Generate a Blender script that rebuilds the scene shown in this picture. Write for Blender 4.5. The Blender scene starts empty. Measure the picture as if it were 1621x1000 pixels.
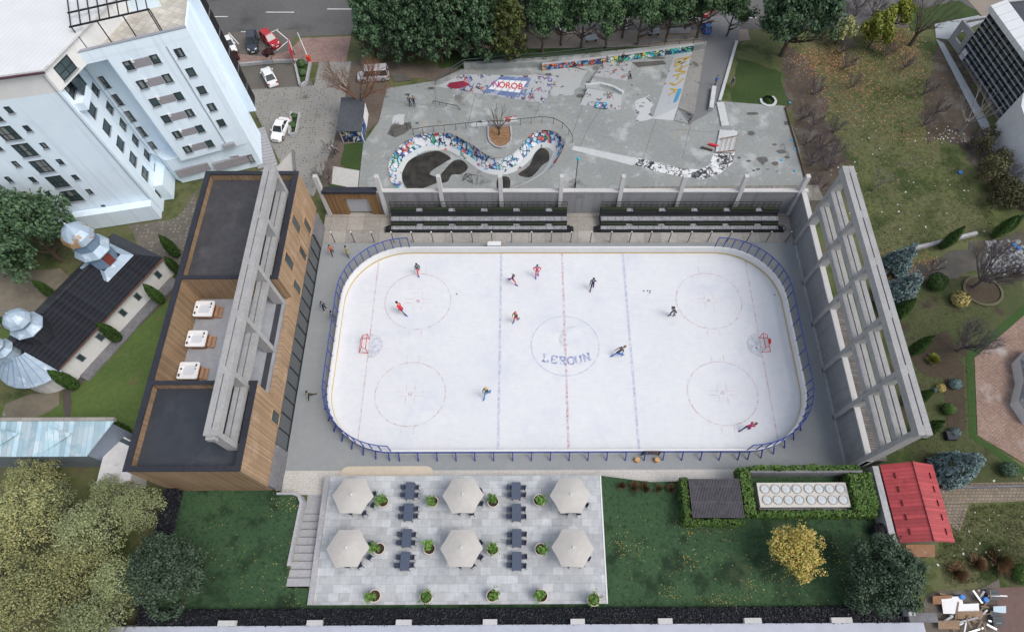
import bpy, bmesh, math, random
from mathutils import Vector, Matrix
R=random.Random(7)
S=bpy.context.scene; C=S.collection
rad=math.radians; PI=math.pi
# ---------------------------------------------------------------- camera
CP=Vector((-5.3133,-35.8297,61.0149)); FOC=831.756; PPX,PPY=836.46,690.32
def rx(t): return Matrix.Rotation(t,3,'X')
def rz(t): return Matrix.Rotation(t,3,'Z')
CM=rz(-0.0165156)@rx(0.3601457)@rz(0.0124446)
cam=bpy.data.cameras.new('camera'); co=bpy.data.objects.new('camera',cam); C.objects.link(co)
co.matrix_world=Matrix.Translation(CP)@CM.to_4x4()
cam.sensor_width=36; cam.lens=36*FOC/1621; cam.shift_x=(810.5-PPX)/1621; cam.shift_y=(PPY-500)/1621
cam.clip_end=2000; S.camera=co
def ray(px,py): return CM@Vector(((px-PPX)/FOC,-(py-PPY)/FOC,-1))
def G(px,py,z=0.0):                       # point of the photograph -> real point at height z
    d=ray(px,py); t=(z-CP.z)/d.z; p=CP+d*t; return Vector((p.x,p.y,z))
# ---------------------------------------------------------------- light
w=bpy.data.worlds.new('World'); S.world=w; w.use_nodes=True
nt=w.node_tree; bg=nt.nodes['Background']; sk=nt.nodes.new('ShaderNodeTexSky'); sk.sky_type='NISHITA'
SUN_EL,SUN_AZ=rad(52),rad(112)             # from the east, behind cloud
sk.sun_disc=False; sk.sun_elevation=SUN_EL; sk.sun_rotation=SUN_AZ; sk.air_density=1.0; sk.dust_density=3.0; sk.ozone_density=1.2
hs_=nt.nodes.new('ShaderNodeHueSaturation'); hs_.inputs['Saturation'].default_value=.5; nt.links.new(sk.outputs[0],hs_.inputs['Color']); nt.links.new(hs_.outputs[0],bg.inputs[0]); bg.inputs[1].default_value=0.15
sd=bpy.data.lights.new('sun','SUN'); so=bpy.data.objects.new('sun',sd); C.objects.link(so)
sd.energy=0.85; sd.angle=rad(30); sd.color=(1,.95,.88)
so.rotation_euler=Vector((math.sin(SUN_AZ)*math.cos(SUN_EL),math.cos(SUN_AZ)*math.cos(SUN_EL),math.sin(SUN_EL))).to_track_quat('Z','Y').to_euler()
S.view_settings.view_transform='Standard'; S.view_settings.look='None'; S.view_settings.gamma=1; S.view_settings.exposure=0.52
# ---------------------------------------------------------------- materials
MATS={}
def mat(name,col,col2=None,rough=.8,scale=2.,scale2=.25,amt=.5,metal=0,spec=.3,bump=0,stretch=None,alpha=None,bscale=None,emit=None):
    if name in MATS: return MATS[name]
    m=bpy.data.materials.new(name); m.use_nodes=True; n=m.node_tree.nodes; l=m.node_tree.links; b=n['Principled BSDF']; MATS[name]=m
    b.inputs['Roughness'].default_value=rough; b.inputs['Metallic'].default_value=metal; b.inputs['Specular IOR Level'].default_value=spec
    if col2 is None: col2=tuple(c*.75 for c in col)
    geo=n.new('ShaderNodeNewGeometry'); src=geo.outputs['Position']
    if stretch:
        mp=n.new('ShaderNodeMapping'); mp.inputs['Scale'].default_value=stretch; l.new(src,mp.inputs[0]); src=mp.outputs[0]
    t1=n.new('ShaderNodeTexNoise'); t1.inputs['Scale'].default_value=scale; t1.inputs['Detail'].default_value=5; l.new(src,t1.inputs['Vector'])
    t2=n.new('ShaderNodeTexNoise'); t2.inputs['Scale'].default_value=scale2; t2.inputs['Detail'].default_value=4; l.new(src,t2.inputs['Vector'])
    ad=n.new('ShaderNodeMath'); ad.operation='ADD'; l.new(t1.outputs[0],ad.inputs[0]); l.new(t2.outputs[0],ad.inputs[1])
    mr=n.new('ShaderNodeMapRange'); mr.inputs[1].default_value=1-.45*amt-.1; mr.inputs[2].default_value=1+.45*amt+.1
    mr.inputs[1].default_value=.78; mr.inputs[2].default_value=1.22; l.new(ad.outputs[0],mr.inputs[0])
    mx=n.new('ShaderNodeMix'); mx.data_type='RGBA'; mx.inputs[6].default_value=(*col,1); mx.inputs[7].default_value=(*col2,1); l.new(mr.outputs[0],mx.inputs[0])
    l.new(mx.outputs[2],b.inputs['Base Color'])
    if bump:
        bp=n.new('ShaderNodeBump'); bp.inputs['Strength'].default_value=bump; bp.inputs['Distance'].default_value=.05
        t3=n.new('ShaderNodeTexNoise'); t3.inputs['Scale'].default_value=bscale or scale*3; l.new(src,t3.inputs['Vector']); l.new(t3.outputs[0],bp.inputs['Height']); l.new(bp.outputs[0],b.inputs['Normal'])
    if alpha is not None: b.inputs['Alpha'].default_value=alpha
    m['mix']=mx.name
    return m
def stripes(m,vec,freq,dark,width=.12,jit=True):
    """thin joint lines across direction vec; freq per metre; board-to-board tone change"""
    n=m.node_tree.nodes; l=m.node_tree.links; b=n['Principled BSDF']; prev=b.inputs['Base Color'].links[0].from_socket
    geo=n.new('ShaderNodeNewGeometry'); d=n.new('ShaderNodeVectorMath'); d.operation='DOT_PRODUCT'; d.inputs[1].default_value=vec; l.new(geo.outputs['Position'],d.inputs[0])
    mu=n.new('ShaderNodeMath'); mu.operation='MULTIPLY'; mu.inputs[1].default_value=freq; l.new(d.outputs['Value'],mu.inputs[0])
    fr=n.new('ShaderNodeMath'); fr.operation='FRACT'; l.new(mu.outputs[0],fr.inputs[0])
    lt=n.new('ShaderNodeMath'); lt.operation='LESS_THAN'; lt.inputs[1].default_value=width; l.new(fr.outputs[0],lt.inputs[0])
    if jit:
        fl=n.new('ShaderNodeMath'); fl.operation='FLOOR'; l.new(mu.outputs[0],fl.inputs[0])
        wn=n.new('ShaderNodeTexWhiteNoise'); wn.noise_dimensions='1D'; l.new(fl.outputs[0],wn.inputs['W'])
        hs=n.new('ShaderNodeHueSaturation'); l.new(prev,hs.inputs['Color'])
        mr=n.new('ShaderNodeMapRange'); mr.inputs[3].default_value=.78; mr.inputs[4].default_value=1.2; l.new(wn.outputs[0],mr.inputs[0]); l.new(mr.outputs[0],hs.inputs['Value']); prev=hs.outputs[0]
    mx=n.new('ShaderNodeMix'); mx.data_type='RGBA'; l.new(lt.outputs[0],mx.inputs[0]); l.new(prev,mx.inputs[6]); mx.inputs[7].default_value=(*dark,1); l.new(mx.outputs[2],b.inputs['Base Color'])
    return m
def bricks(m,bw,bh,mortar,ms=.02,rot=0,c1=.85,c2=1.15,offset=.5,plane='xy'):
    n=m.node_tree.nodes; l=m.node_tree.links; b=n['Principled BSDF']; prev=b.inputs['Base Color'].links[0].from_socket
    geo=n.new('ShaderNodeNewGeometry'); mp=n.new('ShaderNodeMapping'); mp.inputs['Rotation'].default_value=(0,0,rot); l.new(geo.outputs['Position'],mp.inputs[0])
    br=n.new('ShaderNodeTexBrick'); br.offset=offset; br.inputs['Scale'].default_value=1; br.inputs['Brick Width'].default_value=bw; br.inputs['Row Height'].default_value=bh; br.inputs['Mortar Size'].default_value=ms
    br.inputs['Color1'].default_value=(c1,c1,c1,1); br.inputs['Color2'].default_value=(c2,c2,c2,1); br.inputs['Mortar'].default_value=(*mortar,1); l.new(mp.outputs[0],br.inputs['Vector'])
    mx=n.new('ShaderNodeMix'); mx.data_type='RGBA'; mx.blend_type='MULTIPLY'; mx.inputs[0].default_value=1; l.new(prev,mx.inputs[6]); l.new(br.outputs['Color'],mx.inputs[7]); l.new(mx.outputs[2],b.inputs['Base Color'])
    return m
def patches(m,col,scale,lo,hi,det=6,seed=0.):
    """blotches of another colour with a shape of their own (dirt, moss, worn paint)"""
    n=m.node_tree.nodes; l=m.node_tree.links; b=n['Principled BSDF']; prev=b.inputs['Base Color'].links[0].from_socket
    geo=n.new('ShaderNodeNewGeometry'); t=n.new('ShaderNodeTexNoise'); t.noise_dimensions='4D'; t.inputs['W'].default_value=seed; t.inputs['Scale'].default_value=scale; t.inputs['Detail'].default_value=det; t.inputs['Roughness'].default_value=.65; l.new(geo.outputs['Position'],t.inputs['Vector'])
    mr=n.new('ShaderNodeMapRange'); mr.inputs[1].default_value=lo; mr.inputs[2].default_value=hi; l.new(t.outputs[0],mr.inputs[0])
    mx=n.new('ShaderNodeMix'); mx.data_type='RGBA'; l.new(mr.outputs[0],mx.inputs[0]); l.new(prev,mx.inputs[6]); mx.inputs[7].default_value=(*col,1); l.new(mx.outputs[2],b.inputs['Base Color'])
    return m
def streak(m,col,amt=.55):
    """vertical rain streaks"""
    n=m.node_tree.nodes; l=m.node_tree.links; b=n['Principled BSDF']; prev=b.inputs['Base Color'].links[0].from_socket
    geo=n.new('ShaderNodeNewGeometry'); mp=n.new('ShaderNodeMapping'); mp.inputs['Scale'].default_value=(1.6,1.6,.09); l.new(geo.outputs['Position'],mp.inputs[0])
    t=n.new('ShaderNodeTexNoise'); t.inputs['Scale'].default_value=1; t.inputs['Detail'].default_value=5; l.new(mp.outputs[0],t.inputs['Vector'])
    mr=n.new('ShaderNodeMapRange'); mr.inputs[1].default_value=.54; mr.inputs[2].default_value=.70; mr.inputs[4].default_value=amt; l.new(t.outputs[0],mr.inputs[0])
    mx=n.new('ShaderNodeMix'); mx.data_type='RGBA'; l.new(mr.outputs[0],mx.inputs[0]); l.new(prev,mx.inputs[6]); mx.inputs[7].default_value=(*col,1); l.new(mx.outputs[2],b.inputs['Base Color']); return m
def leafmat(name,cols,rough=.65,sub=.12):
    m=bpy.data.materials.new(name); m.use_nodes=True; n=m.node_tree.nodes; l=m.node_tree.links; b=n['Principled BSDF']; MATS[name]=m
    geo=n.new('ShaderNodeNewGeometry'); cr=n.new('ShaderNodeValToRGB'); l.new(geo.outputs['Random Per Island'],cr.inputs[0])
    e=cr.color_ramp.elements; e[0].position=0; e[0].color=(*cols[0],1); e[1].position=1; e[1].color=(*cols[-1],1)
    for i in range(1,len(cols)-1): x=e.new(i/(len(cols)-1)); x.color=(*cols[i],1)
    oi=n.new('ShaderNodeObjectInfo'); hs=n.new('ShaderNodeHueSaturation'); mr=n.new('ShaderNodeMapRange'); mr.inputs[3].default_value=.8; mr.inputs[4].default_value=1.25
    l.new(oi.outputs['Random'],mr.inputs[0]); l.new(mr.outputs[0],hs.inputs['Value']); l.new(cr.outputs[0],hs.inputs['Color']); l.new(hs.outputs[0],b.inputs['Base Color'])
    b.inputs['Roughness'].default_value=rough; b.inputs['Specular IOR Level'].default_value=.25
    return m
def graffiti(name,base,cols,scale,thr=.5,seed=0.):
    """sprayed colour shapes: voronoi cells warped by noise, with black outlines"""
    m=bpy.data.materials.new(name); m.use_nodes=True; n=m.node_tree.nodes; l=m.node_tree.links; b=n['Principled BSDF']; MATS[name]=m
    geo=n.new('ShaderNodeNewGeometry'); nz=n.new('ShaderNodeTexNoise'); nz.inputs['Scale'].default_value=scale*1.3; nz.inputs['Detail'].default_value=3; l.new(geo.outputs['Position'],nz.inputs['Vector'])
    mxv=n.new('ShaderNodeVectorMath'); mxv.operation='MULTIPLY_ADD'; mxv.inputs[1].default_value=(.9/scale,)*3; l.new(nz.outputs['Color'],mxv.inputs[0]); l.new(geo.outputs['Position'],mxv.inputs[2])
    vo=n.new('ShaderNodeTexVoronoi'); vo.inputs['Scale'].default_value=scale; l.new(mxv.outputs[0],vo.inputs['Vector'])
    sp=n.new('ShaderNodeSeparateColor'); l.new(vo.outputs['Color'],sp.inputs[0])
    cr=n.new('ShaderNodeValToRGB'); cr.color_ramp.interpolation='CONSTANT'; l.new(sp.outputs[0],cr.inputs[0]); e=cr.color_ramp.elements
    e[0].position=0; e[0].color=(*cols[0],1); e[1].position=1/len(cols); e[1].color=(*cols[1],1)
    for i in range(2,len(cols)): x=e.new(i/len(cols)); x.color=(*cols[i],1)
    ve=n.new('ShaderNodeTexVoronoi'); ve.feature='DISTANCE_TO_EDGE'; ve.inputs['Scale'].default_value=scale*.8; l.new(mxv.outputs[0],ve.inputs['Vector'])
    lt=n.new('ShaderNodeMath'); lt.operation='LESS_THAN'; lt.inputs[1].default_value=.07; l.new(ve.outputs['Distance'],lt.inputs[0])
    m1=n.new('ShaderNodeMix'); m1.data_type='RGBA'; l.new(lt.outputs[0],m1.inputs[0]); l.new(cr.outputs[0],m1.inputs[6]); m1.inputs[7].default_value=(.015,.015,.03,1)
    n2=n.new('ShaderNodeTexNoise'); n2.noise_dimensions='4D'; n2.inputs['W'].default_value=seed; n2.inputs['Scale'].default_value=scale*.45; n2.inputs['Detail'].default_value=5; l.new(geo.outputs['Position'],n2.inputs['Vector'])
    gt=n.new('ShaderNodeMapRange'); gt.inputs[1].default_value=thr-.02; gt.inputs[2].default_value=thr+.02; l.new(n2.outputs[0],gt.inputs[0])
    m2=n.new('ShaderNodeMix'); m2.data_type='RGBA'; l.new(gt.outputs[0],m2.inputs[0]); l.new(m1.outputs[2],m2.inputs[6]); m2.inputs[7].default_value=(*base,1); l.new(m2.outputs[2],b.inputs['Base Color'])
    b.inputs['Roughness'].default_value=.7
    return m
# ---------------------------------------------------------------- mesh builder
XF={}
class MB:
    def __init__(s): s.v=[]; s.f=[]; s.m=[]; s.k=0
    def face(s,pts,k=None):
        i=len(s.v); s.v+= [tuple(p) for p in pts]; s.f.append(tuple(range(i,i+len(pts)))); s.m.append(s.k if k is None else k)
    def hexa(s,p,k=None):                     # 8 points: bottom 4 ccw, top 4 ccw
        i=len(s.v); s.v+=[tuple(q) for q in p]
        for q in ((3,2,1,0),(4,5,6,7),(0,1,5,4),(1,2,6,5),(2,3,7,6),(3,0,4,7)): s.f.append(tuple(i+a for a in q)); s.m.append(s.k if k is None else k)
        return s
    def box(s,x0,x1,y0,y1,z0,z1,k=None): return s.hexa([(x0,y0,z0),(x1,y0,z0),(x1,y1,z0),(x0,y1,z0),(x0,y0,z1),(x1,y0,z1),(x1,y1,z1),(x0,y1,z1)],k)
    def abox(s,O,U,N,u0,u1,n0,n1,z0,z1,k=None):   # box along horizontal axes U,N
        O=Vector(O)
        P=lambda u,n,z:O+U*u+N*n+Vector((0,0,z))
        return s.hexa([P(u0,n0,z0),P(u1,n0,z0),P(u1,n1,z0),P(u0,n1,z0),P(u0,n0,z1),P(u1,n0,z1),P(u1,n1,z1),P(u0,n1,z1)],k)
    def bar(s,p,q,w,h=None,k=None,up=(0,0,1)):
        p=Vector(p); q=Vector(q); h=h or w; d=(q-p).normalized(); u=Vector(up)
        if abs(d.dot(u))>.99: u=Vector((0,1,0))
        a=d.cross(u).normalized()*(w/2); b=a.cross(d).normalized()*(h/2)
        return s.hexa([p-a-b,p+a-b,q+a-b,q-a-b,p-a+b,p+a+b,q+a+b,q-a+b],k)
    def tube(s,pts,r,n=6,k=None,cap=True):
        pts=[Vector(p) for p in pts]; rr=r if isinstance(r,(list,tuple)) else [r]*len(pts); base=len(s.v); kk=s.k if k is None else k
        for i,p in enumerate(pts):
            d=(pts[min(i+1,len(pts)-1)]-pts[max(i-1,0)]).normalized(); u=Vector((0,0,1)) if abs(d.z)<.95 else Vector((1,0,0))
            a=d.cross(u).normalized(); b=a.cross(d)
            for j in range(n): t=2*PI*j/n; s.v.append(tuple(p+(a*math.cos(t)+b*math.sin(t))*rr[i]))
        for i in range(len(pts)-1):
            for j in range(n): s.f.append((base+i*n+j,base+i*n+(j+1)%n,base+(i+1)*n+(j+1)%n,base+(i+1)*n+j)); s.m.append(kk)
        if cap:
            s.f.append(tuple(base+j for j in range(n))[::-1]); s.m.append(kk); e=base+(len(pts)-1)*n; s.f.append(tuple(e+j for j in range(n))); s.m.append(kk)
        return s
    def lathe(s,c,prof,n=16,k=None,cap=True,ph=0):    # prof: (r,z) list, c centre
        base=len(s.v); kk=s.k if k is None else k; c=Vector(c)
        for r,z in prof:
            for j in range(n): t=2*PI*j/n+ph; s.v.append((c.x+r*math.cos(t),c.y+r*math.sin(t),c.z+z))
        for i in range(len(prof)-1):
            for j in range(n): s.f.append((base+i*n+j,base+i*n+(j+1)%n,base+(i+1)*n+(j+1)%n,base+(i+1)*n+j)); s.m.append(kk)
        if cap: s.f.append(tuple(base+j for j in range(n))[::-1]); s.m.append(kk); e=base+(len(prof)-1)*n; s.f.append(tuple(e+j for j in range(n))); s.m.append(kk)
        return s
    def prism(s,poly,z0,z1,k=None,kt=None):
        n=len(poly); b=len(s.v); kk=s.k if k is None else k
        a=sum(poly[i][0]*poly[(i+1)%n][1]-poly[(i+1)%n][0]*poly[i][1] for i in range(n))
        if a<0: poly=poly[::-1]
        s.v+=[(p[0],p[1],z0) for p in poly]+[(p[0],p[1],z1) for p in poly]
        s.f.append(tuple(range(b,b+n))[::-1]); s.m.append(kk); s.f.append(tuple(range(b+n,b+2*n))); s.m.append(kk if kt is None else kt)
        for i in range(n): j=(i+1)%n; s.f.append((b+i,b+j,b+n+j,b+n+i)); s.m.append(kk)
        return s
    def sheet(s,poly,z,k=None):
        n=len(poly); a=sum(poly[i][0]*poly[(i+1)%n][1]-poly[(i+1)%n][0]*poly[i][1] for i in range(n))
        if a<0: poly=poly[::-1]
        s.face([(p[0],p[1],z) for p in poly],k); return s
    def ribbon(s,path,w,z,k=None,closed=False):     # flat strip along a path
        P=[Vector((p[0],p[1],0)) for p in path]; n=len(P); L=[];Rr=[]
        for i in range(n):
            d=(P[(i+1)%n if closed else min(i+1,n-1)]-P[(i-1)%n if closed else max(i-1,0)]).normalized(); q=Vector((-d.y,d.x,0))*w/2; L.append(P[i]+q); Rr.append(P[i]-q)
        for i in range(n if closed else n-1):
            j=(i+1)%n; s.face([(Rr[i].x,Rr[i].y,z),(Rr[j].x,Rr[j].y,z),(L[j].x,L[j].y,z),(L[i].x,L[i].y,z)],k)
        return s
    def leaf(s,p,nrm,size,rng,asp=.6,k=0):
        p=Vector(p); n=nrm.normalized(); u=n.orthogonal().normalized(); t=rng.random()*6.28; a=u*math.cos(t)+n.cross(u)*math.sin(t); b=n.cross(a)
        a=a*size; b=b*size*asp
        i=len(s.v); s.v+=[tuple(p-a),tuple(p-b),tuple(p+a),tuple(p+b)]; s.f.append((i,i+1,i+2,i+3)); s.m.append(k)
    def build(s,name,mats,parent=None,smooth=False,label=None):
        me=bpy.data.meshes.new(name); vs=s.v
        if parent is not None and parent in XF: X=XF[parent]; vs=[tuple(X@Vector(v)) for v in vs]
        me.from_pydata(vs,[],s.f); mats=mats if isinstance(mats,(list,tuple)) else [mats]
        for m in mats: me.materials.append(m)
        if len(mats)>1: me.polygons.foreach_set('material_index',s.m)
        if smooth: me.polygons.foreach_set('use_smooth',[True]*len(me.polygons))
        me.update(); o=bpy.data.objects.new(name,me); C.objects.link(o)
        if parent is not None: o.parent=parent; XF[o]=XF.get(parent,Matrix())
        if label: o['label']=label
        return o
def tag(o,label,cat,group=None,kind=None):
    if label: o['label']=label
    if cat: o['category']=cat
    if group: o['group']=group
    if kind: o['kind']=kind
    return o
def thing(name,label,cat,loc=(0,0,0),rot=0,group=None):
    o=bpy.data.objects.new(name,None); C.objects.link(o); o.empty_display_size=.3; o.location=loc; o.rotation_euler=(0,0,rot); tag(o,label,cat,group)
    XF[o]=(Matrix.Translation(Vector(loc))@Matrix.Rotation(rot,4,'Z')).inverted(); return o
def struct(name,mb,m,label=None):
    o=mb.build(name,m); o['kind']='structure'; o['label']=label or name.replace('_',' '); o['category']=name.split('_')[-1]; return o
def dup(root,loc,rot=0,label=None,group=None,sc=1.0):
    r=root.copy(); C.objects.link(r); r.location=loc; r.rotation_euler=(0,0,rot); r.scale=(sc,)*3 if not isinstance(sc,tuple) else sc
    if label: r['label']=label
    if group: r['group']=group
    def rec(a,b):
        for ch in list(a.children):
            c=ch.copy(); C.objects.link(c); c.parent=b; rec(ch,c)
    rec(root,r); return r
def P2(pts,z=0): return [(G(x,y,z).x,G(x,y,z).y) for x,y in pts]
def JG(poly,amp=.5,step=1.4,seed=1):          # natural, ragged outline
    rng=random.Random(seed+len(poly)*13); o=[]; n=len(poly)
    for i in range(n):
        a=Vector((*poly[i][:2],0)); b=Vector((*poly[(i+1)%n][:2],0)); L=(b-a).length; k=max(1,min(60,int(L/step)))
        for j in range(k): p=a.lerp(b,j/k); o.append((p.x+rng.gauss(0,amp*.5),p.y+rng.gauss(0,amp*.5)))
    return o
def bil(mb,a,b,c,d,nu=14,nv=4):               # warped slope between edge a-b and edge c-d
    q=lambda i,j: a.lerp(b,i/nu).lerp(c.lerp(d,i/nu),j/nv)
    for i in range(nu):
        for j in range(nv): mb.face([q(i,j),q(i+1,j),q(i+1,j+1),q(i,j+1)])
def inpoly(x,y,poly):
    c=False; n=len(poly); j=n-1
    for i in range(n):
        xi,yi=poly[i][0],poly[i][1]; xj,yj=poly[j][0],poly[j][1]
        if (yi>y)!=(yj>y) and x<(xj-xi)*(y-yi)/(yj-yi)+xi: c=not c
        j=i
    return c
def U2(a): return Vector((math.cos(rad(a)),math.sin(rad(a)),0))
ORD=['first','second','third','fourth','fifth','sixth','seventh','eighth','ninth','tenth','eleventh','twelfth','thirteenth','fourteenth','fifteenth','sixteenth']
# ================================================================ common materials
conc=mat('concrete',(.40,.40,.41),(.30,.30,.31),rough=.85,scale=3,scale2=.3,bump=.1)
conc_d=mat('concrete_dark',(.20,.20,.21),(.13,.13,.14),rough=.85,scale=3,scale2=.4)
conc_frame=patches(mat('frame_concrete',(.35,.348,.345),(.285,.283,.28),rough=.8,scale=4,scale2=.5,bump=.06),(.27,.267,.265),.8,.54,.70)
black=mat('black_metal',(.02,.02,.025),(.012,.012,.015),rough=.5)
charcoal=mat('charcoal',(.03,.032,.042),(.022,.024,.032),rough=.55)
white=mat('white_paint',(.70,.70,.70),(.65,.65,.65),rough=.5)
wallw=patches(mat('white_render',(.72,.72,.71),(.67,.67,.66),rough=.85,scale=1.5,scale2=.15),(.66,.66,.64),.35,.58,.75)
glassd=mat('dark_glass',(.03,.045,.05),(.05,.075,.08),rough=.12,spec=.6,scale=.8,scale2=.3)
alu=mat('aluminium',(.55,.56,.58),(.48,.49,.5),rough=.35,metal=.7)
redp=mat('red_paint',(.55,.03,.03),(.48,.025,.025),rough=.35)
orange=mat('orange_plastic',(.8,.16,.03),(.7,.13,.02),rough=.5)
rubber=mat('rubber',(.02,.02,.02),(.03,.03,.03),rough=.85)
streak(wallw,(.56,.56,.55),.5)
# ================================================================ ground sheets
sk_poly=P2([(566,310),(575,228),(600,192),(612,140),(690,128),(735,108),(1118,70),(1168,66),(1140,160),(1185,164),(1243,168),(1262,225),(1278,290),(1282,310)])
HX0,HX1,HY0,HY1=-27.2,1.7,24.2,40.3
mgr=mat('meadow_ground',(.088,.108,.036),(.12,.118,.058),rough=.95,scale=1.8,scale2=.12,bump=.3)
patches(mgr,(.04,.062,.016),.16,.5,.6); patches(mgr,(.105,.085,.06),.3,.58,.68,seed=3); patches(mgr,(.15,.14,.11),5,.66,.7,det=3,seed=5)
g=MB()
for x0,x1,y0,y1 in ((-400,HX0,-300,500),(HX1,400,-300,500),(HX0,HX1,-300,HY0),(HX0,HX1,HY1,500)): g.face([(x0,y0,-.1),(x1,y0,-.1),(x1,y1,-.1),(x0,y1,-.1)])
struct('ground',g,mgr,'rough autumn grass ground around the ice rink')
asph=mat('asphalt',(.125,.122,.12),(.09,.088,.086),rough=.9,scale=5,scale2=.12); patches(asph,(.06,.058,.056),.12,.55,.7,seed=2)
struct('road',MB().sheet([(-140,61.2),(-46,61.2),(-35,61.9),(-20,62.3),(60,64),(160,66),(160,83),(-140,83)],-.075),asph,'grey asphalt street behind the pine trees')
rm=MB()
for px,py,L in ((338,26,5),(443,19,5),(540,14,5),(395,50,3)): p=G(px,py); rm.box(p.x-L/2,p.x+L/2,p.y-.09,p.y+.09,-.07,-.066)
rm.box(20,36,66.4,66.6,-.07,-.066)
struct('road_marking',rm,mat('road_paint',(.7,.7,.68),(.6,.6,.58)),'white dashed lane lines on the street')
brickp=mat('brick_paver',(.25,.165,.145),(.30,.21,.18),rough=.9,scale=6,scale2=.4); bricks(brickp,.5,.25,(.45,.4,.38),.02)
struct('pavement',MB().sheet(P2([(330,113),(374,106),(440,98),(482,99),(548,97),(556,57),(478,60),(458,80),(420,90),(375,85),(345,88)]),-.04),brickp,'red brick pavement between the street and the car park')
beige=mat('beige_paving',(.27,.23,.19),(.22,.19,.16),rough=.9,scale=3,scale2=.2)
struct('street_pavement',MB().sheet([(-30,57.5),(20,59.0),(34,60.5),(34,63.4),(-30,62.4)],-.045),beige,'beige pavement strip behind the row of pines')
pk=mat('parking_slats',(.17,.155,.135),(.13,.12,.105),rough=.9,scale=4); stripes(pk,(2.2,-2.2,0),1,(.06,.055,.05),.35,False)
struct('parking_bays',MB().sheet(P2([(372,106),(476,99),(497,136),(398,143)]),-.04).sheet(P2([(340,90),(350,52),(470,47),(458,80),(420,90)]),-.05),pk,'dark slatted parking bays beside the white tower')
gp=mat('grass_pavers',(.27,.26,.24),(.21,.205,.19),rough=.9,scale=4,scale2=.3)
def dots(m,sc,col,r,seed=0):
    n=m.node_tree.nodes; l=m.node_tree.links; b=n['Principled BSDF']; prev=b.inputs['Base Color'].links[0].from_socket
    geo=n.new('ShaderNodeNewGeometry'); vo=n.new('ShaderNodeTexVoronoi'); vo.inputs['Scale'].default_value=sc; vo.inputs['Randomness'].default_value=.35; l.new(geo.outputs['Position'],vo.inputs['Vector'])
    lt=n.new('ShaderNodeMath'); lt.operation='LESS_THAN'; lt.inputs[1].default_value=r; l.new(vo.outputs['Distance'],lt.inputs[0])
    mx=n.new('ShaderNodeMix'); mx.data_type='RGBA'; l.new(lt.outputs[0],mx.inputs[0]); l.new(prev,mx.inputs[6]); mx.inputs[7].default_value=(*col,1); l.new(mx.outputs[2],b.inputs['Base Color'])
dots(gp,1.9,(.085,.09,.05),.24); patches(gp,(.10,.10,.07),.35,.6,.68)
struct('car_park',MB().sheet(P2([(392,142),(497,135),(505,98),(556,97),(545,160),(528,225),(497,310),(470,312),(440,250),(405,180)]),-.035),gp,'grass paver car park in front of the white tower')
drt=mat('dirt',(.13,.105,.085),(.10,.08,.062),rough=.95,scale=2,scale2=.3,bump=.3)
struct('dirt_path',MB().sheet(JG(P2([(548,97),(620,100),(612,140),(600,190),(560,225),(528,300),(500,310),(528,225),(545,160)]),0.45),-.045).sheet(JG(P2([(640,125),(700,128),(740,108),(560,95),(560,110)]),0.45),-.05),drt,'bare brown earth strip beside the graffiti shed')
drt2=mat('field_earth',(.088,.068,.052),(.065,.05,.038),rough=.95,scale=2,scale2=.3,bump=.4); patches(drt2,(.13,.115,.10),.3,.5,.62); patches(drt2,(.07,.075,.03),.5,.58,.68,seed=4)
struct('field_edge',MB().sheet(JG(P2([(1236,70),(1290,95),(1310,190),(1330,240),(1345,300),(1300,315),(1282,300),(1262,225),(1243,160)]),1.0),-.08)
  .sheet(JG(P2([(1470,110),(1500,60),(1620,290),(1621,330),(1575,310),(1520,230),(1470,215),(1460,180)]),1.0),-.075),drt2,'bare earth strips along the edges of the field')
gm=mat('park_grass',(.028,.055,.014),(.045,.072,.02),rough=.95,scale=3,scale2=.25,bump=.3)
struct('park_lawn',MB().sheet([(-20.5,50),(8,53.6),(27.5,56.2),(27.5,60.0),(-19,58.4)],-.055).sheet(JG(P2([(1168,90),(1230,110),(1252,168),(1160,160)]),0.45),-.06)
  .sheet(JG(P2([(1430,18),(1520,0),(1560,24),(1500,35),(1445,50)]),0.45),-.06).sheet(JG(P2([(536,262),(548,228),(580,220),(590,240),(572,270)]),0.45),-.03).sheet(JG(P2([(515,296),(530,290),(570,296),(570,310),(510,310)]),0.45),-.03),gm,'dark green grass verge under the pines')
chl=mat('church_lawn_grass',(.095,.145,.038),(.07,.11,.03),rough=.95,scale=2,scale2=.2,bump=.3); patches(chl,(.125,.115,.05),.3,.56,.70)
struct('church_lawn',MB().sheet(JG(P2([(110,600),(275,470),(300,400),(330,560),(330,740),(100,680),(90,640)]),0.45),-.07).sheet(JG(P2([(0,520),(50,500),(60,560),(0,580)]),0.45),-.07).sheet(JG(P2([(-60,640),(110,640),(110,680),(-60,680)]),0.45),-.075),chl,'sloping lawn between the church and the wooden building')
yard=mat('church_yard',(.20,.175,.13),(.15,.13,.10),rough=.95,scale=1.2,scale2=.2,bump=.2); patches(yard,(.42,.41,.38),.7,.62,.68)
struct('yard',MB().sheet(JG(P2([(-30,430),(95,425),(120,440),(60,500),(-30,525)]),0.45),-.06).sheet(JG(P2([(5,640),(90,615),(95,640),(50,665),(5,660)]),0.45),-.055),yard,'bare sandy church yard')
struct('garden_path',MB().sheet(JG(P2([(97,612),(112,618),(112,672),(102,668)]),0.15),-.05).sheet(JG(P2([(100,610),(122,600),(272,440),(285,450),(150,590),(115,620)]),0.15),-.052),mat('path_brown',(.10,.085,.075),(.075,.065,.06),rough=.95,scale=3),'dark narrow path beside the church')
stn=mat('stone_yard',(.16,.145,.12),(.11,.10,.085),rough=.95,scale=2,bump=.4); dots(stn,1.6,(.23,.21,.18),.3)
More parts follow.
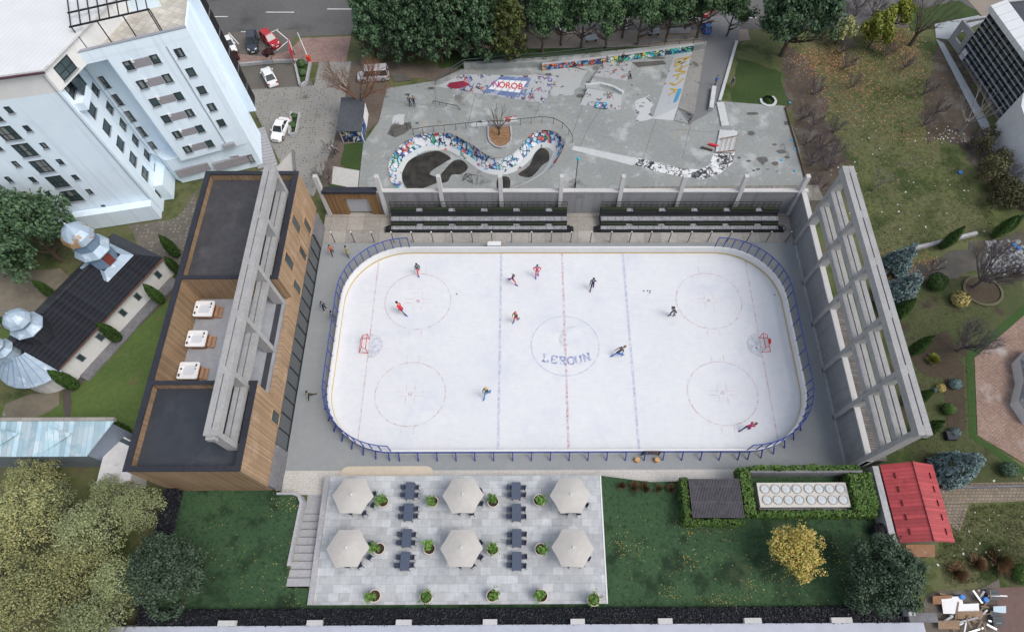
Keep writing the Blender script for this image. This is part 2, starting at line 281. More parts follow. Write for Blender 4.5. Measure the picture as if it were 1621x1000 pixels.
struct('stone_yard',MB().sheet(JG(P2([(200,358),(280,345),(310,300),(318,400),(270,440),(225,395)]),0.45),-.05),stn,'rubble stone yard between the church and the white tower')
# right-hand garden
gg=mat('garden_grass',(.05,.068,.022),(.075,.08,.035),rough=.95,scale=2.5,scale2=.25,bump=.3); patches(gg,(.055,.043,.03),.22,.54,.6)
struct('garden_lawn',MB().sheet(JG(P2([(1390,470),(1430,420),(1560,440),(1621,400),(1621,490),(1540,560),(1540,690),(1640,770),(1500,770),(1440,730),(1400,560)]),0.45),-.07),gg,'garden lawn beyond the concrete frame')
lawn_strip=mat('strip_grass',(.03,.068,.014),(.04,.08,.02),rough=.95,scale=4)
struct('grass_strip',MB().ribbon(P2([(1640,475),(1536,563),(1541,690),(1650,765)]),1.0,-.05),lawn_strip,'bright green grass strip around the brick court')
cob=mat('court_paver',(.30,.215,.175),(.24,.165,.13),rough=.9,scale=5,scale2=.3); bricks(cob,.42,.3,(.62,.55,.5),.03,rot=.35); patches(cob,(.36,.33,.30),.2,.55,.66)
struct('brick_court',MB().sheet(P2([(1640,483),(1543,566),(1548,688),(1660,755),(1660,560)]),-.045),cob,'pink brick court at the right edge')
cob2=mat('lane_paver',(.24,.20,.155),(.18,.15,.115),rough=.9,scale=5); bricks(cob2,.45,.4,(.5,.46,.4),.035)
struct('lane',MB().sheet(P2([(1488,765),(1640,762),(1640,792),(1488,797)]),-.05).sheet(P2([(1485,797),(1535,797),(1520,840),(1500,830)]),-.05),cob2,'cobbled lane behind the red roofed shed')
wat=mat('stream_water',(.045,.042,.032),(.085,.072,.052),rough=.3,spec=.4,scale=.8)
struct('stream',MB().sheet(JG(P2([(1400,432),(1470,412),(1540,385),(1621,365),(1621,400),(1590,430),(1560,425),(1480,445),(1420,462)]),0.6),-.065),wat,'shallow stream across the garden')
rub=mat('yard_rubble',(.15,.13,.11),(.11,.09,.075),rough=.95,scale=3,bump=.4)
struct('junk_yard',MB().sheet(JG(P2([(1470,938),(1580,925),(1605,1040),(1440,1060)]),0.45),-.06),rub,'bare ground of the junk yard')
struct('brown_court',MB().sheet(P2([(1575,930),(1660,925),(1660,1060),(1592,1060)]),-.04),mat('brown_slab',(.15,.095,.085),(.125,.08,.07),rough=.85,scale=1.5,scale2=.2),'brown paved court in the corner')
# ================================================================ rink deck and strips
deck=mat('deck_grey',(.27,.285,.288),(.245,.26,.265),rough=.55,scale=1.2,scale2=.12); patches(deck,(.31,.315,.305),.13,.56,.7)
struct('rink_floor',MB().sheet([(-34.6,-17.2),(33.7,-17.2),(33.7,16.9),(-34.6,16.9)],0),deck,'smooth grey floor around the ice')
slab=mat('old_slab',(.34,.315,.28),(.27,.25,.225),rough=.9,scale=2,scale2=.35); bricks(slab,2.4,2.4,(.5,.48,.45),.02,offset=0); patches(slab,(.22,.17,.12),.6,.62,.72)
struct('terrace_strip',MB().sheet([(-34.6,16.9),(33.7,16.9),(33.7,22.4),(-34.6,22.4)],.02),slab,'worn concrete strip under the stands')
cs=mat('cobble_strip',(.50,.48,.45),(.42,.395,.36),rough=.9,scale=3); dots(cs,3.2,(.56,.54,.51),.3)
struct('cobble_strip',MB().sheet([(-34.6,-20.2),(20.8,-20.2),(20.8,-17.2),(-34.6,-17.2)],.01),cs,'pale cobbled strip between rink and patio')
struct('entrance_apron',MB().prism([(-27.6,-18.24)]+[(-26.6+math.cos(a)*1.0,-17.55+math.sin(a)*.85) for a in [PI-i*PI/10 for i in range(0,6)]]+[(-17.4+math.cos(a)*1.0,-17.55+math.sin(a)*.85) for a in [PI/2-i*PI/10 for i in range(0,6)]]+[(-16.4,-18.24)],.012,.14),mat('beige_apron',(.55,.48,.38),(.5,.435,.345),rough=.8),'beige apron with rounded corners in front of the patio')
# ================================================================ ice
ICE=[]
def rrect(hx,hy,r,n=14):
    o=[]
    for cx,cy,a0 in ((hx-r,hy-r,0),(-hx+r,hy-r,90),(-hx+r,-hy+r,180),(hx-r,-hy+r,270)):
        for i in range(n+1): a=rad(a0+90*i/n); o.append((cx+r*math.cos(a),cy+r*math.sin(a)))
    return o
icem=mat('ice_surface',(.60,.612,.635),(.64,.648,.665),rough=.6,scale=1.2,scale2=.08,spec=.2); patches(icem,(.54,.57,.62),.18,.52,.72); 
_n=icem.node_tree.nodes; 
def scratch(m,col):
    n=m.node_tree.nodes; l=m.node_tree.links; b=n['Principled BSDF']; prev=b.inputs['Base Color'].links[0].from_socket
    geo=n.new('ShaderNodeNewGeometry')
    for rot in (.6,-.5):
        mp=n.new('ShaderNodeMapping'); mp.inputs['Rotation'].default_value=(0,0,rot); mp.inputs['Scale'].default_value=(.25,5,1); l.new(geo.outputs['Position'],mp.inputs[0])
        t=n.new('ShaderNodeTexNoise'); t.inputs['Scale'].default_value=1.3; t.inputs['Detail'].default_value=6; t.inputs['Roughness'].default_value=.7; l.new(mp.outputs[0],t.inputs['Vector'])
        mr=n.new('ShaderNodeMapRange'); mr.inputs[1].default_value=.58; mr.inputs[2].default_value=.72; mr.inputs[4].default_value=.8; l.new(t.outputs[0],mr.inputs[0])
        mx=n.new('ShaderNodeMix'); mx.data_type='RGBA'; l.new(mr.outputs[0],mx.inputs[0]); l.new(prev,mx.inputs[6]); mx.inputs[7].default_value=(*col,1); l.new(mx.outputs[2],b.inputs['Base Color']); prev=mx.outputs[2]
patches(icem,(.655,.663,.675),.35,.54,.70,seed=11); scratch(icem,(.47,.50,.56))
ice=struct('ice',MB().sheet(rrect(30,15,8.5),.02),icem,'white ice sheet with worn hockey markings')
def worn(name,col,lo,hi,seed):
    m=mat(name,col,tuple(c*.9+.05 for c in col),rough=.4,scale=6); patches(m,(.60,.62,.655),2.6,lo,hi,det=7,seed=seed); return m
redm=worn('worn_red',(.46,.27,.28),.34,.60,1); bluem=worn('worn_blue',(.30,.34,.48),.34,.62,2); redstrong=worn('worn_red_line',(.46,.21,.23),.36,.60,3); bluestrong=worn('logo_blue',(.17,.21,.40),.42,.60,4); creasem=worn('crease_blue',(.40,.43,.50),.40,.58,6)
greym=worn('logo_grey',(.49,.48,.49),.42,.6,8)
Z=.026
def ring(mb,cx,cy,r,wd,n=72,a0=0,a1=360,Z=Z+.0017):
    for i in range(n):
        a=rad(a0+(a1-a0)*i/n); b=rad(a0+(a1-a0)*(i+1)/n)
        mb.face([(cx+(r-wd/2)*math.cos(a),cy+(r-wd/2)*math.sin(a),Z),(cx+(r+wd/2)*math.cos(a),cy+(r+wd/2)*math.sin(a),Z),(cx+(r+wd/2)*math.cos(b),cy+(r+wd/2)*math.sin(b),Z),(cx+(r-wd/2)*math.cos(b),cy+(r-wd/2)*math.sin(b),Z)])
def disc(mb,cx,cy,r,z,n=28): mb.face([(cx+r*math.cos(2*PI*i/n),cy+r*math.sin(2*PI*i/n),z) for i in range(n)])
def yend(x): d=abs(x)-21.5; return 15 if d<=0 else 6.5+math.sqrt(max(0,8.5**2-d*d))
for x,wd,m,nm in ((-26,.16,redm,'goal_line'),(26,.16,redm,'goal_line'),(-8.67,.32,bluem,'blue_line'),(8.67,.32,bluem,'blue_line'),(0,.3,redstrong,'centre_line')):
    y=yend(x); MB().sheet([(x-wd/2,-y),(x+wd/2,-y),(x+wd/2,y),(x-wd/2,y)],Z).build(nm,m,ice)
for cx in (-20,20):
    for cy in (7,-7):
        mb=MB(); ring(mb,cx,cy,4.5,.14); disc(mb,cx,cy,.3,Z)
        for sx in (-1,1):
            for sy in (-1,1):
                x=cx+sx*.55; y=cy+sy*.3
                mb.sheet([(x,y-.04),(x+sx*1.3,y-.04),(x+sx*1.3,y+.04),(x,y+.04)],Z+.002); mb.sheet([(x-.04,y),(x+.04,y),(x+.04,y+sy*1.2),(x-.04,y+sy*1.2)],Z+.004)
            for sy in (-1,1): mb.sheet([(cx+sx*.8-.04,cy+sy*4.6),(cx+sx*.8+.04,cy+sy*4.6),(cx+sx*.8+.04,cy+sy*5.6),(cx+sx*.8-.04,cy+sy*5.6)],Z)
        mb.build('faceoff_circle',redm,ice)
mb=MB(); ring(mb,0,0,4.5,.14); mb.build('centre_circle',bluem,ice)
mb=MB(); disc(mb,0,0,.32,Z+.006); mb.build('centre_spot',redstrong,ice)
for s in (-1,1):
    mb=MB(); pts=[(s*26-s*1.8*math.cos(rad(a)),1.8*math.sin(rad(a)),Z-.003) for a in range(-90,91,9)]; mb.face(pts if s<0 else pts[::-1]); mb.build('goal_crease',creasem,ice)
    mb=MB(); ring(mb,s*26,0,1.8,.08,24,90 if s>0 else -90,270 if s>0 else 90); mb.build('crease_line',redm,ice)
sw=[(-.55,.1),(-.75,1.2),(-.45,2.2),(.2,2.9),(1.9,3.3),(2.0,3.2),(.5,2.6),(.25,2.0),(.1,1.0),(-.1,.1)]
MB().sheet([(x-.1,y-.2) for x,y in sw],Z-.004).build('ice_logo',greym,ice)
def letters(text,pos,size,m,parent,name,bold=.0):
    for ch,(x,y,z,a) in zip(text,pos):
        cu=bpy.data.curves.new('letter','FONT'); cu.body=ch; cu.size=size; cu.align_x='CENTER'; cu.align_y='CENTER'; cu.offset=bold; cu.extrude=0; cu.resolution_u=3
        t=bpy.data.objects.new('tmp',cu); C.objects.link(t); dg=bpy.context.evaluated_depsgraph_get(); me=bpy.data.meshes.new_from_object(t.evaluated_get(dg))
        me.transform(a if isinstance(a,Matrix) else Matrix.Translation((x,y,z))@Matrix.Rotation(a,4,'Z')@Matrix.Diagonal((.95,.95,1,1)))
        bpy.data.objects.remove(t); me.materials.clear(); me.materials.append(m); o=bpy.data.objects.new(name,me); C.objects.link(o); o.parent=parent
lp=[]
for i,(px,py) in enumerate(((864,566.8),(877,568.9),(890.3,570.4),(903.6,570.9),(915.4,569.6),(928.4,565.6))):
    p=G(px,py); lp.append((p.x,p.y,Z+.002,[-.22,-.12,-.03,.06,.14,.24][i]))
GL=dict(R=[((-.3,-.7),(-.3,.7)),((-.48,.62),(.2,.62)),((-.48,-.62),(-.1,-.62)),((.2,-.62),(.58,-.62)),((-.3,.02),(.25,.02)),((.2,.62),(.4,.45)),((.4,.5),(.4,.2)),((.4,.22),(.25,.02)),((.0,.02),(.4,-.64))],L=[((-.3,-.7),(-.3,.7)),((-.3,-.62),(.45,-.62)),((.42,-.7),(.42,-.25)),((-.5,.62),(-.05,.62)),((-.5,-.62),(-.2,-.62))],E=[((-.3,-.7),(-.3,.7)),((-.48,.62),(.42,.62)),((-.48,-.62),(.45,-.62)),((-.3,0),(.22,0)),((.40,.7),(.40,.3)),((.43,-.7),(.43,-.28))],
B=[((-.3,-.7),(-.3,.7)),((-.48,.62),(.2,.62)),((-.48,-.62),(.22,-.62)),((-.3,.02),(.25,.02)),((.2,.62),(.4,.45)),((.4,.5),(.4,.2)),((.4,.22),(.25,.02)),((.25,.02),(.45,-.2)),((.45,-.15),(.45,-.45)),((.45,-.42),(.22,-.62))],
O=[((-.45,-.4),(-.45,.4)),((.45,-.4),(.45,.4)),((-.45,.36),(-.2,.64)),((-.25,.62),(.25,.62)),((.2,.64),(.45,.36)),((-.45,-.36),(-.2,-.64)),((-.25,-.62),(.25,-.62)),((.2,-.64),(.45,-.36))],
U=[((-.35,-.4),(-.35,.7)),((.4,-.4),(.4,.7)),((-.35,-.36),(-.15,-.64)),((-.2,-.62),(.25,-.62)),((.2,-.64),(.4,-.36)),((-.55,.62),(-.12,.62)),((.2,.62),(.6,.62))],N=[((-.38,-.7),(-.38,.7)),((.4,-.7),(.4,.7)),((-.42,.66),(.42,-.66)),((-.58,.62),(-.2,.62)),((.2,.62),(.6,.62)),((-.58,-.62),(-.16,-.62))])
for ch,(x,y,z,a) in zip('LEROUN',lp):
    mb=MB(); c_,s_=math.cos(a),math.sin(a)
    for k,((u0,v0),(u1,v1)) in enumerate(GL[ch]):
        d=Vector((u1-u0,v1-v0,0)).normalized(); n_=Vector((-d.y,d.x,0))*.125; u0*=.86;u1*=.86;v0*=.84;v1*=.84
        mb.face([(x+(u*c_-v*s_),y+(u*s_+v*c_),z+.0015*k) for u,v in ((u0-n_.x,v0-n_.y),(u1-n_.x,v1-n_.y),(u1+n_.x,v1+n_.y),(u0+n_.x,v0+n_.y))])
    mb.build('ice_lettering',bluestrong,ice)
# ================================================================ rink boards, guard rails, goals
bl=mat('blue_steel',(.025,.06,.30),(.02,.05,.25),rough=.45)
brd=thing('rink_boards','low white rink boards with blue steel supports enclosing the ice','rink boards',(0,0,0))
pin=rrect(30,15,8.5); pout=rrect(30.22,15.22,8.72); pk_=rrect(29.985,14.985,8.485); pk2=rrect(30.005,15.005,8.505)
def loop(mb,a,b,z0,z1,k=None):
    n=len(a)
    for i in range(n):
        j=(i+1)%n; A,B,D,E=a[i],a[j],b[j],b[i]
        mb.hexa([(*A,z0),(*B,z0),(*D,z0),(*E,z0),(*A,z1),(*B,z1),(*D,z1),(*E,z1)][::1],k)
whb=mat('board_white',(.66,.66,.655),(.62,.62,.615),rough=.45,scale=1)
mb=MB(); loop(mb,pout,pin,.0,1.2); mb.build('board',whb,brd)
mb=MB(); loop(mb,pk2,pk_,.03,.24); mb.build('kick_strip',mat('yellow_kick',(.50,.37,.13),(.46,.34,.12),rough=.5),brd)
# blue outer facing and cap along the near side and round the ends
pf=rrect(30.26,15.26,8.76); pf0=rrect(30.222,15.222,8.722)
mb=MB(); loop(mb,pf,pf0,.55,1.16); mb.build('outer_facing',mat('blue_facing',(.10,.14,.36),(.14,.18,.42),rough=.4),brd)
# guard frame: posts standing on the boards round both ends and the corners, with a top rail
def path_pts():
    o=[]; 
    n=24
    for (cx,cy,a0) in ((21.5,6.5,0),): pass
    return o
def guard(side):
    cx=21.5; P=[]
    P+=[(22.4,15.15),(21.5+.9*0,15.15)][:0]
    for i in range(0,13): a=rad(90-90*i/12); P.append((cx+8.65*math.cos(a),6.5+8.65*math.sin(a)))
    for y in (4.4,2.2,0,-2.2,-4.4): P.append((30.15,y))
    for i in range(0,13): a=rad(-90*i/12); P.append((cx+8.65*math.cos(a),-6.5+8.65*math.sin(a)))
    return [(side*x,y) for x,y in P]
net=mat('guard_net',(.12,.13,.14),(.12,.13,.14),rough=.6,alpha=.18)
def clear_net(m):
    n=m.node_tree.nodes; l=m.node_tree.links; b=n['Principled BSDF']
clear_net(net)
for side in (-1,1):
    P=guard(side); mb=MB(); mb.tube([(x,y,3.0) for x,y in P],.06,6); mb.build('top_rail',bl,brd)
    for x,y in P: MB().bar((x,y,1.2),(x,y,3.0),.09).build('guard_post',bl,brd)
    mb=MB()
    for (a,b),(c,d) in zip(P[:-1],P[1:]): mb.face([(a,b,1.22),(c,d,1.22),(c,d,2.96),(a,b,2.96)])
    mb.build('guard_net',net,brd)
bx=[-20.6+i*2.29 for i in range(19)]
br=MB()
for x in bx: MB().bar((x,-15.3,1.12),(x,-16.05,.03),.12,.1).build('board_brace',bl,brd)
for side in (-1,1):
    for i in range(0,9): a=rad(-88+82*i/8); c,s=math.cos(a),math.sin(a); MB().bar((side*(21.5+8.78*c),-6.5+8.78*s,1.12),(side*(21.5+9.5*c),-6.5+9.5*s,.03),.12,.1).build('board_brace',bl,brd)
# gate in the near boards
gt=thing('rink_gate','small dark framed gate with bright stickers in the near boards','gate',(9.9,-15.4,0))
p=9.9
MB().bar((8.95,-15.36,.1),(8.95,-15.36,1.32),.12).bar((10.95,-15.36,.1),(10.95,-15.36,1.32),.12).bar((8.95,-15.36,1.32),(10.95,-15.36,1.32),.12).bar((8.95,-15.36,.7),(10.95,-15.36,.7),.1).build('gate_frame',black,gt)
MB().box(9.02,10.88,-15.36,-15.31,.1,.66).build('lower_panel',mat('grey_panel',(.22,.23,.28),(.2,.2,.24)),gt)
MB().box(9.02,10.88,-15.36,-15.31,.75,1.26).build('sticker_panel',graffiti('stickers',(.6,.6,.6),[(.7,.7,.7),(.6,.05,.04),(.15,.3,.6),(.75,.75,.7),(.1,.1,.12)],4,.75),gt)
for i,x in enumerate((1008,1039)):
    q=G(x,728.5); t=MB().lathe((q.x,q.y,0),[(.3,0),(.32,.05),(.3,.42),(.26,.45)],14).build('log_stool',mat('cut_log',(.62,.36,.16),(.5,.28,.12),rough=.8,scale=8))
    tag(t,['round cut log standing left of the dark rink gate','round cut log standing right of the dark rink gate'][i],'log stool','log stools by the gate')
# goals
def goal(s,label):
    t=thing('hockey_goal',label,'goal',(s*26,0,0)); r=.05; w=1.1
    f=MB()
    x0=s*26; xb=s*27.15; xm=s*26.55
    f.tube([(x0,-w,.02),(x0,-w,1.2),(x0,w,1.2),(x0,w,.02)],r,8); f.tube([(xm,-w*.8,1.2),(xm,w*.8,1.2)],r*.8,6)
    f.tube([(x0,-w,1.2),(xm,-w*.8,1.2),(xb,-w*.95,.05)],r*.8,6); f.tube([(x0,w,1.2),(xm,w*.8,1.2),(xb,w*.95,.05)],r*.8,6); f.tube([(x0,-w,.05),(xb,-w*.95,.05),(xb,w*.95,.05),(x0,w,.05)],r*.8,6)
    f.build('frame',redp,t)
    n=MB(); nm=mat('goal_net',(.75,.75,.76),(.7,.7,.7),alpha=.28)
    n.face([(xm,-w*.8,1.19),(xm,w*.8,1.19),(xb,w*.95,.06),(xb,-w*.95,.06)]); n.face([(x0,-w,1.18),(xm,-w*.8,1.18),(xb,-w*.95,.06),(x0,-w,.06)]); n.face([(x0,w,1.18),(xm,w*.8,1.18),(xb,w*.95,.06),(x0,w,.06)]); n.build('net',nm,t)
    if s>0: MB().box(26.95,27.05,-.15,.55,.5,.9).build('red_pad',redp,t)
goal(-1,'red hockey goal with white net at the left end of the ice'); goal(1,'red hockey goal with white net and red pad at the right end')
# pucks
for i,(x,y) in enumerate(((723,465.5),(1019,460.5),(1025,460.5),(1029,460.5),(1028.5,463.5),(1197,551),(1226,467))):
    q=G(x,y); tag(MB().lathe((q.x,q.y,.02),[(.085,0),(.09,.015),(.09,.055),(.08,.06)],10).build('puck',rubber),['black puck alone right of the upper left faceoff circle','black puck leftmost of the cluster right of the right blue line','black puck second from left in the cluster by the right blue line','black puck rightmost in the cluster by the right blue line','black puck lowest in the cluster by the right blue line','black puck lying in the right goal crease','black puck by the right end boards'][i],'puck','pucks on the ice')
# white bench box & cones on the far side
q=G(783,391)
t=thing('timekeeper_box','long low white box with a ledge outside the far boards','box',(q.x,15.9,0)); MB().box(q.x-.85,q.x+.85,15.6,16.2,.0,.95).build('box_body',white,t); MB().box(q.x-.95,q.x+.95,15.52,16.28,.952,1.02).build('box_lid',whb,t)
for i,x in enumerate((769.5,796.5)):
    q=G(x,392); c=thing('traffic_cone',['small orange cone left of the long white box','small orange cone right of the long white box'][i],'cone',(q.x,q.y,0),0,'orange cones outside the far boards')
    MB().lathe((q.x,q.y,.03),[(.16,0),(.03,.5)],10).build('cone_body',orange,c); MB().box(q.x-.2,q.x+.2,q.y-.2,q.y+.2,0,.03).build('cone_base',rubber,c)
# fence posts on the far side of the deck
fx=[-32.55+i*2.82 for i in range(24)]
fe=thing('post_fence','line of slim dark posts with white caps and clear panels before the stands','fence',(0,17,0))
for x in fx:
    o=MB().box(x-.05,x+.05,16.95,17.05,.02,2.0).build('post',mat('post_grey',(.09,.11,.12),(.07,.09,.1),rough=.5),fe); MB().lathe((x,17,2.0),[(.1,0),(.1,.1),(.03,.16)],8).build('cap',white,o)
mb=MB()
for a,b in zip(fx[:-1],fx[1:]): mb.box(a+.06,b-.06,16.99,17.0,.1,1.9)
mb.build('clear_panel',mat('clear_panel',(.9,.95,.95),(.9,.95,.95),rough=.1,alpha=.04),fe)
# stands
green_d=mat('seat_green',(.018,.028,.014),(.025,.035,.018),rough=.8); tread=mat('stand_tread',(.33,.335,.35),(.19,.195,.205),rough=.85,scale=5,scale2=1.5); stripes(tread,(1,0,0),.9,(.07,.07,.08),.05,False)
blk2=mat('stand_riser',(.03,.032,.036),(.022,.023,.026),rough=.7)
def stand(x0,x1,label,stepside):
    t=thing('grandstand',label,'stand',(x0,18.7,0),0,'stands along the back wall')
    ys=[18.7,19.7,20.7,21.6]
    mb=MB()
    for i,(ya,yb,z) in enumerate(((18.7,19.75,.55),(19.75,20.95,1.1),(20.95,21.75,1.7))): mb.box(x0,x1,ya,yb,.03,z)
    mb.build('tier_base',blk2,t)
    for i,(ya,yb,z) in enumerate(((18.82,19.74,.55),(19.87,20.62,1.1))): MB().box(x0+.03,x1-.03,ya,yb,z+.002,z+.04).build('tread',tread,t)
    n=6; L=(x1-x0)
    for ya,yb,z in ((20.62,20.92,1.1),(21.1,21.6,1.7)): pass
    segs=[]
    w=1.2; pitch=L/(n-1+.0)
    xs=[x0+.9+k*(L-1.8)/5 for k in range(6)]
    aisles=[x0+4.2+k*4.65 for k in range(5) if x0+4.2+k*4.65<x1-2]
    for z,ya,yb in ((.55,19.36,19.72),(1.72,21.1,21.55)):
        pass
    for ya,yb,z in ((19.42,19.74,.6),(21.05,21.5,1.72)):
        prev=x0+.05
        for a in aisles+[x1+.5]:
            e=min(a-.5,x1-.05)
            if e>prev: MB().box(prev,e,ya,yb,z-.0,z+.3).build('seat_row',green_d,t)
            if a<x1-1: MB().box(a-.48,a+.48,ya-.05,yb+.02,z-.0,z+.06).build('aisle_step',tread,t)
            prev=a+.5
    f=MB(); f.bar((x0,21.72,2.75),(x1,21.72,2.75),.06); f.bar((x0,21.72,2.3),(x1,21.72,2.3),.05)
    k=int(L/.8)
    for i in range(k+1): x=x0+L*i/k; f.bar((x,21.72,1.7),(x,21.72,2.75),.05)
    f.build('back_railing',black,t)
    for s in stepside:
        x=x0-.0 if s<0 else x1; m=MB()
        for i in range(2): m.box(min(x,x+s*(.9-.45*i)),max(x,x+s*(.9-.45*i)),18.75,19.7,.03,.22+.2*i)
        m.bar((x+s*.05,18.75,.5),(x+s*.9,18.7,.4),.05).bar((x+s*.9,18.7,.05),(x+s*.9,18.7,1.0),.06).bar((x+s*.05,18.7,1.5),(x+s*.9,18.7,1.0),.05); m.build('side_steps',black,t)
stand(-24.6,.8,'left dark stand with green seat rows below the back wall',(-1,1)); stand(5.65,31.4,'right dark stand with green seat rows below the back wall',(-1,1))
# back wall with buttresses
bwm=patches(mat('wall_grey',(.27,.27,.275),(.22,.22,.225),rough=.9,scale=3,scale2=.3),(.18,.18,.185),.5,.58,.75)
streak(bwm,(.155,.155,.16),.6)
capm=mat('coping_pale',(.50,.49,.48),(.44,.43,.42),rough=.85,scale=4)
bwl=thing('back_wall','long grey rendered wall with tall pale buttresses behind the stands','wall',(0,22.4,0))
MB().box(-26.3,34.6,22.3,22.75,-.1,3.95).build('wall_body',bwm,bwl); MB().box(-26.3,34.7,22.2,22.85,3.952,4.1).build('coping',capm,bwl)
for i in range(9):
    x=-34.0+i*8.45
    if i==0: x=-33.9
    MB().hexa([(x-.28,21.85,0.02),(x+.28,21.85,0.02),(x+.28,23.0,-.05),(x-.28,23.0,-.05),(x-.28,22.4,6.4),(x+.28,22.4,6.4),(x+.28,23.0,6.4),(x-.28,23.0,6.4)]).build('buttress',capm,bwl)
wood=mat('larch_cladding',(.30,.175,.085),(.235,.135,.065),rough=.75,scale=5,scale2=.35,stretch=(1,1,1)); patches(wood,(.36,.24,.14),.45,.52,.7)
stripes(wood,(.0,0,0),1,(0,0,0),0) if False else None
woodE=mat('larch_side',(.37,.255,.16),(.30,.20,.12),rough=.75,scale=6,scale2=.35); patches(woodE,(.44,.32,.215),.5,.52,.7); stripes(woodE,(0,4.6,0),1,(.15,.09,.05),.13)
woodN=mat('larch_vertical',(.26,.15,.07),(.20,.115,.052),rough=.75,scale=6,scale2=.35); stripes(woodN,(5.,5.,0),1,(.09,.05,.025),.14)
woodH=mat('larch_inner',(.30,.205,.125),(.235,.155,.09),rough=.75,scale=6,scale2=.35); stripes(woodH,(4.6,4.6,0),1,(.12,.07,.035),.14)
ew=thing('entrance_wall','timber clad wall with a wide grey doorway in the far left corner','wall',(-29.8,22.4,0))
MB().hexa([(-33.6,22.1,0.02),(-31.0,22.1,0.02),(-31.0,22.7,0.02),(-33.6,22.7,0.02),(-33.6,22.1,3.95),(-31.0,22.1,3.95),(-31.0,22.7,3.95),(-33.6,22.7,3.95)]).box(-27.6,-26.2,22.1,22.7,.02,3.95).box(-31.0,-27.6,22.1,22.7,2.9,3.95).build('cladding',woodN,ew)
MB().box(-33.7,-26.1,21.95,22.9,3.952,4.3).build('coping',charcoal,ew); MB().box(-30.98,-27.62,22.55,22.65,.05,2.88).build('door',mat('door_grey',(.42,.43,.46),(.38,.39,.42),rough=.6),ew)
# old concrete retaining wall behind
oc=mat('old_concrete',(.24,.225,.195),(.15,.14,.12),rough=.95,scale=2,scale2=.8,stretch=(1.5,.4,.4)); patches(oc,(.10,.09,.07),1.2,.56,.66)
rwp=[G(885,301,1.2),G(1000,291,1.6),G(1295,289,1.8),G(1300,318,1.8)]
t=MB().prism([(1.5,23.6),(1.5,24.6),(12,25.6),(37.9,25.9),(38.3,23.0),(34.9,23.0)],-.1,1.75).build('retaining_wall',oc); tag(t,'stained old concrete retaining wall behind the back wall','wall')
# right wall and tall frame
rw=thing('side_wall','low grey rendered wall with pale coping along the right side of the rink','wall',(34.1,0,0))
MB().box(33.75,34.35,-17.5,22.15,-.1,3.9).build('wall_body',bwm,rw); MB().box(33.72,34.42,-17.52,22.18,3.902,4.05).build('coping',capm,rw); MB().box(33.45,33.74,-17.4,16.8,.01,.18).build('kerb',conc,rw)
def frame(x,ys,label,z0,name='concrete_trellis'):
    t=thing(name,label,'frame',(x,0,z0))
    w=1.0
    for y in ys: MB().box(x-.55,x+.65,y-.3,y+.3,z0,12.15).build('rib',conc_frame,t)
    y0,y1=min(ys)-.3,max(ys)+.3
    for (xa,xb,za,zb) in ((x-.70,x-.07,12.152,13.0),(x+.07,x+.70,12.152,13.0),(x-.64,x-.07,9.2,9.9),(x+.07,x+.64,9.2,9.9),(x-.64,x-.07,6.6,7.3),(x+.07,x+.64,6.6,7.3)):
        if zb<z0+2: continue
        if za>12: MB().box(xa,xb,y0-.25,y1+.25,za,zb).build('beam',conc_frame,t)
        else:
            for ya,yb in zip(sorted(ys)[:-1],sorted(ys)[1:]): MB().box(xa,xb,ya+.302,yb-.302,za,zb).build('beam',conc_frame,t)
    for y in ys: MB().box(x-.069,x+.069,y-.5,y+.5,12.152,12.985).build('beam_tie',conc_frame,t)
    return t
frame(34.0,[16.66,9.77,3.1,-3.8,-10.5,-17.2],'tall open concrete frame of ribs and twin beams along the right side',0.0)
# ================================================================ timber clad building with roof terrace
roofm=mat('roof_felt',(.060,.060,.065),(.045,.045,.05),rough=.85,scale=1.2,scale2=.25,bump=.15); patches(roofm,(.085,.085,.09),.35,.5,.7)
roofs=mat('roof_felt_smooth',(.045,.05,.06),(.035,.04,.05),rough=.6,scale=.8,scale2=.15); patches(roofs,(.07,.075,.085),.2,.52,.7)
terr=mat('terrace_concrete',(.33,.34,.36),(.27,.28,.30),rough=.7,scale=1.5,scale2=.3)
XL,XR,YS,YN,ZT=-46.5,-34.65,-19.95,20.4,9.2; YA,YB=3.75,-9.75; TF=5.1
tb=thing('timber_building','long timber clad building with dark copings and a sunken roof terrace','building',(-40.5,0,0))
# outer walls
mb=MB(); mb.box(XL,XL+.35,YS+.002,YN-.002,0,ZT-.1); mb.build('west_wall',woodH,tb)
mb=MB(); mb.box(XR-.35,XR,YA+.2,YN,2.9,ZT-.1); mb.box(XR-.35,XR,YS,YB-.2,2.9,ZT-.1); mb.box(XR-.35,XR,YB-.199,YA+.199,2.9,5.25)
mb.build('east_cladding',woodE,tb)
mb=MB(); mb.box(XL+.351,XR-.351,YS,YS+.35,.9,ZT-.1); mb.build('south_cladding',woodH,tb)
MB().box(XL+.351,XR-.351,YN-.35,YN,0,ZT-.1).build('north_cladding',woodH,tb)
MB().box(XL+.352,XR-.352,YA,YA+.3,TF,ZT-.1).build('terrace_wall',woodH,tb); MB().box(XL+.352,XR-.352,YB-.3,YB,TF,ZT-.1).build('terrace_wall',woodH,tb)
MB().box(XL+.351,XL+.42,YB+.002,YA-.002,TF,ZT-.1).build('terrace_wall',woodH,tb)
# copings
def cop(x0,x1,y0,y1): MB().box(x0,x1,y0,y1,ZT-.099,ZT+.03).build('coping',charcoal,tb)
cop(XL-.12,XL+.55,YS-.1,YN+.1); cop(XL+.551,XR+.05,YN-.5,YN+.1); cop(XL+.551,XR+.05,YS-.1,YS+.5); cop(XR-.6,XR+.05,YA-.05,YN-.501); cop(XR-.6,XR+.05,YS+.501,YB+.05)
cop(XL+.551,XR-.601,YA-.05,YA+.45); cop(XL+.551,XR-.601,YB-.45,YB+.05)
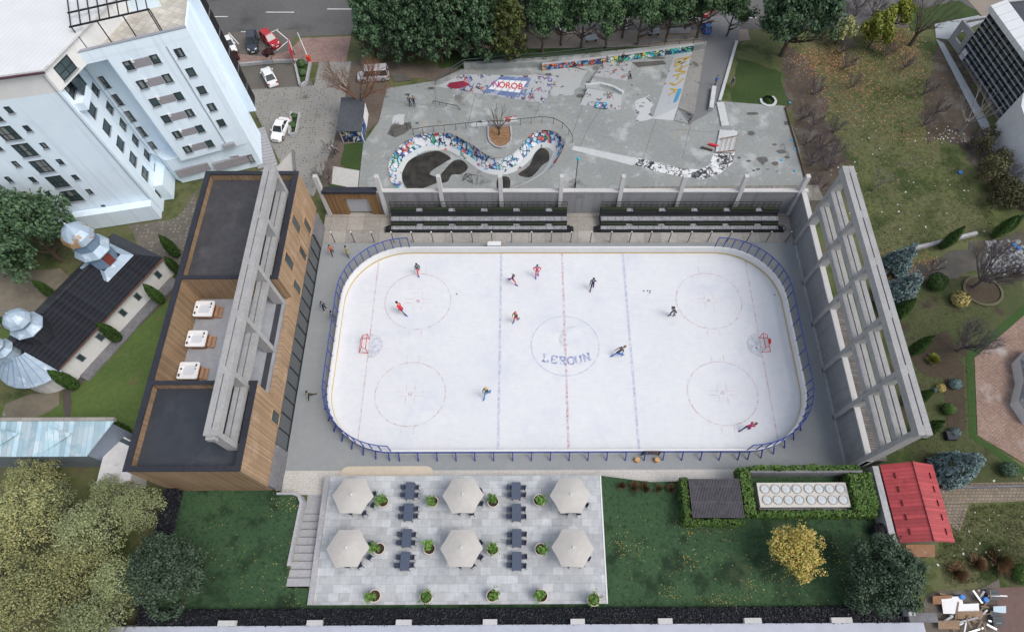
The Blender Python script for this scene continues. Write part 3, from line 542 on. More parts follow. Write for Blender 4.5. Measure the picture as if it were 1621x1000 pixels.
# inner parapet linings
mb=MB()
for y0,y1 in ((YA+.46,YN-.36),(YS+.36,YB-.46)):
    MB().box(XL+.352,XL+.46,y0+.1,y1-.1,8.0,ZT-.1).build('parapet_lining',woodH,tb)
    if y1>0: MB().box(XL+.352,XR-.62,y1-.098,y1,8.0,ZT-.1).build('parapet_lining',woodH,tb)
    else: MB().box(XL+.352,XR-.62,(YB-.46),(YB-.301),8.0,ZT-.1).build('parapet_lining',woodH,tb)
MB().box(XL+.351,XR-.351,YA+.301,YN-.351,7.6,8.3).build('roof',roofm,tb); MB().box(XL+.351,XR-.351,YS+.351,YB-.301,7.6,8.25).build('roof',roofs,tb)
MB().box(XL+.42,XR-.351,YB+.001,YA-.001,TF-.4,TF).build('terrace_floor',terr,tb)
MB().box(-36.45,-35.75,YB+.002,YA-.002,TF+.002,TF+.02).build('drain_strip',mat('drain_dark',(.05,.053,.06),(.04,.043,.05),rough=.7),tb)
MB().box(-35.75,-35.02,YB+.002,YA-.002,TF+.002,TF+.06).build('terrace_edge',terr,tb); MB().box(XR-.5,XR+.02,YB+.052,YA-.052,5.252,5.34).build('terrace_coping',woodE,tb)
# dark base, glass front
MB().box(XL+.36,XR-.5,YS+.1,YN-.36,0,2.89).build('ground_core',conc_d,tb)
MB().box(XR-.499,XR+.3,YS+.1,-14.9,0,2.88).build('concrete_base',conc_d,tb); MB().box(XR-.499,XR+.3,15.9,19.6,0,2.88).build('concrete_base',conc_d,tb)
MB().box(XL+.37,XR-.36,YS+.02,YS+.099,0,.88).build('plinth',conc,tb)
gl=MB().box(XR-.45,XR+.12,-14.85,15.85,.05,2.87).build('glass_front',mat('front_glass',(.085,.09,.095),(.075,.085,.09),rough=.15,spec=.6,scale=.4),tb)
mb=MB()
for i in range(16): y=-14.8+i*(30.6/15); mb.box(XR+.1,XR+.2,y-.06,y+.06,.05,2.87)
mb.box(XR+.1,XR+.22,-14.85,15.85,.0,.12); mb.build('mullions',black,gl)
wf=mat('window_timber',(.42,.27,.16),(.36,.23,.13),rough=.6)
for y,z0,z1,dy in ((13.4,6.1,8.7,.75),(15.75,3.3,5.8,.65),(7.6,6.1,8.7,.75),(11.3,3.25,5.7,.65),(6.0,3.2,5.6,.65),(-11.9,3.0,5.0,.8)):
    f=MB()
    for a,b,c,d in ((y-dy,y-dy+.09,z0,z1),(y+dy-.09,y+dy,z0,z1),(y-dy+.09,y+dy-.09,z1-.09,z1),(y-dy+.09,y+dy-.09,z0,z0+.09)): f.box(XR-.02,XR+.1,a,b,c,d)
    f=f.build('window',wf,tb); MB().box(XR-.05,XR+.006,y-dy+.09,y+dy-.09,z0+.09,z1-.09).build('pane',glassd,f)
t=MB().hexa([(-34.3,20.6,0),(-33.7,20.6,0),(-33.7,23.2,0),(-34.3,23.2,0),(-34.3,21.8,5.4),(-33.7,21.8,5.4),(-33.7,22.6,5.4),(-34.3,22.6,5.4)]) if False else None
# concrete frame through the roof
fr=thing('concrete_trellis','tall concrete frame of twin beams rising through the timber building roof','frame',(-36.3,0,TF))
ys=[17.0,9.9,3.3,-3.6,-10.3,-17.2]; x=-36.15
for y in ys:
    zb=8.31 if (y>4 or y<-10) else TF+.01
    MB().box(x-.62,x+.62,y-.3,y+.3,zb,12.0).build('rib',conc_frame,fr)
for (xa,xb,za,zb) in ((x-.70,x-.07,12.002,12.85),(x+.07,x+.70,12.002,12.85)): MB().box(xa,xb,-17.5,17.3,za,zb).build('beam',conc_frame,fr)
for (xa,xb,za,zb) in ((x-.58,x-.07,8.9,9.6),(x+.07,x+.58,8.9,9.6)):
    for ya,yb in zip(ys[1:],ys[:-1]): MB().box(xa,xb,ya+.322,yb-.322,za,zb).build('beam',conc_frame,fr)
for y in ys: MB().box(x-.069,x+.069,y-.45,y+.45,12.002,12.83).build('beam_tie',conc_frame,fr)
MB().box(x-.46,x+.46,-17.9,-17.502,12.1,12.7).build('end_cap',conc_frame,fr); MB().box(x-.46,x+.46,17.302,17.7,12.1,12.7).build('end_cap',conc_frame,fr)
# hot tubs
tubw=mat('acrylic',(.82,.82,.82),(.79,.79,.79),rough=.25,spec=.5,scale=1); tubs=mat('tub_skirt',(.27,.13,.07),(.22,.105,.055),rough=.6,scale=6); stripes(tubs,(4.,4.,0),1,(.1,.05,.03),.12)
stepw=mat('step_wood',(.42,.23,.12),(.35,.19,.10),rough=.6,scale=6)
def tub():
    t=thing('hot_tub','x','hot tub'); MB().prism(rrect(1.0,.95,.2,5),0,.78).build('skirt',tubs,t)
    s=MB(); o=rrect(1.16,1.1,.2,5); i=rrect(.78,.62,.3,5); i2=rrect(.6,.45,.25,5); n=len(o)
    for k in range(n):
        j=(k+1)%n
        s.face([(*o[k],.78),(*o[j],.78),(*o[j],.92),(*o[k],.92)]); s.face([(*o[k],.92),(*o[j],.92),(*i[j],.92),(*i[k],.92)]); s.face([(*i[k],.92),(*i[j],.92),(*i2[j],.55),(*i2[k],.55)])
    s.face([(*p,.55) for p in i2]); s.face([(*p,.781) for p in o][::-1]); s.build('shell',tubw,t)
    MB().prism(rrect(.7,.53,.25,5),.78,.80).build('water',mat('tub_water',(.62,.66,.70),(.6,.64,.68),rough=.05,spec=.5),t)
    dk=mat('tub_dark',(.03,.03,.035),(.04,.04,.045),rough=.4)
    for px,py,w in ((-.85,.2,.13),(.8,.22,.09)): MB().lathe((px,py,.92),[(w,0),(w*.8,.05)],12).build('jet_dial',dk,t)
    for px,py,a,b in ((.82,.68,.08,.16),(-.95,-.62,.1,.16)): MB().box(px-a,px+a,py-b,py+b,.921,.96).build('control_panel',dk,t)
    st=MB()
    for k,(xa,xb,z) in enumerate(((1.2,1.55,.5),(1.6,1.95,.26))): st.box(xa,xb,-.85,.65,z-.06,z)
    for y in (-.8,.55): st.box(1.22,1.9,y,y+.06,0,.2)
    st.build('steps',stepw,t); return t
t0=tub(); 
for i,y in enumerate((1.75,-2.45,-6.75)):
    o=t0 if i==0 else dup(t0,(0,0,0)); o.location=(-44.75,y,TF); o['label']=['white hot tub with wooden steps nearest the far terrace wall','white hot tub with wooden steps in the middle of the roof terrace','white hot tub with wooden steps against the near terrace wall'][i]; o['group']='hot tubs on the roof terrace'
# ================================================================ patio, stairs, lawn
PZ=1.2
til=mat('patio_tile',(.47,.485,.495),(.40,.415,.43),rough=.6,scale=1.6,scale2=.3); patches(til,(.33,.35,.37),.9,.54,.7); patches(til,(.56,.57,.575),.6,.58,.72,seed=4); bricks(til,1.15,.9,(.62,.62,.63),.014,c1=.84,c2=1.12,offset=.37)
struct('patio',MB().prism([(-28.35,-32.75),(3.45,-32.75),(3.45,-18.25),(-28.35,-18.25)],0,PZ),til,'pale stone tiled patio')
t=MB().box(-28.95,-28.36,-32.75,-18.25,0,PZ+.16).build('patio_kerb',conc); tag(t,'low concrete kerb wall along the stairs side of the patio','kerb')
t=MB().box(3.455,3.62,-32.75,-18.3,.9,PZ+.05).build('patio_kerb',white); tag(t,'thin white edging strip along the lawn side of the patio','kerb')
lawn=mat('lawn_grass',(.031,.068,.030),(.046,.092,.040),rough=.95,scale=4,scale2=.18,bump=.7,bscale=14); patches(lawn,(.014,.032,.014),.35,.50,.62,seed=2); patches(lawn,(.016,.036,.016),2.6,.5,.66,seed=7); patches(lawn,(.06,.075,.04),.22,.60,.70,seed=8); patches(lawn,(.045,.07,.035),.9,.60,.74,seed=5)
cur=[(-33.6,-20.4),(-32.2,-20.4),(-31.55,-20.75),(-31.25,-21.5),(-31.6,-28.5)]
struct('left_lawn',MB().prism([(-45.4,-33.2),(-28.96,-33.2),(-28.96,-31.0),(-31.6,-30.9),(-31.5,-28.4),(-31.4,-21.5),(-31.7,-20.8),(-32.3,-20.5),(-34.3,-20.5),(-34.3,-19.97),(-45.4,-19.97)],-.1,PZ),lawn,'dark lawn left of the patio stairs')
t=MB(); W=[(-34.25,-20.25),(-32.3,-20.25),(-31.55,-20.5),(-31.1,-21.3),(-31.25,-24),(-31.5,-28.6)]; Wi=[(-34.25,-20.5),(-32.4,-20.5),(-31.8,-20.75),(-31.42,-21.45),(-31.55,-24),(-31.78,-28.6)]
for i in range(5): t.hexa([(*W[i+1],0),(*W[i],0),(*Wi[i],0),(*Wi[i+1],0),(*W[i+1],PZ+.22),(*W[i],PZ+.22),(*Wi[i],PZ+.22),(*Wi[i+1],PZ+.22)])
t=t.build('curved_wall',conc); tag(t,'low curved concrete retaining wall beside the stairs','retaining wall')
st=thing('outdoor_stairs','grey slab stairs rising between the lawn wall and the patio','stairs',(-30.2,-25,0))
stm=mat('stair_slab',(.36,.36,.37),(.29,.29,.30),rough=.85,scale=3); nosing=mat('stair_nosing',(.16,.16,.165),(.13,.13,.135))
for i in range(9):
    ya=-22.5-i*.92; MB().box(-31.25-.03*i-.2,-28.97,ya-.92,ya,0,.133*(i+1)).build('step',stm,st); MB().box(-31.25-.03*i-.2,-28.98,ya-.07,ya+.003,.133*(i+1)+.001,.133*(i+1)+.006).build('nosing',nosing,st)
MB().box(-31.2,-28.97,-22.5,-20.2,0,.02).build('landing',stm,st)
struct('right_lawn',MB().prism([(3.63,-33.2),(34.9,-33.2),(34.9,-18.0),(15.5,-18.9),(9.5,-19.1),(3.63,-18.3)],-.1,PZ),lawn,'dark mown lawn right of the patio')
struct('front_lawn',MB().prism([(-28.95,-33.2),(3.62,-33.2),(3.62,-32.76),(-28.95,-32.76)],-.1,PZ-.05),lawn,'narrow lawn strip in front of the patio')
# bottom wall
pw=thing('boundary_wall','white wall with square pillars along the bottom edge','wall',(-5,-35.5,0))
MB().box(-51,37,-36.3,-34.85,-.1,1.9).build('wall_body',mat('wall_bluewhite',(.41,.43,.49),(.37,.39,.45),rough=.6,scale=1),pw)
for px,wd in ((362,.9),(500,.8),(640,.8),(776,.75),(914,.75),(1052,.75),(1190,.9),(1330,1.1)):
    q=G(px,985,1.9); MB().box(q.x-wd,q.x+wd,-34.849,-34.3,-.1,2.35).build('pillar',capm,pw)
q=G(1455,975,2); MB().box(35.4,38.4,-34.84,-33.9,-.1,2.2).build('pillar',conc_d,pw)
t=MB().box(34.95,35.65,-34.2,-17.75,-.1,2.9); t=t.build('boundary_wall',[conc]); tag(t,'grey boundary wall beside the red roofed shed','wall')
# ================================================================ foliage helpers
def clumps_mesh(mb,rng,cents,rad_,n,size,up=.35,asp=.6,jit=.5):
    for c in cents:
        c=Vector(c)
        for _ in range(n):
            d=Vector((rng.gauss(0,1),rng.gauss(0,1),rng.gauss(0,1)*.8)).normalized(); r=rad_*(rng.random()**.45)
            nr=d*.7+Vector((rng.gauss(0,jit),rng.gauss(0,jit),rng.gauss(0,jit)+up)); mb.leaf(c+d*r,nr,size*rng.uniform(.6,1.25),rng,asp)
def limb(mb,p,d,L,r,depth,rng,spread=.6,up=.15,n=4,tips=None,shr=.72,kids=(2,3),seg=3):
    pts=[Vector(p)]; rr=[r]; d=Vector(d).normalized()
    for i in range(seg):
        d=(d+Vector((rng.gauss(0,.12),rng.gauss(0,.12),rng.gauss(0,.08)+up*.15))).normalized(); pts.append(pts[-1]+d*(L/seg)); rr.append(r*(1-.45*(i+1)/seg))
    mb.tube(pts,rr,n,cap=False)
    if depth==0:
        if tips is not None: tips.append(pts[-1])
        return
    for k in range(rng.randint(*kids)):
        t=rng.uniform(.45,1.0); j=min(int(t*seg),seg-1); q=pts[j].lerp(pts[j+1],t*seg-j)
        a=rng.random()*6.28; side=d.orthogonal().normalized(); side=side*math.cos(a)+d.cross(side)*math.sin(a)
        nd=(d+side*rng.uniform(spread*.6,spread*1.3)+Vector((0,0,up))).normalized(); limb(mb,q,nd,L*rng.uniform(shr*.8,shr*1.1),r*.55,depth-1,rng,spread,up,max(3,n-1),tips,shr,kids,seg)
    limb(mb,pts[-1],d,L*shr*.9,r*.5,depth-1,rng,spread,up,max(3,n-1),tips,shr,kids,seg)
bark=mat('bark',(.10,.075,.055),(.065,.05,.04),rough=.95,scale=8); barkg=mat('bark_grey',(.13,.115,.11),(.09,.08,.078),rough=.95,scale=8); barkr=mat('bark_red',(.13,.075,.05),(.10,.055,.04),rough=.95,scale=8); barkp=mat('bark_pale',(.27,.25,.23),(.2,.185,.17),rough=.95,scale=8); barkv=mat('bark_violet',(.14,.115,.125),(.10,.085,.092),rough=.95,scale=8)
L_pine=leafmat('pine_needles',[(.035,.07,.038),(.052,.10,.05),(.075,.135,.065),(.105,.17,.085)])
L_green=leafmat('broad_leaves',[(.038,.08,.028),(.06,.115,.042),(.085,.145,.055),(.12,.18,.075)])
L_lawn=leafmat('laurel_leaves',[(.03,.058,.033),(.05,.085,.05),(.075,.115,.072),(.10,.14,.092)])
L_olive=leafmat('autumn_olive',[(.16,.175,.08),(.22,.24,.105),(.28,.30,.14),(.38,.345,.13),(.24,.265,.13)])
L_yel=leafmat('autumn_yellow',[(.30,.27,.05),(.45,.37,.08),(.25,.27,.07),(.38,.22,.07),(.52,.45,.17)])
L_lime=leafmat('lime_leaves',[(.10,.14,.02),(.17,.20,.03),(.26,.25,.04)])
L_pale=leafmat('pale_yellow_leaves',[(.36,.29,.10),(.45,.36,.13),(.28,.24,.09)])
L_spruce=leafmat('blue_spruce_needles',[(.10,.155,.155),(.16,.225,.225),(.07,.115,.115),(.21,.28,.28)])
L_thuja=leafmat('thuja_leaves',[(.02,.05,.008),(.035,.08,.012),(.05,.10,.02)])
L_hedge=leafmat('hedge_leaves',[(.03,.07,.012),(.06,.115,.02),(.09,.15,.035),(.04,.085,.018)])
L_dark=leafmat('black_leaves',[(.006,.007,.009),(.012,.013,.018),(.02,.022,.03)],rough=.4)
L_pot=leafmat('pot_leaves',[(.05,.13,.02),(.09,.20,.03),(.15,.27,.055),(.20,.30,.09)])
L_purple=leafmat('plum_leaves',[(.05,.018,.02),(.08,.03,.03),(.035,.012,.016)])
L_brown=leafmat('dry_grass',[(.20,.12,.06),(.14,.08,.04),(.25,.16,.09)])
L_grey=leafmat('grey_leaves',[(.10,.14,.12),(.14,.18,.15)])
core=mat('crown_core',(.025,.035,.015),(.018,.026,.012),rough=1)
def blob_pts(rng,n,rx,ry,rz,z0,hollow=.55):
    o=[]
    while len(o)<n:
        v=Vector((rng.uniform(-1,1),rng.uniform(-1,1),rng.uniform(-1,1))); 
        if hollow<v.length<1: o.append((v.x*rx,v.y*ry,z0+v.z*rz))
    return o
def tree(name,label,cat,h,r,lm,bk,seed,nc=60,nl=55,ls=.3,trunk=.35,base=.35,shape='round',group=None,cr=.9,up=.4,twigs=0):
    rng=random.Random(seed); t=thing(name,label,cat,group=group)
    tips=[]; tm=MB(); th=h*base
    tm.tube([(0,0,-.1),(rng.uniform(-.1,.1),rng.uniform(-.1,.1),th*.5),(0,0,th),(0,0,h*.75)],[trunk,trunk*.8,trunk*.7,trunk*.25],7)
    for k in range(9): a=rng.random()*6.28; z=th*rng.uniform(.8,1.6); limb(tm,(0,0,min(z,h*.7)),(math.cos(a),math.sin(a),.5),r*.75,trunk*.35,1,rng,.6,.25,4,None)
    for k in range(twigs): a=6.28*k/max(1,twigs)+rng.random(); limb(tm,(0,0,th*rng.uniform(.8,1.8)),(math.cos(a)*.8,math.sin(a)*.8,.75),r*.62,trunk*.22,2,rng,.5,.3,4,None,.7,(2,3))
    tm.build('trunk',bk,t)
    cm=MB(); cents=[]
    if shape=='round':
        lobes=[]; zc=th+(h-th)*.5; nlb=max(6,nc//13)
        for k in range(nlb):
            a=k*2.39996+rng.gauss(0,.25); f=math.sqrt((k+.5)/nlb)*rng.uniform(.62,.84); lz=zc+(h-th)*(.22-.50*f*f+rng.uniform(-.14,.10)); lobes.append((Vector((math.cos(a)*f*r,math.sin(a)*f*r,lz)),r*rng.uniform(.26,.42)))
        for k in range(nc):
            c,lr=lobes[k%nlb]; d=Vector((rng.gauss(0,1),rng.gauss(0,1),rng.gauss(0,1)+.35)).normalized(); cents.append(tuple(c+d*lr*rng.uniform(.7,1.05)))
    elif shape=='pine':
        for k in range(nc):
            f=rng.random()**.8; z=th+(h-th)*f; rr=r*(1-.72*f**1.7)*rng.uniform(.35,1); a=rng.random()*6.28; cents.append((rr*math.cos(a),rr*math.sin(a),z))
    elif shape=='cone':
        for k in range(nc):
            f=1-math.sqrt(rng.random()); z=th+(h-th)*f; rr=r*(1-f)*rng.uniform(.75,1.02)+.1; a=rng.random()*6.28; cents.append((rr*math.cos(a),rr*math.sin(a),z))
    clumps_mesh(cm,rng,cents,cr,nl,ls,up)
    cm.build('crown',lm,t); return t
def bare(name,label,h,seed,bk,depth=4,spread=.55,r=.16,cat='bare tree',group=None,trunk=.25,nb=5,up=.25,shr=.7,kids=(2,3),tilt=.75,twig=None):
    rng=random.Random(seed); t=thing(name,label,cat,group=group); r*=1.5; tm=MB(); tm.tube([(0,0,-.1),(.05,0,h*trunk*.6),(0,.05,h*trunk)],[r*1.25,r,r*.85],6); tm.build('trunk',bk,t)
    cm=MB(); tips=[]
    for k in range(nb): a=6.28*k/nb+rng.random(); limb(cm,(0,.03,h*trunk*rng.uniform(.75,1)),(math.cos(a)*tilt,math.sin(a)*tilt,1),h*.36,r*.5,depth-1,rng,spread,up,4,tips,shr,kids)
    cm.build('branches',twig or bk,t)
    t['_t']=len(tips); del t['_t']; return t,tips
def place(o,px,py,z=0,sc=1.0,rot=0,label=None): q=G(px,py,z); o.location=(q.x,q.y,z); o.rotation_euler=(0,0,rot); o.scale=(sc,)*3 if not isinstance(sc,tuple) else sc; (label and o.__setitem__('label',label)); return o
def drop(proto,lst,group,z=-.08):
    rng=random.Random(len(lst)*7+3)
    for i,(px,py,sc,lab) in enumerate(lst):
        if i==0: place(proto,px,py,z,sc,rng.random()*6,lab); proto['group']=group
        else: q=G(px,py,z); dup(proto,(q.x,q.y,z),rng.random()*6,lab,group,sc)
# ---- pines along the street (two prototypes)
GP='evergreen trees in the row behind the skate park'
pA=tree('pine_tree','x','pine tree',11.5,3.7,L_pine,bark,11,nc=230,nl=36,ls=.24,trunk=.3,base=.12,shape='pine',cr=.6)
drop(pA,[(597,92,.95,'dark pine standing alone at the street end of the row'),(640,98,.85,'dense pine right of the lone street end pine'),(665,92,1.1,'tall pine behind the parked silver van, amid the dense group'),(700,98,1.0,'dense low branching pine above the left graffiti bank'),(730,88,1.12,'tall pine right above the maroon graffiti shape'),(628,62,.95,'pine of the back row nearest the street end'),(690,58,1.0,'pine of the back row amid the dense group'),(655,45,1.0,'hindmost pine at the top edge above the silver van'),(745,55,.95,'pine of the back row behind the blue lettered panel'),(775,48,1.0,'hindmost pine at the top edge left of the yellow green pine'),(835,50,.9,'pine of the back row right of the yellow green pine'),(765,96,.95,'spreading pine above the blue lettered graffiti panel')],GP)
pB=tree('row_tree','x','tree',10,3.4,leafmat('row_leaves',[(.028,.06,.028),(.042,.085,.036),(.06,.11,.045),(.085,.14,.06)]),bark,23,nc=150,nl=48,ls=.24,trunk=.28,base=.16,shape='round',cr=.75)
pB['category']='tree'
pC=tree('mossy_pine','yellow green pine in the middle of the street row, paler than its neighbours','pine tree',11,3.4,leafmat('mossy_needles',[(.03,.045,.012),(.055,.07,.018),(.08,.09,.025)]),bark,31,nc=190,nl=36,ls=.24,trunk=.3,base=.15,shape='pine',cr=.62); place(pC,805,98,-.08,1.0,1.2); pC['group']=GP
drop(pB,[(859,84,1.0,'round crowned tree with a bare lower trunk right of the yellow green pine'),(920,78,1.02,'round crowned tree with a tall visible trunk beside the white bench'),(958,77,.92,'slim round crowned tree above the middle of the skate park wall'),(1008,72,1.0,'round crowned tree left of the pavement bench pair'),(1054,67,.98,'round crowned tree behind the end of the long graffiti wall'),(1103,60,1.05,'leaning tree beside the path mouth at the end of the row'),(888,72,.85,'smaller tree squeezed left of the tree by the left bench'),(985,60,.85,'smaller tree of the back line in the middle of the street row'),(1030,56,.85,'smaller tree of the back line by the right bench'),(1082,52,.8,'smaller tree of the back line by the low concrete wall'),(1150,58,.8,'tree in a small round pit in the middle of the asphalt path')],GP)
big=tree('big_tree','huge dark green tree at the head of the rough field','tree',12,6.3,L_pine,bark,41,nc=300,nl=52,ls=.27,trunk=.5,base=.18,shape='round',cr=.95); place(big,1237,88,-.08,1.0)
tr=tree('yellow_bush','bright yellow green bushy tree at the top of the rough field','tree',5,2.2,L_lime,bark,47,nc=60,nl=60,ls=.22,trunk=.15,base=.15,cr=.7); place(tr,1375,75,-.08,1.1); 
tr2=dup(tr,(0,0,0),1,'second yellow green bush behind the bright one, partly bare','yellow bushes above the field',.95); place(tr2,1412,45,-.08,.9,2); tr['group']='yellow bushes above the field'
tr3=tree('olive_bush','olive brown thin bush between the huge tree and the yellow bush','bush',4,2.2,L_olive,bark,48,nc=30,nl=40,ls=.22,trunk=.12,base=.15,cr=.7); place(tr3,1322,70,-.08,1)
# ---- left bottom wood
GW='autumn trees in the lower left wood'
wA=tree('autumn_tree','x','tree',8,4.3,L_olive,barkg,61,nc=190,nl=44,ls=.115,trunk=.25,base=.15,cr=.85,up=.6,twigs=16)
wB=tree('autumn_tree','x','tree',8,3.4,leafmat('autumn_green',[(.16,.19,.085),(.21,.25,.115),(.27,.30,.15),(.32,.34,.18)]),barkg,67,nc=180,nl=44,ls=.11,trunk=.22,base=.15,cr=.8,up=.6,twigs=16)
drop(wA,[(85,775,.7,'autumn tree at the left edge in front of the blue metal roof'),(100,830,1.0,'autumn tree in the middle of the lower left wood'),(30,880,1.05,'yellowish autumn tree at the left edge, second from the bottom'),(120,945,1.1,'autumn tree near the bottom edge left of the dark hedge'),(20,985,1.1,'autumn tree in the bottom left corner'),(170,900,.9,'autumn tree behind the round green bush tree')],GW)
drop(wB,[(205,790,.65,'greener tree in front of the small white block'),(250,815,.75,'greener tree close to the corner of the timber building'),(190,850,1.0,'greener tree between the timber building corner and the dark hedge'),(230,925,.85,'greener tree just left of the dark hedge near the bottom'),(120,812,.8,'greener tree below the blue metal roof'),(200,985,1.0,'greener tree at the bottom edge left of the white wall end')],GW)
lv=tree('laurel_tree','x','tree',6.2,4.2,L_lawn,bark,71,nc=260,nl=75,ls=.14,trunk=.2,base=.08,cr=.65,up=.4)
drop(lv,[(293,908,.98,'round grey green bush tree on the left lawn corner'),(1370,912,1.0,'large round grey green bush tree on the right lawn corner')],'round bush trees at the lawn corners',1.1)
yt=tree('yellow_tree','small round tree with yellow and red autumn leaves on the right lawn','tree',5.2,3.0,L_yel,bark,73,nc=230,nl=46,ls=.12,trunk=.12,base=.25,cr=.55,up=.6); place(yt,1238,880,PZ,1.0)
# ---- big dark tree beside the white tower
dk=tree('dark_tree','broad dark tree between the white tower and the church','tree',9,5.2,L_pine,bark,79,nc=220,nl=50,ls=.22,trunk=.35,base=.15,cr=.85); place(dk,98,412,-.08,1.22)
dk2=tree('dark_shrub','x','tree',5.5,3.2,L_green,bark,80,nc=60,nl=60,ls=.25,trunk=.2,base=.15,cr=.9); place(dk2,30,420,-.08,1.1,0,'dark green tree at the left edge beside the church yard')
# ---- bare trees
b1,_=bare('bare_tree','tall reddish bare tree over the graffiti shed',8.5,5,barkr,depth=5,spread=.6,r=.2,nb=7,up=.12,tilt=1.0,twig=mat('twig_red',(.19,.10,.065),(.15,.08,.05),rough=.95)); place(b1,578,180,-.08,1.0)
b2,_=bare('bare_tree','small dark bare tree in the leaf filled skate park bed',4.6,6,bark,depth=4,spread=.42,r=.09,nb=8,up=.1,tilt=.8,shr=.75,kids=(1,2)); place(b2,790,214,0,1.0)
b3,_=bare('bare_tree','thin bare shrub tree beside the timber entrance wall',3.6,8,barkv,depth=5,spread=.5,r=.08,nb=7,tilt=.9); place(b3,522,292,-.05,1.0)
b4=dup(b3,(0,0,0),2,'thin bare shrub tree above the small grass patch',None,.8); place(b4,528,250,-.05,.75,2)
b5,_=bare('bare_tree','dark bare tree in front of the glass office',8,9,bark,depth=5,spread=.55,r=.2,nb=6,tilt=.9,kids=(2,2)); place(b5,1440,72,-.08,1.0)
b6,_=bare('bare_tree','pale wide bare tree among rubble by the glass office path',6.5,10,barkp,depth=4,spread=.5,r=.15,nb=6,tilt=1.0,kids=(1,2)); place(b6,1520,208,-.08,1.0)
b7,_=bare('bare_tree','small silvery bare tree in the lower part of the field',3.6,12,barkp,depth=4,spread=.5,r=.08,nb=6,kids=(2,2)); place(b7,1382,302,-.08,1.0)
b8,_=bare('bare_tree','large grey violet bare tree over the round garden bed',7.0,13,barkv,depth=5,spread=.6,r=.15,nb=15,tilt=1.0,kids=(2,3)); place(b8,1540,455,-.08,1.0)
b9=dup(b8,(0,0,0),1,'grey violet bare tree beside the brick court corner',None,.7); place(b9,1516,556,-.08,.72,2.2)
b10,_=bare('bare_shrub','x',2.6,15,barkv,depth=4,spread=.6,r=.06,nb=9,tilt=1.2,cat='bare shrub',trunk=.12)
drop(b10,[(1310,270,1.5,'bare grey shrub beside the skate park end wall'),(1290,305,1.3,'bare grey shrub at the corner of the old concrete wall'),(1335,110,1.2,'bare brown shrub in front of the huge field tree'),(1345,140,1.1,'bare brown shrub on the leaf litter below the huge tree'),(1400,90,1.1,'bare brown shrub under the yellow bush'),(1460,200,1.0,'bare grey shrub left of the rubble heap'),(1310,20,1.6,'bare grey shrub behind the huge tree at the top edge'),(1355,18,1.5,'bare grey shrub left of the second yellow bush'),(1300,60,1.4,'bare brown shrub behind the leaf litter, left'),(1330,85,1.2,'bare brown shrub on the leaf litter, middle'),(1290,150,1.2,'bare grey shrub on the bare earth near the grass'),(1285,200,1.1,'bare grey shrub on the earth strip, upper'),(1300,235,1.3,'bare grey shrub on the earth strip, lower'),(1460,150,1.3,'bare shrub on the dark earth left of the office path'),(1480,180,1.2,'bare shrub above the rubble heap'),(1395,45,1.4,'bare shrub between the two yellow bushes'),(1430,110,1.2,'bare shrub at the foot of the dark bare tree'),(1555,250,1.2,'bare shrub among the scrub bushes'),(1268,190,1.3,'bare shrub against the rusty edge, upper'),(1275,230,1.3,'bare shrub against the rusty edge, middle'),(1283,262,1.4,'bare shrub against the rusty edge, lower'),(1320,210,1.2,'bare shrub at the inner side of the earth strip, upper'),(1322,245,1.2,'bare shrub at the inner side of the earth strip, lower'),(1340,40,1.5,'bare shrub under the top edge right of the huge tree'),(1380,25,1.4,'bare shrub behind the second yellow bush'),(1420,20,1.4,'bare shrub at the top edge behind the dark bare tree'),(1535,235,1.3,'bare shrub between rubble heap and scrub bushes'),(1590,285,1.3,'bare shrub amid the lowest scrub bushes'),(1475,430,1.0,'bare shrub at the stream wall below the left cypress')],'bare shrubs round the field')
ob=tree('scrub_bush','x','bush',2.8,2.0,leafmat('scrub_leaves',[(.06,.06,.025),(.09,.085,.035),(.045,.05,.02),(.12,.10,.045)]),bark,83,nc=30,nl=40,ls=.16,trunk=.06,base=.1,cr=.7)
drop(ob,[(1556,222,.75,'scrubby olive bush nearest the rubble heap'),(1572,262,.85,'scrubby olive bush in the middle of the row by the white roof'),(1578,305,.95,'scrubby olive bush at the lower end by the white roof'),(1608,325,.9,'scrubby olive bush at the right edge above the stream'),(1545,240,.85,'scrubby olive bush left of the row by the white roof'),(1556,285,1.2,'scrubby olive bush leftmost at the lower end of the row'),(1596,312,.8,'scrubby olive bush closest to the white roof'),(1575,325,1.0,'scrubby olive bush lowest of the row above the stream')],'scrub bushes beside the white roof')
# ---- spruces, thujas, garden shrubs
sp=tree('blue_spruce','x','spruce',5.6,2.0,L_spruce,bark,91,nc=130,nl=34,ls=.19,trunk=.12,base=.06,shape='cone',cr=.5,up=.7)
drop(sp,[(1412,425,.9,'small blue spruce touching the frame beside the stream'),(1405,480,1.15,'larger blue spruce against the concrete frame'),(1496,748,1.05,'big silvery blue spruce beside the red roofed shed')],'blue spruces in the garden')
def conifer(name,h,r,lm,seed,prof,n=1900,ls=.11):
    rng=random.Random(seed); t=thing(name,'x','conifer'); MB().lathe((0,0,0),[(r*.8*prof(f),h*f) for f in [i/10 for i in range(11)]],10).build('trunk',core,t); m=MB()
    for _ in range(n):
        f=rng.random(); a=rng.random()*6.28; rr=r*prof(f)*rng.uniform(.88,1.06); nr=Vector((math.cos(a),math.sin(a),.3+rng.gauss(0,.3))); m.leaf((rr*math.cos(a),rr*math.sin(a),h*f),nr+Vector((rng.gauss(0,.3),rng.gauss(0,.3),0)),ls*rng.uniform(.7,1.3),rng,.7)
    m.build('crown',lm,t); return t
col=lambda f: min(1,.35+f*3.2) if f<.35 else max(.02,1-((f-.35)/.65)**2.2)
th=conifer('cypress',5.0,.9,L_thuja,95,col)
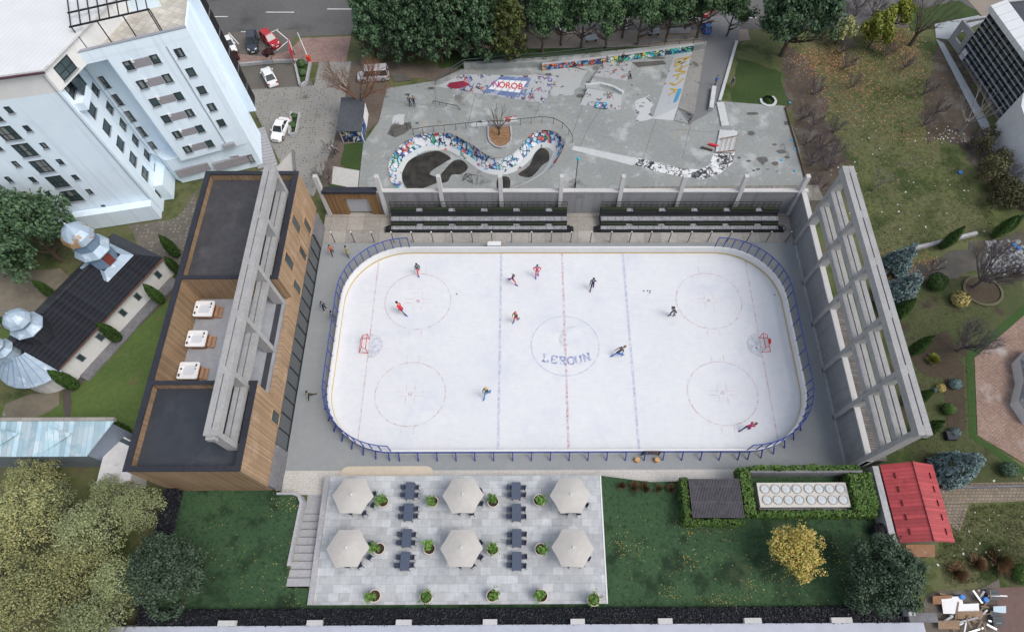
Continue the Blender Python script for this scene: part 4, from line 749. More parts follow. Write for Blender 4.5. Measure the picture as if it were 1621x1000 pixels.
drop(th,[(1491,392,.85,'columnar cypress beside the stream wall, left of the pair'),(1572,375,.85,'columnar cypress of the pair beyond the stream'),(1588,368,.7,'shorter columnar cypress touching its taller twin'),(1412,505,.95,'columnar cypress below the blue spruces'),(1440,560,.9,'columnar cypress left of the bare tree'),(1440,640,.85,'columnar cypress beside the yellow leafed shrub'),(1448,690,1.0,'fat columnar cypress beside the round clipped shrub')],'columnar cypresses in the garden')
drop(dup(th,(0,0,0)),[(258,478,.8,'slim thuja at the middle of the church side wall, far end'),(190,538,.85,'slim thuja at the middle of the church side wall, near end'),(122,612,.9,'thuja at the apse corner of the church'),(85,468,.7,'slim thuja behind the church nave, upper one'),(60,523,.65,'slim thuja behind the middle church turret'),(25,520,.6,'slim thuja at the left edge behind the church'),(282,405,.85,'thuja by the stone yard, upper one'),(285,432,.7,'thuja by the stone yard, lower one'),(205,688,.9,'thuja beside the small white block')],'thujas around the church')
def rshrub(name,lm,seed,r,h,n=900,ls=.1,cat='shrub',asp=.7,up=.2):
    rng=random.Random(seed); t=thing(name,'x',cat); (MB().lathe((0,0,0),[(r*.5,0),(r*.85,h*.4),(r*.6,h*.8),(.05,h*.92)],10) if asp>.3 else MB().lathe((0,0,0),[(r*.25,0),(r*.3,h*.25),(.05,h*.3)],8)).build('stem',core,t); m=MB()
    for _ in range(n):
        u=rng.random(); a=rng.random()*6.28; ph=math.acos(rng.uniform(-.2,1)); d=Vector((math.sin(ph)*math.cos(a)*r,math.sin(ph)*math.sin(a)*r,math.cos(ph)*h*.55)); k=rng.uniform(.85,1.05) if asp>.3 else rng.uniform(.55,1.4); m.leaf(d*k+Vector((0,0,h*.45)),d.normalized()+Vector((rng.gauss(0,.35),rng.gauss(0,.35),.2)),ls*rng.uniform(.7,1.3),rng,asp) if asp>.3 else m.face([Vector((d.x*.12,d.y*.12,0.05)),Vector((d.x*k-.02,d.y*k+.02,h*(.5+.5*math.cos(ph)))),Vector((d.x*k+.03,d.y*k-.02,h*(.45+.5*math.cos(ph))))])
    m.build('foliage',lm,t); return t
s1=rshrub('clipped_shrub',L_thuja,101,1.15,1.5); place(s1,1477,452,-.07,1.2,0,'round clipped dark green shrub near the pale yellow shrub')
s2=rshrub('clipped_shrub',L_hedge,102,.8,1.2); place(s2,1497,650,-.07,1.0,0,'round light green shrub right of the concrete frame')
s3=rshrub('dwarf_spruce',L_spruce,103,.75,1.0); drop(s3,[(1508,610,1.0,'round dwarf blue spruce beside the grass strip'),(1478,618,.45,'tiny grey blue shrub by the yellow leafed shrub'),(1508,686,.9,'round blue spruce in the dark planter')],'dwarf blue spruces in the garden',-.07)
s4=rshrub('green_shrub',L_lawn,104,.9,1.3); place(s4,1590,745,-.07,1.1,0,'round grey green shrub by the lane')
s5=rshrub('pale_shrub',L_pale,105,1.1,1.3,n=420,ls=.13); place(s5,1515,478,-.07,1.1,0,'thin pale yellow shrub in the garden'); s6=dup(s5,(0,0,0),1,'small yellow leafed shrub beside the dwarf spruce',None,.6); place(s6,1487,615,-.07,.55,1)
s7=rshrub('grass_tuft',L_lime,106,.6,.7,n=300,asp=.1); place(s7,1474,570,-.07,1.2,0,'spiky green plant in the round garden bed')
s8=rshrub('dry_brush',L_brown,107,1.2,1.0,n=700,ls=.16,asp=.1); drop(s8,[(1515,905,.8,'brown dry brush heap nearest the junk yard'),(1545,890,.7,'brown dry brush heap in the middle of three'),(1580,890,1.1,'largest brown dry brush heap at the right')],'dry brush heaps by the junk yard',-.08)
s9=rshrub('bush',L_hedge,108,.9,1.1); place(s9,1612,910,-.08,1.3,0,'bright green bush at the right edge above the brown court')
s10=rshrub('dark_shrub',leafmat('purple_leaves',[(.02,.016,.022),(.035,.026,.034),(.015,.012,.016)]),109,.9,1.5); place(s10,1388,842,PZ,1.0,0,'dark purple shrub below the corner of the ivy enclosure')
s11=rshrub('ornamental_grass',leafmat('red_grass',[(.13,.07,.04),(.17,.10,.05),(.08,.06,.03)]),110,.6,.8,n=260,ls=.2,asp=.1); drop(s11,[(1004,771,1.0,'reddish grass tuft second from the left at the lawn edge'),(984,770,.8,'dark grass tuft nearest the patio corner'),(1021,772,1.0,'reddish grass tuft third from the left at the lawn edge'),(1042,774,.8,'small reddish grass tuft left of the shed corner'),(1062,774,.9,'dark grass tuft touching the shed hedge')],'grass tufts along the lawn edge',PZ)
pt=tree('plum_tree','x','tree',2.6,.9,L_purple,bark,112,nc=26,nl=40,ls=.14,trunk=.05,base=.45,cr=.35); drop(pt,[(434,103,1.0,'small purple leafed tree beside the parked white car'),(381,108,.95,'small purple leafed tree against the white tower')],'purple trees on the brick pavement',-.04)
lb=rshrub('planter_bush',L_green,114,.8,1.0); drop(lb,[(478,104,.9,'dark bush in the upper half of the long car park planter'),(480,118,.8,'dark bush in the lower half of the long car park planter'),(466,186,.6,'dark bush at the upper end of the short car park planter'),(464,200,.6,'dark bush at the lower end of the short car park planter')],'bushes in the car park planters',0)
# ================================================================ hedges and the service enclosure
def hedge(name,label,cat,boxes,lm,seed,dens=38,ls=.13,z0=PZ,inner=core,lump=.12):
    rng=random.Random(seed); x0=min(b[0] for b in boxes); y0=min(b[2] for b in boxes); t=thing(name,label,cat,(x0,y0,z0))
    c=MB(); m=MB()
    for (xa,xb,ya,yb,zt) in boxes:
        c.box(xa+.1,xb-.1,ya+.1,yb-.1,z0-.02,zt-.12); W,D,H=xb-xa,yb-ya,zt-z0
        for (area,fn) in ((W*D*1.3,lambda:((rng.uniform(xa,xb),rng.uniform(ya,yb),zt),(0,0,1))),(W*H,lambda:((rng.uniform(xa,xb),ya,rng.uniform(z0,zt)),(0,-1,.2))),(W*H,lambda:((rng.uniform(xa,xb),yb,rng.uniform(z0,zt)),(0,1,.2))),(D*H,lambda:((xa,rng.uniform(ya,yb),rng.uniform(z0,zt)),(-1,0,.2))),(D*H,lambda:((xb,rng.uniform(ya,yb),rng.uniform(z0,zt)),(1,0,.2)))):
            for _ in range(int(area*dens)):
                p,n=fn(); b=lump*(math.sin(p[0]*3.1+p[2])+math.sin(p[1]*3.7+p[0]*1.3)); p=Vector(p)+Vector(n)*(b*.5+rng.gauss(0,.05)); m.leaf(p,Vector(n)+Vector((rng.gauss(0,.5),rng.gauss(0,.5),rng.gauss(0,.4)+.2)),ls*rng.uniform(.6,1.3),rng,.7)
    c.build('hedge_core',inner,t); m.build('hedge_leaves',lm,t); return t
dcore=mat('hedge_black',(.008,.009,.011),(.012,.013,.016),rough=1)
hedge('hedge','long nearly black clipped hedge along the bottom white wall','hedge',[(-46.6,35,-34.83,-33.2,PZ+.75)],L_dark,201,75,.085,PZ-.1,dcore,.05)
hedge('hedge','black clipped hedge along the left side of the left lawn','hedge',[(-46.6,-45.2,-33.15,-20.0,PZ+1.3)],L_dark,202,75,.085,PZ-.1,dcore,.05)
sh=thing('slatted_roof_shed','small shed with a flat dark slatted roof set between hedges','shed',(16.3,-21.4,PZ))
MB().box(13.5,19.1,-23.5,-19.35,PZ,2.7).build('shed_wall',conc_d,sh)
dsl=mat('slat_dark',(.10,.095,.105),(.065,.062,.07),rough=.75,scale=3,scale2=1.2)
mb=MB()
for i in range(34): x=13.38+i*.172; mb.box(x,x+.115,-23.75,-19.2,2.9,2.97)
mb.build('roof_slats',dsl,sh); MB().box(13.4,19.2,-23.7,-19.25,2.72,2.88).build('roof_base',mat('slat_gap',(.02,.018,.02),(.015,.014,.016)),sh); MB().box(13.36,19.24,-20.2,-20.12,2.971,2.99).box(13.36,19.24,-22.0,-21.92,2.971,2.99).build('batten',dsl,sh)
hedge('hedge','leafy hedge at the left and front of the slatted roof shed','hedge',[(12.6,13.3,-24.3,-19.0,2.75),(13.3,19.3,-24.4,-23.85,2.6)],L_hedge,203,60,.13)
en=thing('cooling_unit','long pale cooling unit with sixteen round fans in two rows','cooling unit',(26.5,-21,PZ))
paleu=mat('unit_pale',(.55,.53,.49),(.50,.48,.445),rough=.6,scale=3); MB().box(21.4,31.5,-22.4,-19.7,PZ,2.5).build('casing',paleu,en); MB().box(21.3,31.6,-22.5,-19.62,2.502,2.6).build('top_plate',paleu,en)
fanm=mat('fan_grille',(.52,.55,.565),(.47,.50,.515),rough=.6,scale=10); fanr=mat('fan_ring',(.40,.37,.33),(.36,.335,.3),rough=.6)
for i in range(8):
    for j in range(2):
        cx=22.15+i*1.22+(.15 if i>3 else 0)+(.06*j); cy=-20.4-j*1.28
        r=MB(); r.lathe((cx,cy,2.602),[(.56,0),(.56,.1),(.48,.1),(.48,.0)],20,cap=False); r=r.build('fan_ring',fanr,en); MB().lathe((cx,cy,2.602),[(.478,0),(.478,.04),(.1,.07),(.08,.1)],20).build('fan_grille',fanm,r)
MB().box(21.3,31.6,-22.7,-22.52,PZ,2.2).build('side_tray',conc_d,en)
iw=MB().box(20.6,33.6,-18.55,-18.25,.01,3.0).build('enclosure_wall',conc_d); tag(iw,'dark concrete wall behind the pale cooling unit','wall')
hedge('hedge','ivy covered hedge enclosing the pale cooling unit with sixteen fans','hedge',[(19.35,20.6,-23.3,-17.9,3.0),(20.6,33.2,-18.22,-17.75,3.25),(31.9,34.6,-22.9,-18.6,3.0),(20.6,34.4,-23.5,-22.85,2.55)],L_hedge,204,55,.14)
# ================================================================ patio furniture
navy=mat('navy_table',(.075,.092,.135),(.066,.081,.12),rough=.55,scale=3); navy2=mat('navy_chair',(.045,.057,.09),(.037,.047,.076),rough=.6,scale=4); canv=mat('canvas',(.46,.44,.41),(.42,.40,.375),rough=.9,scale=1.5)
def umbrella():
    t=thing('umbrella','x','parasol'); r=2.36; z=2.9
    m=MB(); n=6; ring0=[];seg=6
    P=[]
    for i in range(6):
        a0=rad(60*i+0); a1=rad(60*i+60)
        A=Vector((r*math.cos(a0),r*math.sin(a0),z-.62)); B=Vector((r*math.cos(a1),r*math.sin(a1),z-.62))
        for s in range(seg):
            f=s/seg; q=A.lerp(B,f); k=1-.035*math.sin(f*PI); e=.06 if s==0 else 0
            P.append(Vector((q.x*k*(1-.02 if s==0 else 1),q.y*k*(1-.02 if s==0 else 1),q.z+.10*math.sin(f*PI))))
    N=len(P); top=Vector((0,0,z)); 
    lay=[[top.lerp(p,f)+Vector((0,0,.06*math.sin(f*PI))) for p in P] for f in (.04,.35,.7,1)]
    for a,b in zip(lay[:-1],lay[1:]):
        for i in range(N): j=(i+1)%N; m.face([a[i],b[i],b[j],a[j]])
    m.face(lay[0]); lo=[p+Vector((0,0,-.12)) for p in P]
    for i in range(N): j=(i+1)%N; m.face([P[i],lo[i],lo[j],P[j]])
    c=m.build('canopy',canv,t); MB().lathe((0,0,z),[(.09,-.02),(.1,.08),(.05,.16)],12).build('finial',white,t)
    rb=MB()
    for i in range(6): a=rad(60*i); rb.bar((0,0,z-.05),(r*.96*math.cos(a),r*.96*math.sin(a),z-.68),.03)
    rb.build('ribs',alu,t); MB().tube([(0,0,0),(0,0,z)],.035,8).build('pole',alu,t); MB().lathe((0,0,0),[(.3,0),(.3,.08),(.06,.12)],14).build('base',black,t); return t
def hextable():
    t=thing('round_table','x','table'); m=MB().lathe((0,0,.7),[(1.25,0),(1.28,.02),(1.28,.045),(1.25,.05)],6,ph=rad(30)); m.build('table_top',navy,t)
    for i in range(3): a=rad(120*i+30); MB().bar((.75*math.cos(a),.75*math.sin(a),0),(.55*math.cos(a),.55*math.sin(a),.7),.06).build('leg',black,t)
    return t
def longtable():
    t=thing('long_table','x','table'); MB().prism(rrect(.52,1.02,.07,4),.70,.74).build('table_top',navy,t)
    for sx in (-1,1):
        for sy in (-1,1): MB().bar((sx*.46,sy*1.0,0),(sx*.36,sy*.85,.7),.06).build('leg',black,t)
    return t
def chair():
    t=thing('patio_chair','x','chair'); MB().prism(rrect(.25,.25,.07,3),.42,.47).build('seat',navy2,t)      # faces +y, back at -y
    b=MB().hexa([(-.26,-.27,.5),(.26,-.27,.5),(.26,-.23,.5),(-.26,-.23,.5),(-.27,-.38,.86),(.27,-.38,.86),(.27,-.34,.86),(-.27,-.34,.86)]); b.build('backrest',navy2,t)
    for sx in (-1,1):
        MB().bar((sx*.27,.30,0),(sx*.23,.18,.42),.04).build('leg',black,t); MB().bar((sx*.29,-.40,0),(sx*.24,-.22,.44),.04).build('leg',black,t)
        MB().bar((sx*.27,-.28,.66),(sx*.28,.16,.64),.05,.03).bar((sx*.28,.16,.64),(sx*.25,.2,.44),.03).build('armrest',navy2,t)
    return t
UM=umbrella(); HT=hextable(); LT=longtable(); CH=chair(); uCH=[0]
rowN=['far left','far middle','far right','near left','near middle','near right']
first=dict(u=1,h=1,l=1,c=1)
def put(proto,key,loc,rot,label,group):
    if first[key]: first[key]=0; proto.location=loc; proto.rotation_euler=(0,0,rot); proto['label']=label; proto['group']=group; return proto
    return dup(proto,loc,rot,label,group)
CHA=[('upper right',32),('right',-22),('lower right',-68),('lower left',-118),('left',165),('upper left',100)]
for i,(px,py) in enumerate(((555.7,782),(732,781.5),(903.6,781.5),(547.6,865.7),(729.5,865.7),(907.6,865.5))):
    q=G(px,py,PZ+2.95)
    put(UM,'u',(q.x,q.y,PZ),R.uniform(-.07,.07),'pale beige six sided parasol, %s of the six on the patio'%rowN[i],'parasols on the patio')
    tq=(q.x+.32,q.y-.06,PZ)
    put(HT,'h',tq,0,'navy six sided table under the %s parasol'%rowN[i],'tables under the parasols')
    for nm,a in CHA:
        if nm in('upper left',) : continue
        aa=rad(a+R.uniform(-7,7)); put(CH,'c',(tq[0]+R.uniform(1.5,1.75)*math.cos(aa),tq[1]+1.6*math.sin(aa),PZ),aa+PI/2+R.uniform(-.2,.2),'navy chair at the %s side of the table under the %s parasol'%(nm,rowN[i]),'navy patio chairs')
LTp=[(648.7,776),(646.4,810),(643.6,851),(641,887.5),(817,776),(817.6,810.5),(818,851),(818,887.5)]
for i,(px,py) in enumerate(LTp):
    q=G(px,py,PZ+.74); colm='left' if i<4 else 'right'; k=ORD[i%4]
    put(LT,'l',(q.x,q.y,PZ),0,'navy long table, %s from the top of the %s column'%(k,colm),'long navy tables on the patio')
    for sx,sn in ((-1,'left'),(1,'right')):
        for sy,yn in ((.45,'upper'),(-.45,'lower')):
            put(CH,'c',(q.x+sx*R.uniform(.64,.78),q.y+sy+R.uniform(-.05,.05),PZ),(-PI/2 if sx<0 else PI/2)+R.uniform(-.1,.1),'navy chair at the %s %s place of the %s table in the %s column'%(yn,sn,k,colm),'navy patio chairs')
potm=mat('planter_pot',(.60,.53,.46),(.54,.47,.41),rough=.8,scale=4); soil=mat('soil',(.06,.035,.025),(.045,.027,.02),rough=1,scale=8)
def pot(kind,seed):
    rng=random.Random(seed); t=thing('potted_plant','x','potted plant'); r=.52
    MB().lathe((0,0,0),[(r*.75,0),(r,.62),(r,.66),(r*.86,.66),(r*.84,.56)],20,cap=False).build('pot',potm,t); MB().lathe((0,0,.5),[(r*.82,0),(r*.83,.05)],16).build('soil',soil,t)
    st=MB(); lf=MB(); off=Vector((-.22,.08,0)) if kind==0 else Vector((0,.05,0))
    for k in range(13 if kind else 10):
        a=rng.random()*6.28; tilt=rng.uniform(.2,.9); d=Vector((math.cos(a)*tilt,math.sin(a)*tilt,1)).normalized(); L=rng.uniform(.5,.95)+.15*kind; p0=Vector((0,0,.55))+off*.5; p1=p0+d*L; st.tube([p0,p0.lerp(p1,.5)+Vector((0,0,.05)),p1],[.02,.014,.008],4)
        for j in range(26):
            f=rng.uniform(.25,1.05); c=p0.lerp(p1,f)+off*.6*f; lf.leaf(c+Vector((rng.gauss(0,.09),rng.gauss(0,.09),rng.gauss(0,.07))),Vector((rng.gauss(0,.5),rng.gauss(0,.5),1)),rng.uniform(.05,.10)*(1.25 if kind==0 else 1),rng,.5)
    st.build('stems',mat('green_stem',(.08,.09,.03),(.06,.07,.025)),t); lf.build('foliage',L_pot,t); return t
pots=[pot(0,301),pot(1,302),pot(0,303),pot(1,304)]; used=[0]*4
PL=[(608,795,1,'far row, between the far left parasol and the left table column'),(686,795,1,'far row, between the left table column and the middle parasol'),(781,795,2,'far row, right of the far middle parasol'),(853.5,793,2,'far row, right of the right table column'),(602,869,0,'second row, beside the near left parasol'),(681,869,0,'second row, left of the near middle parasol'),(780,870,3,'second row, right of the near middle parasol'),(856,870,2,'second row, left of the near right parasol'),(595,943,0,'front row, leftmost'),(676,945,3,'front row, second from the left'),(780,943,2,'front row, third from the left'),(857,943,2,'front row, fourth from the left'),(939,949,3,'front row, at the patio corner')]
for px,py,k,lab in PL:
    q=G(px,py,PZ+.3); l='round pale plant pot, '+lab
    if not used[k]: used[k]=1; o=pots[k]; o.location=(q.x,q.y,PZ); o.scale=(1.32,)*3; o['label']=l; o['group']='potted plants on the patio'
    else: dup(pots[k],(q.x,q.y,PZ),R.random()*6,l,'potted plants on the patio',R.uniform(1.25,1.4))
def grass_stuff(nm,label,poly_px,n,m,h,seed,z):
    rng=random.Random(seed); po=P2(poly_px,z); xs=[p[0] for p in po]; ys=[p[1] for p in po]; mb=MB(); k=0
    while k<n:
        x,y=rng.uniform(min(xs),max(xs)),rng.uniform(min(ys),max(ys))
        if not inpoly(x,y,po): continue
        k+=1
        for _ in range(3): a=rng.random()*6.28; r=rng.uniform(.02,.12); hh=h*rng.uniform(.5,1.3); dx,dy=math.cos(a),math.sin(a); x1,y1=x+rng.gauss(0,.15),y+rng.gauss(0,.15); mb.face([(x1-dy*.03,y1+dx*.03,z),(x1+dy*.03,y1-dx*.03,z),(x1+dx*r,y1+dy*r,z+hh)])
    tag(mb.build(nm,m),label,'grass',None,'stuff')
fg=leafmat('field_grass',[(.07,.085,.025),(.12,.11,.05),(.05,.075,.02),(.17,.14,.08),(.09,.10,.035)])
grass_stuff('field_grass','rough tufted grass over the field right of the skate park',[(1290,60),(1380,30),(1470,110),(1500,230),(1560,330),(1621,360),(1540,380),(1400,420),(1345,300),(1310,190)],14000,fg,.15,501,-.1)
grass_stuff('field_grass','rough tufted grass below the cobbled lane',[(1500,830),(1530,800),(1660,795),(1660,900),(1500,930),(1480,880)],4000,fg,.14,502,-.1)
grass_stuff('garden_tufts','uneven grass of the garden beyond the frame',[(1400,470),(1560,440),(1621,420),(1540,560),(1540,690),(1600,750),(1500,765),(1440,720)],4000,leafmat('garden_tuft',[(.04,.065,.018),(.07,.085,.03),(.09,.08,.045)]),.10,503,-.07)
# fallen leaves on the lawns and in the field
def scatter(name,label,m,specs,size,seed,z):
    rng=random.Random(seed); mb=MB()
    for px,py,sx,sy,n in specs:
        c=G(px,py,z)
        for _ in range(n): mb.leaf((c.x+rng.gauss(0,sx),c.y+rng.gauss(0,sy),z+rng.uniform(.02,.06)),Vector((rng.gauss(0,.3),rng.gauss(0,.3),1)),size*rng.uniform(.6,1.3),rng,.7)
    o=mb.build(name,m); tag(o,label,'leaves',None,'stuff'); return o
scatter('fallen_leaves','yellow fallen leaves scattered on the dark lawns',leafmat('fallen_yellow',[(.50,.38,.06),(.42,.28,.06),(.55,.47,.22)]),
 [(985,860,.6,.8,50),(1010,865,.5,.8,25),(1087,835,.7,.7,35),(1090,885,.5,.6,30),(1062,935,.6,.6,35),(1185,930,.7,.7,45),(1140,955,.9,.5,70),(1105,800,.4,.9,10),(1150,838,1.5,.5,25),(1327,880,.6,1.2,80),(1200,900,5,3.5,130),(1050,900,3,3,80),(1265,915,.5,.9,30),(1380,880,1,2,30),(440,795,.8,.9,45),(420,900,1.8,2,60),(462,800,.4,.6,25),(465,880,.5,2,40),(350,850,2.5,3,40),(1240,905,1.5,1.2,50),(470,950,1,.5,25)],.058,401,PZ)
scatter('fallen_leaves','orange brown leaf litter at the head of the rough field',leafmat('fallen_orange',[(.38,.21,.10),(.30,.16,.07),(.48,.30,.16),(.24,.13,.06)]),
 [(1420,70,2.2,3.8,1500),(1305,95,3.2,2.2,1300),(1345,120,3,3,600),(1400,150,5,4,600),(1440,215,2,1.2,120),(1330,170,3,3,160),(1380,200,6,6,160),(1430,430,1.5,.8,220),(1450,415,2.5,1,200),(1432,442,.8,1.2,150)],.14,402,-.1)
scatter('fallen_leaves','brown leaves filling the skate park tree bed',leafmat('fallen_brown',[(.30,.17,.08),(.22,.12,.06),(.38,.24,.13)]),[(790,216,.9,.9,60)],.12,403,.12)
scatter('litter','white scraps and stones strewn over the rough field',leafmat('scrap_white',[(.6,.58,.54),(.45,.44,.42),(.7,.7,.7)]),[(1350,190,3,2,12),(1395,290,5,5,26),(1500,215,2,1,45),(1470,300,6,4,20),(1570,840,5,4,40)],.16,404,-.08)
# ================================================================ red roofed shed, junk
rs=thing('red_roof_shed','shed with a bright red ribbed gable roof by the boundary wall','shed',(39,-22,0))
redr=mat('red_roof',(.41,.065,.07),(.34,.05,.056),rough=.5,scale=2,scale2=.3); patches(redr,(.25,.03,.035),.7,.6,.72); stripes(redr,(0,1,0),2.2,(.24,.025,.03),.12,True)
redr2=mat('red_roof_far',(.38,.06,.066),(.32,.048,.053),rough=.5,scale=2,scale2=.3); stripes(redr2,(0,1,0),3.4,(.26,.025,.03),.15,True)
yA,yB=-17.6,-26.6; xl,xr_,xd=35.85,42.0,38.95; ze,zr=2.85,4.0
MB().box(xl+.35,xr_-.35,yB+.4,yA-.4,-.1,ze).build('wall',mat('shed_wall',(.22,.19,.16),(.17,.15,.13),rough=.9),rs)
MB().hexa([(xl,yB,ze),(xd,yB,zr),(xd,yA,zr),(xl,yA,ze),(xl,yB,ze+.08),(xd,yB,zr+.08),(xd,yA,zr+.08),(xl,yA,ze+.08)]).build('roof_slope',redr,rs); MB().hexa([(xd+.001,yB,zr),(xr_,yB,ze),(xr_,yA,ze),(xd+.001,yA,zr),(xd+.001,yB,zr+.08),(xr_,yB,ze+.08),(xr_,yA,ze+.08),(xd+.001,yA,zr+.08)]).build('roof_slope',redr2,rs)
MB().bar((xd,yB-.02,zr+.1),(xd,yA+.02,zr+.1),.28,.1).build('ridge_cap',redr2,rs)
mb=MB()
for i in range(5):
    y=-18.7-i*1.6; mb.hexa([(36.9,y-.7,3.36),(36.98,y-.7,3.39),(36.98,y,3.39),(36.9,y,3.36),(36.9,y-.7,3.48),(36.98,y-.7,3.5),(36.98,y,3.5),(36.9,y,3.48)]); mb.hexa([(41.0,y-.7,3.30),(41.08,y-.7,3.27),(41.08,y,3.27),(41.0,y,3.30),(41.0,y-.7,3.42),(41.08,y-.7,3.4),(41.08,y,3.4),(41.0,y,3.42)])
mb.build('snow_guard',mat('guard_brown',(.16,.03,.03),(.12,.025,.025)),rs)
rust=mat('rusty_sheet',(.28,.145,.075),(.20,.11,.065),rough=.85,scale=3,scale2=.6); patches(rust,(.33,.24,.17),.7,.55,.65)
t=thing('lean_to','brown rusty lean-to roof in front of the red shed','shed',(38.7,-27.3,0)); MB().hexa([(37.0,-28.0,1.75),(40.2,-28.0,1.75),(40.2,-26.7,2.2),(37.0,-26.7,2.2),(37.0,-28.0,1.82),(40.2,-28.0,1.82),(40.2,-26.7,2.27),(37.0,-26.7,2.27)]).build('roof_sheet',rust,t); 
for x in (37.1,40.1): MB().box(x-.05,x+.05,-27.9,-27.8,-.1,1.74).build('post',bark,t)
cor=mat('corrugated_old',(.15,.14,.13),(.09,.082,.075),rough=.8,scale=2,scale2=.6); patches(cor,(.20,.12,.08),.9,.56,.66); stripes(cor,(0,1,0),3.,(.07,.06,.055),.3,True)
t=thing('lean_to','long corrugated lean-to roof behind the right wall under the frame','shed',(36,-6,0)); MB().hexa([(34.5,-17.0,2.7),(37.3,-17.0,2.2),(37.3,4,2.2),(34.5,4,2.7),(34.5,-17.0,2.76),(37.3,-17.0,2.26),(37.3,4,2.26),(34.5,4,2.76)]).build('roof_sheet',cor,t); MB().box(34.6,37.1,-16.9,3.9,-.1,2.15).build('wall',conc_d,t)
blup=mat('blue_plastic',(.04,.20,.55),(.035,.17,.48),rough=.5); bitum=mat('tar_sheet',(.07,.08,.085),(.10,.11,.115),rough=.8,scale=4)
rng=random.Random(77); wdp=mat('old_plank',(.30,.2,.13),(.2,.14,.09),rough=.9,scale=5)
jl=['in front of the brown court','below the rusty sheet','beside the white board','at the bottom edge','crossing the heap','under the tar sheets']
q0=G(1530,965)
mats_=[wdp,alu,wdp,white,conc,wdp]
for i in range(26):
    q=G(rng.uniform(1490,1575),rng.uniform(935,1000)); a=rng.random()*3.14; L=rng.uniform(.8,2.2); z=rng.uniform(.05,.5); d=Vector((math.cos(a),math.sin(a),rng.uniform(-.1,.15)))*L/2
    o=MB().bar(q+Vector((0,0,z))-d,q+Vector((0,0,z+.1))+d,rng.uniform(.1,.22),.08).build('plank',mats_[i%6]); tag(o,'loose plank or rail in the tangled junk heap by the brown court','plank','loose planks of the junk heap')
for i,(px,py,sx,sy,m,lab,nm) in enumerate(((1503,957,1.2,.9,white,'white sheet metal panel at the left of the junk heap','metal_panel'),(1532,963,.9,.55,white,'crumpled white board in the middle of the junk heap','board'),(1487,949,1.1,.45,rust,'rusty brown sheet at the top left of the junk heap','rusty_sheet'),(1497,988,1.2,.45,wdp,'wooden pallet sheet at the lower left of the junk heap','pallet'),(1530,973,1.4,.4,wdp,'long brown board across the junk heap','board'),(1568,941,.65,.55,bitum,'upper stack of dark tar sheets beside the brown court','tar_sheets'),(1575,978,.6,.8,bitum,'lower stack of dark tar sheets beside the brown court','tar_sheets'),(1577,964,.7,.35,mat('pale_tarp',(.5,.6,.66),(.45,.55,.6)),'pale blue tarpaulin between the tar sheet stacks','tarpaulin'))):
    q=G(px,py); mb=MB()
    if m is bitum:
        for k in range(5): mb.box(q.x-sx,q.x+sx,q.y-sy+k*sy*.4,q.y-sy+k*sy*.4+sy*.36,0,.3+.08*((k*7)%3))
    else: mb.hexa([(q.x-sx,q.y-sy,.3),(q.x+sx*.9,q.y-sy*1.1,.35),(q.x+sx,q.y+sy,.55),(q.x-sx*.9,q.y+sy*.9,.45),(q.x-sx,q.y-sy,.35),(q.x+sx*.9,q.y-sy*1.1,.4),(q.x+sx,q.y+sy,.6),(q.x-sx*.9,q.y+sy*.9,.5)])
    tag(mb.build(nm,m),lab,nm.replace('_',' '))
for i,(px,py) in enumerate(((1516,945),(1553,949))):
    q=G(px,py); tag(MB().lathe((q.x,q.y,-.05),[(.28,0),(.3,.4),(.28,.8),(.2,.82)],14).build('plastic_barrel',blup),['blue plastic barrel at the top of the junk heap','blue plastic drum near the upper tar sheets'][i],'barrel')
for i,(px,py,lab) in enumerate(((1520,273,'blue plastic sack lying in the lower field'),(1613,393,'blue tub among the stones of the stream'),(1605,388,'blue crate among the stones of the stream'))):
    q=G(px,py); tag(MB().lathe((q.x,q.y,-.08),[(.3,0),(.36,.1),(.3,.2),(.12,.24)],9).build('blue_container',blup),lab,'container')
rng=random.Random(5); stm2=mat('stream_stone',(.30,.33,.35),(.2,.2,.2),rough=.8)
mb=MB()
for _ in range(170): q=G(rng.uniform(1562,1621),rng.uniform(380,432)); r=rng.uniform(.12,.4); mb.lathe((q.x,q.y,-.1),[(r,0),(r*.9,r*.35),(r*.4,r*.5)],6)
tag(mb.build('stream_stones',stm2),'wet stones in the stream bed','stones',None,'stuff')
t=MB().bar(G(1412,402,.1),G(1545,370,.1),.45,.6).build('stream_wall',conc); tag(t,'low concrete wall along the far bank of the stream','wall')
mb=MB(); q=G(1556,460); 
for i in range(30): a=2*PI*i/30; b=2*PI*(i+1)/30; mb.hexa([(q.x+2.4*math.cos(a),q.y+2.2*math.sin(a),-.08),(q.x+2.4*math.cos(b),q.y+2.2*math.sin(b),-.08),(q.x+2.75*math.cos(b),q.y+2.55*math.sin(b),-.08),(q.x+2.75*math.cos(a),q.y+2.55*math.sin(a),-.08),(q.x+2.4*math.cos(a),q.y+2.2*math.sin(a),.1),(q.x+2.4*math.cos(b),q.y+2.2*math.sin(b),.1),(q.x+2.75*math.cos(b),q.y+2.55*math.sin(b),.1),(q.x+2.75*math.cos(a),q.y+2.55*math.sin(a),.1)])
tag(mb.build('bed_kerb',mat('bed_edge',(.12,.115,.07),(.09,.085,.05),rough=.95,scale=4)),'round stone kerb of the garden bed under the large bare tree','kerb')
bedm=mat('bed_soil',(.055,.04,.03),(.07,.055,.035),rough=1,scale=3); mb=MB(); mb.face([(q.x+2.39*math.cos(2*PI*i/24),q.y+2.19*math.sin(2*PI*i/24),-.03) for i in range(24)]); q=G(1474,572); mb.face([(q.x+2.2*math.cos(2*PI*i/24),q.y+2.4*math.sin(2*PI*i/24),-.045) for i in range(24)]); mb.sheet(P2([(1430,560),(1500,520),(1525,580),(1530,680),(1500,690),(1495,600)]),-.052); struct('garden_beds',mb,bedm,'dark soil garden beds')
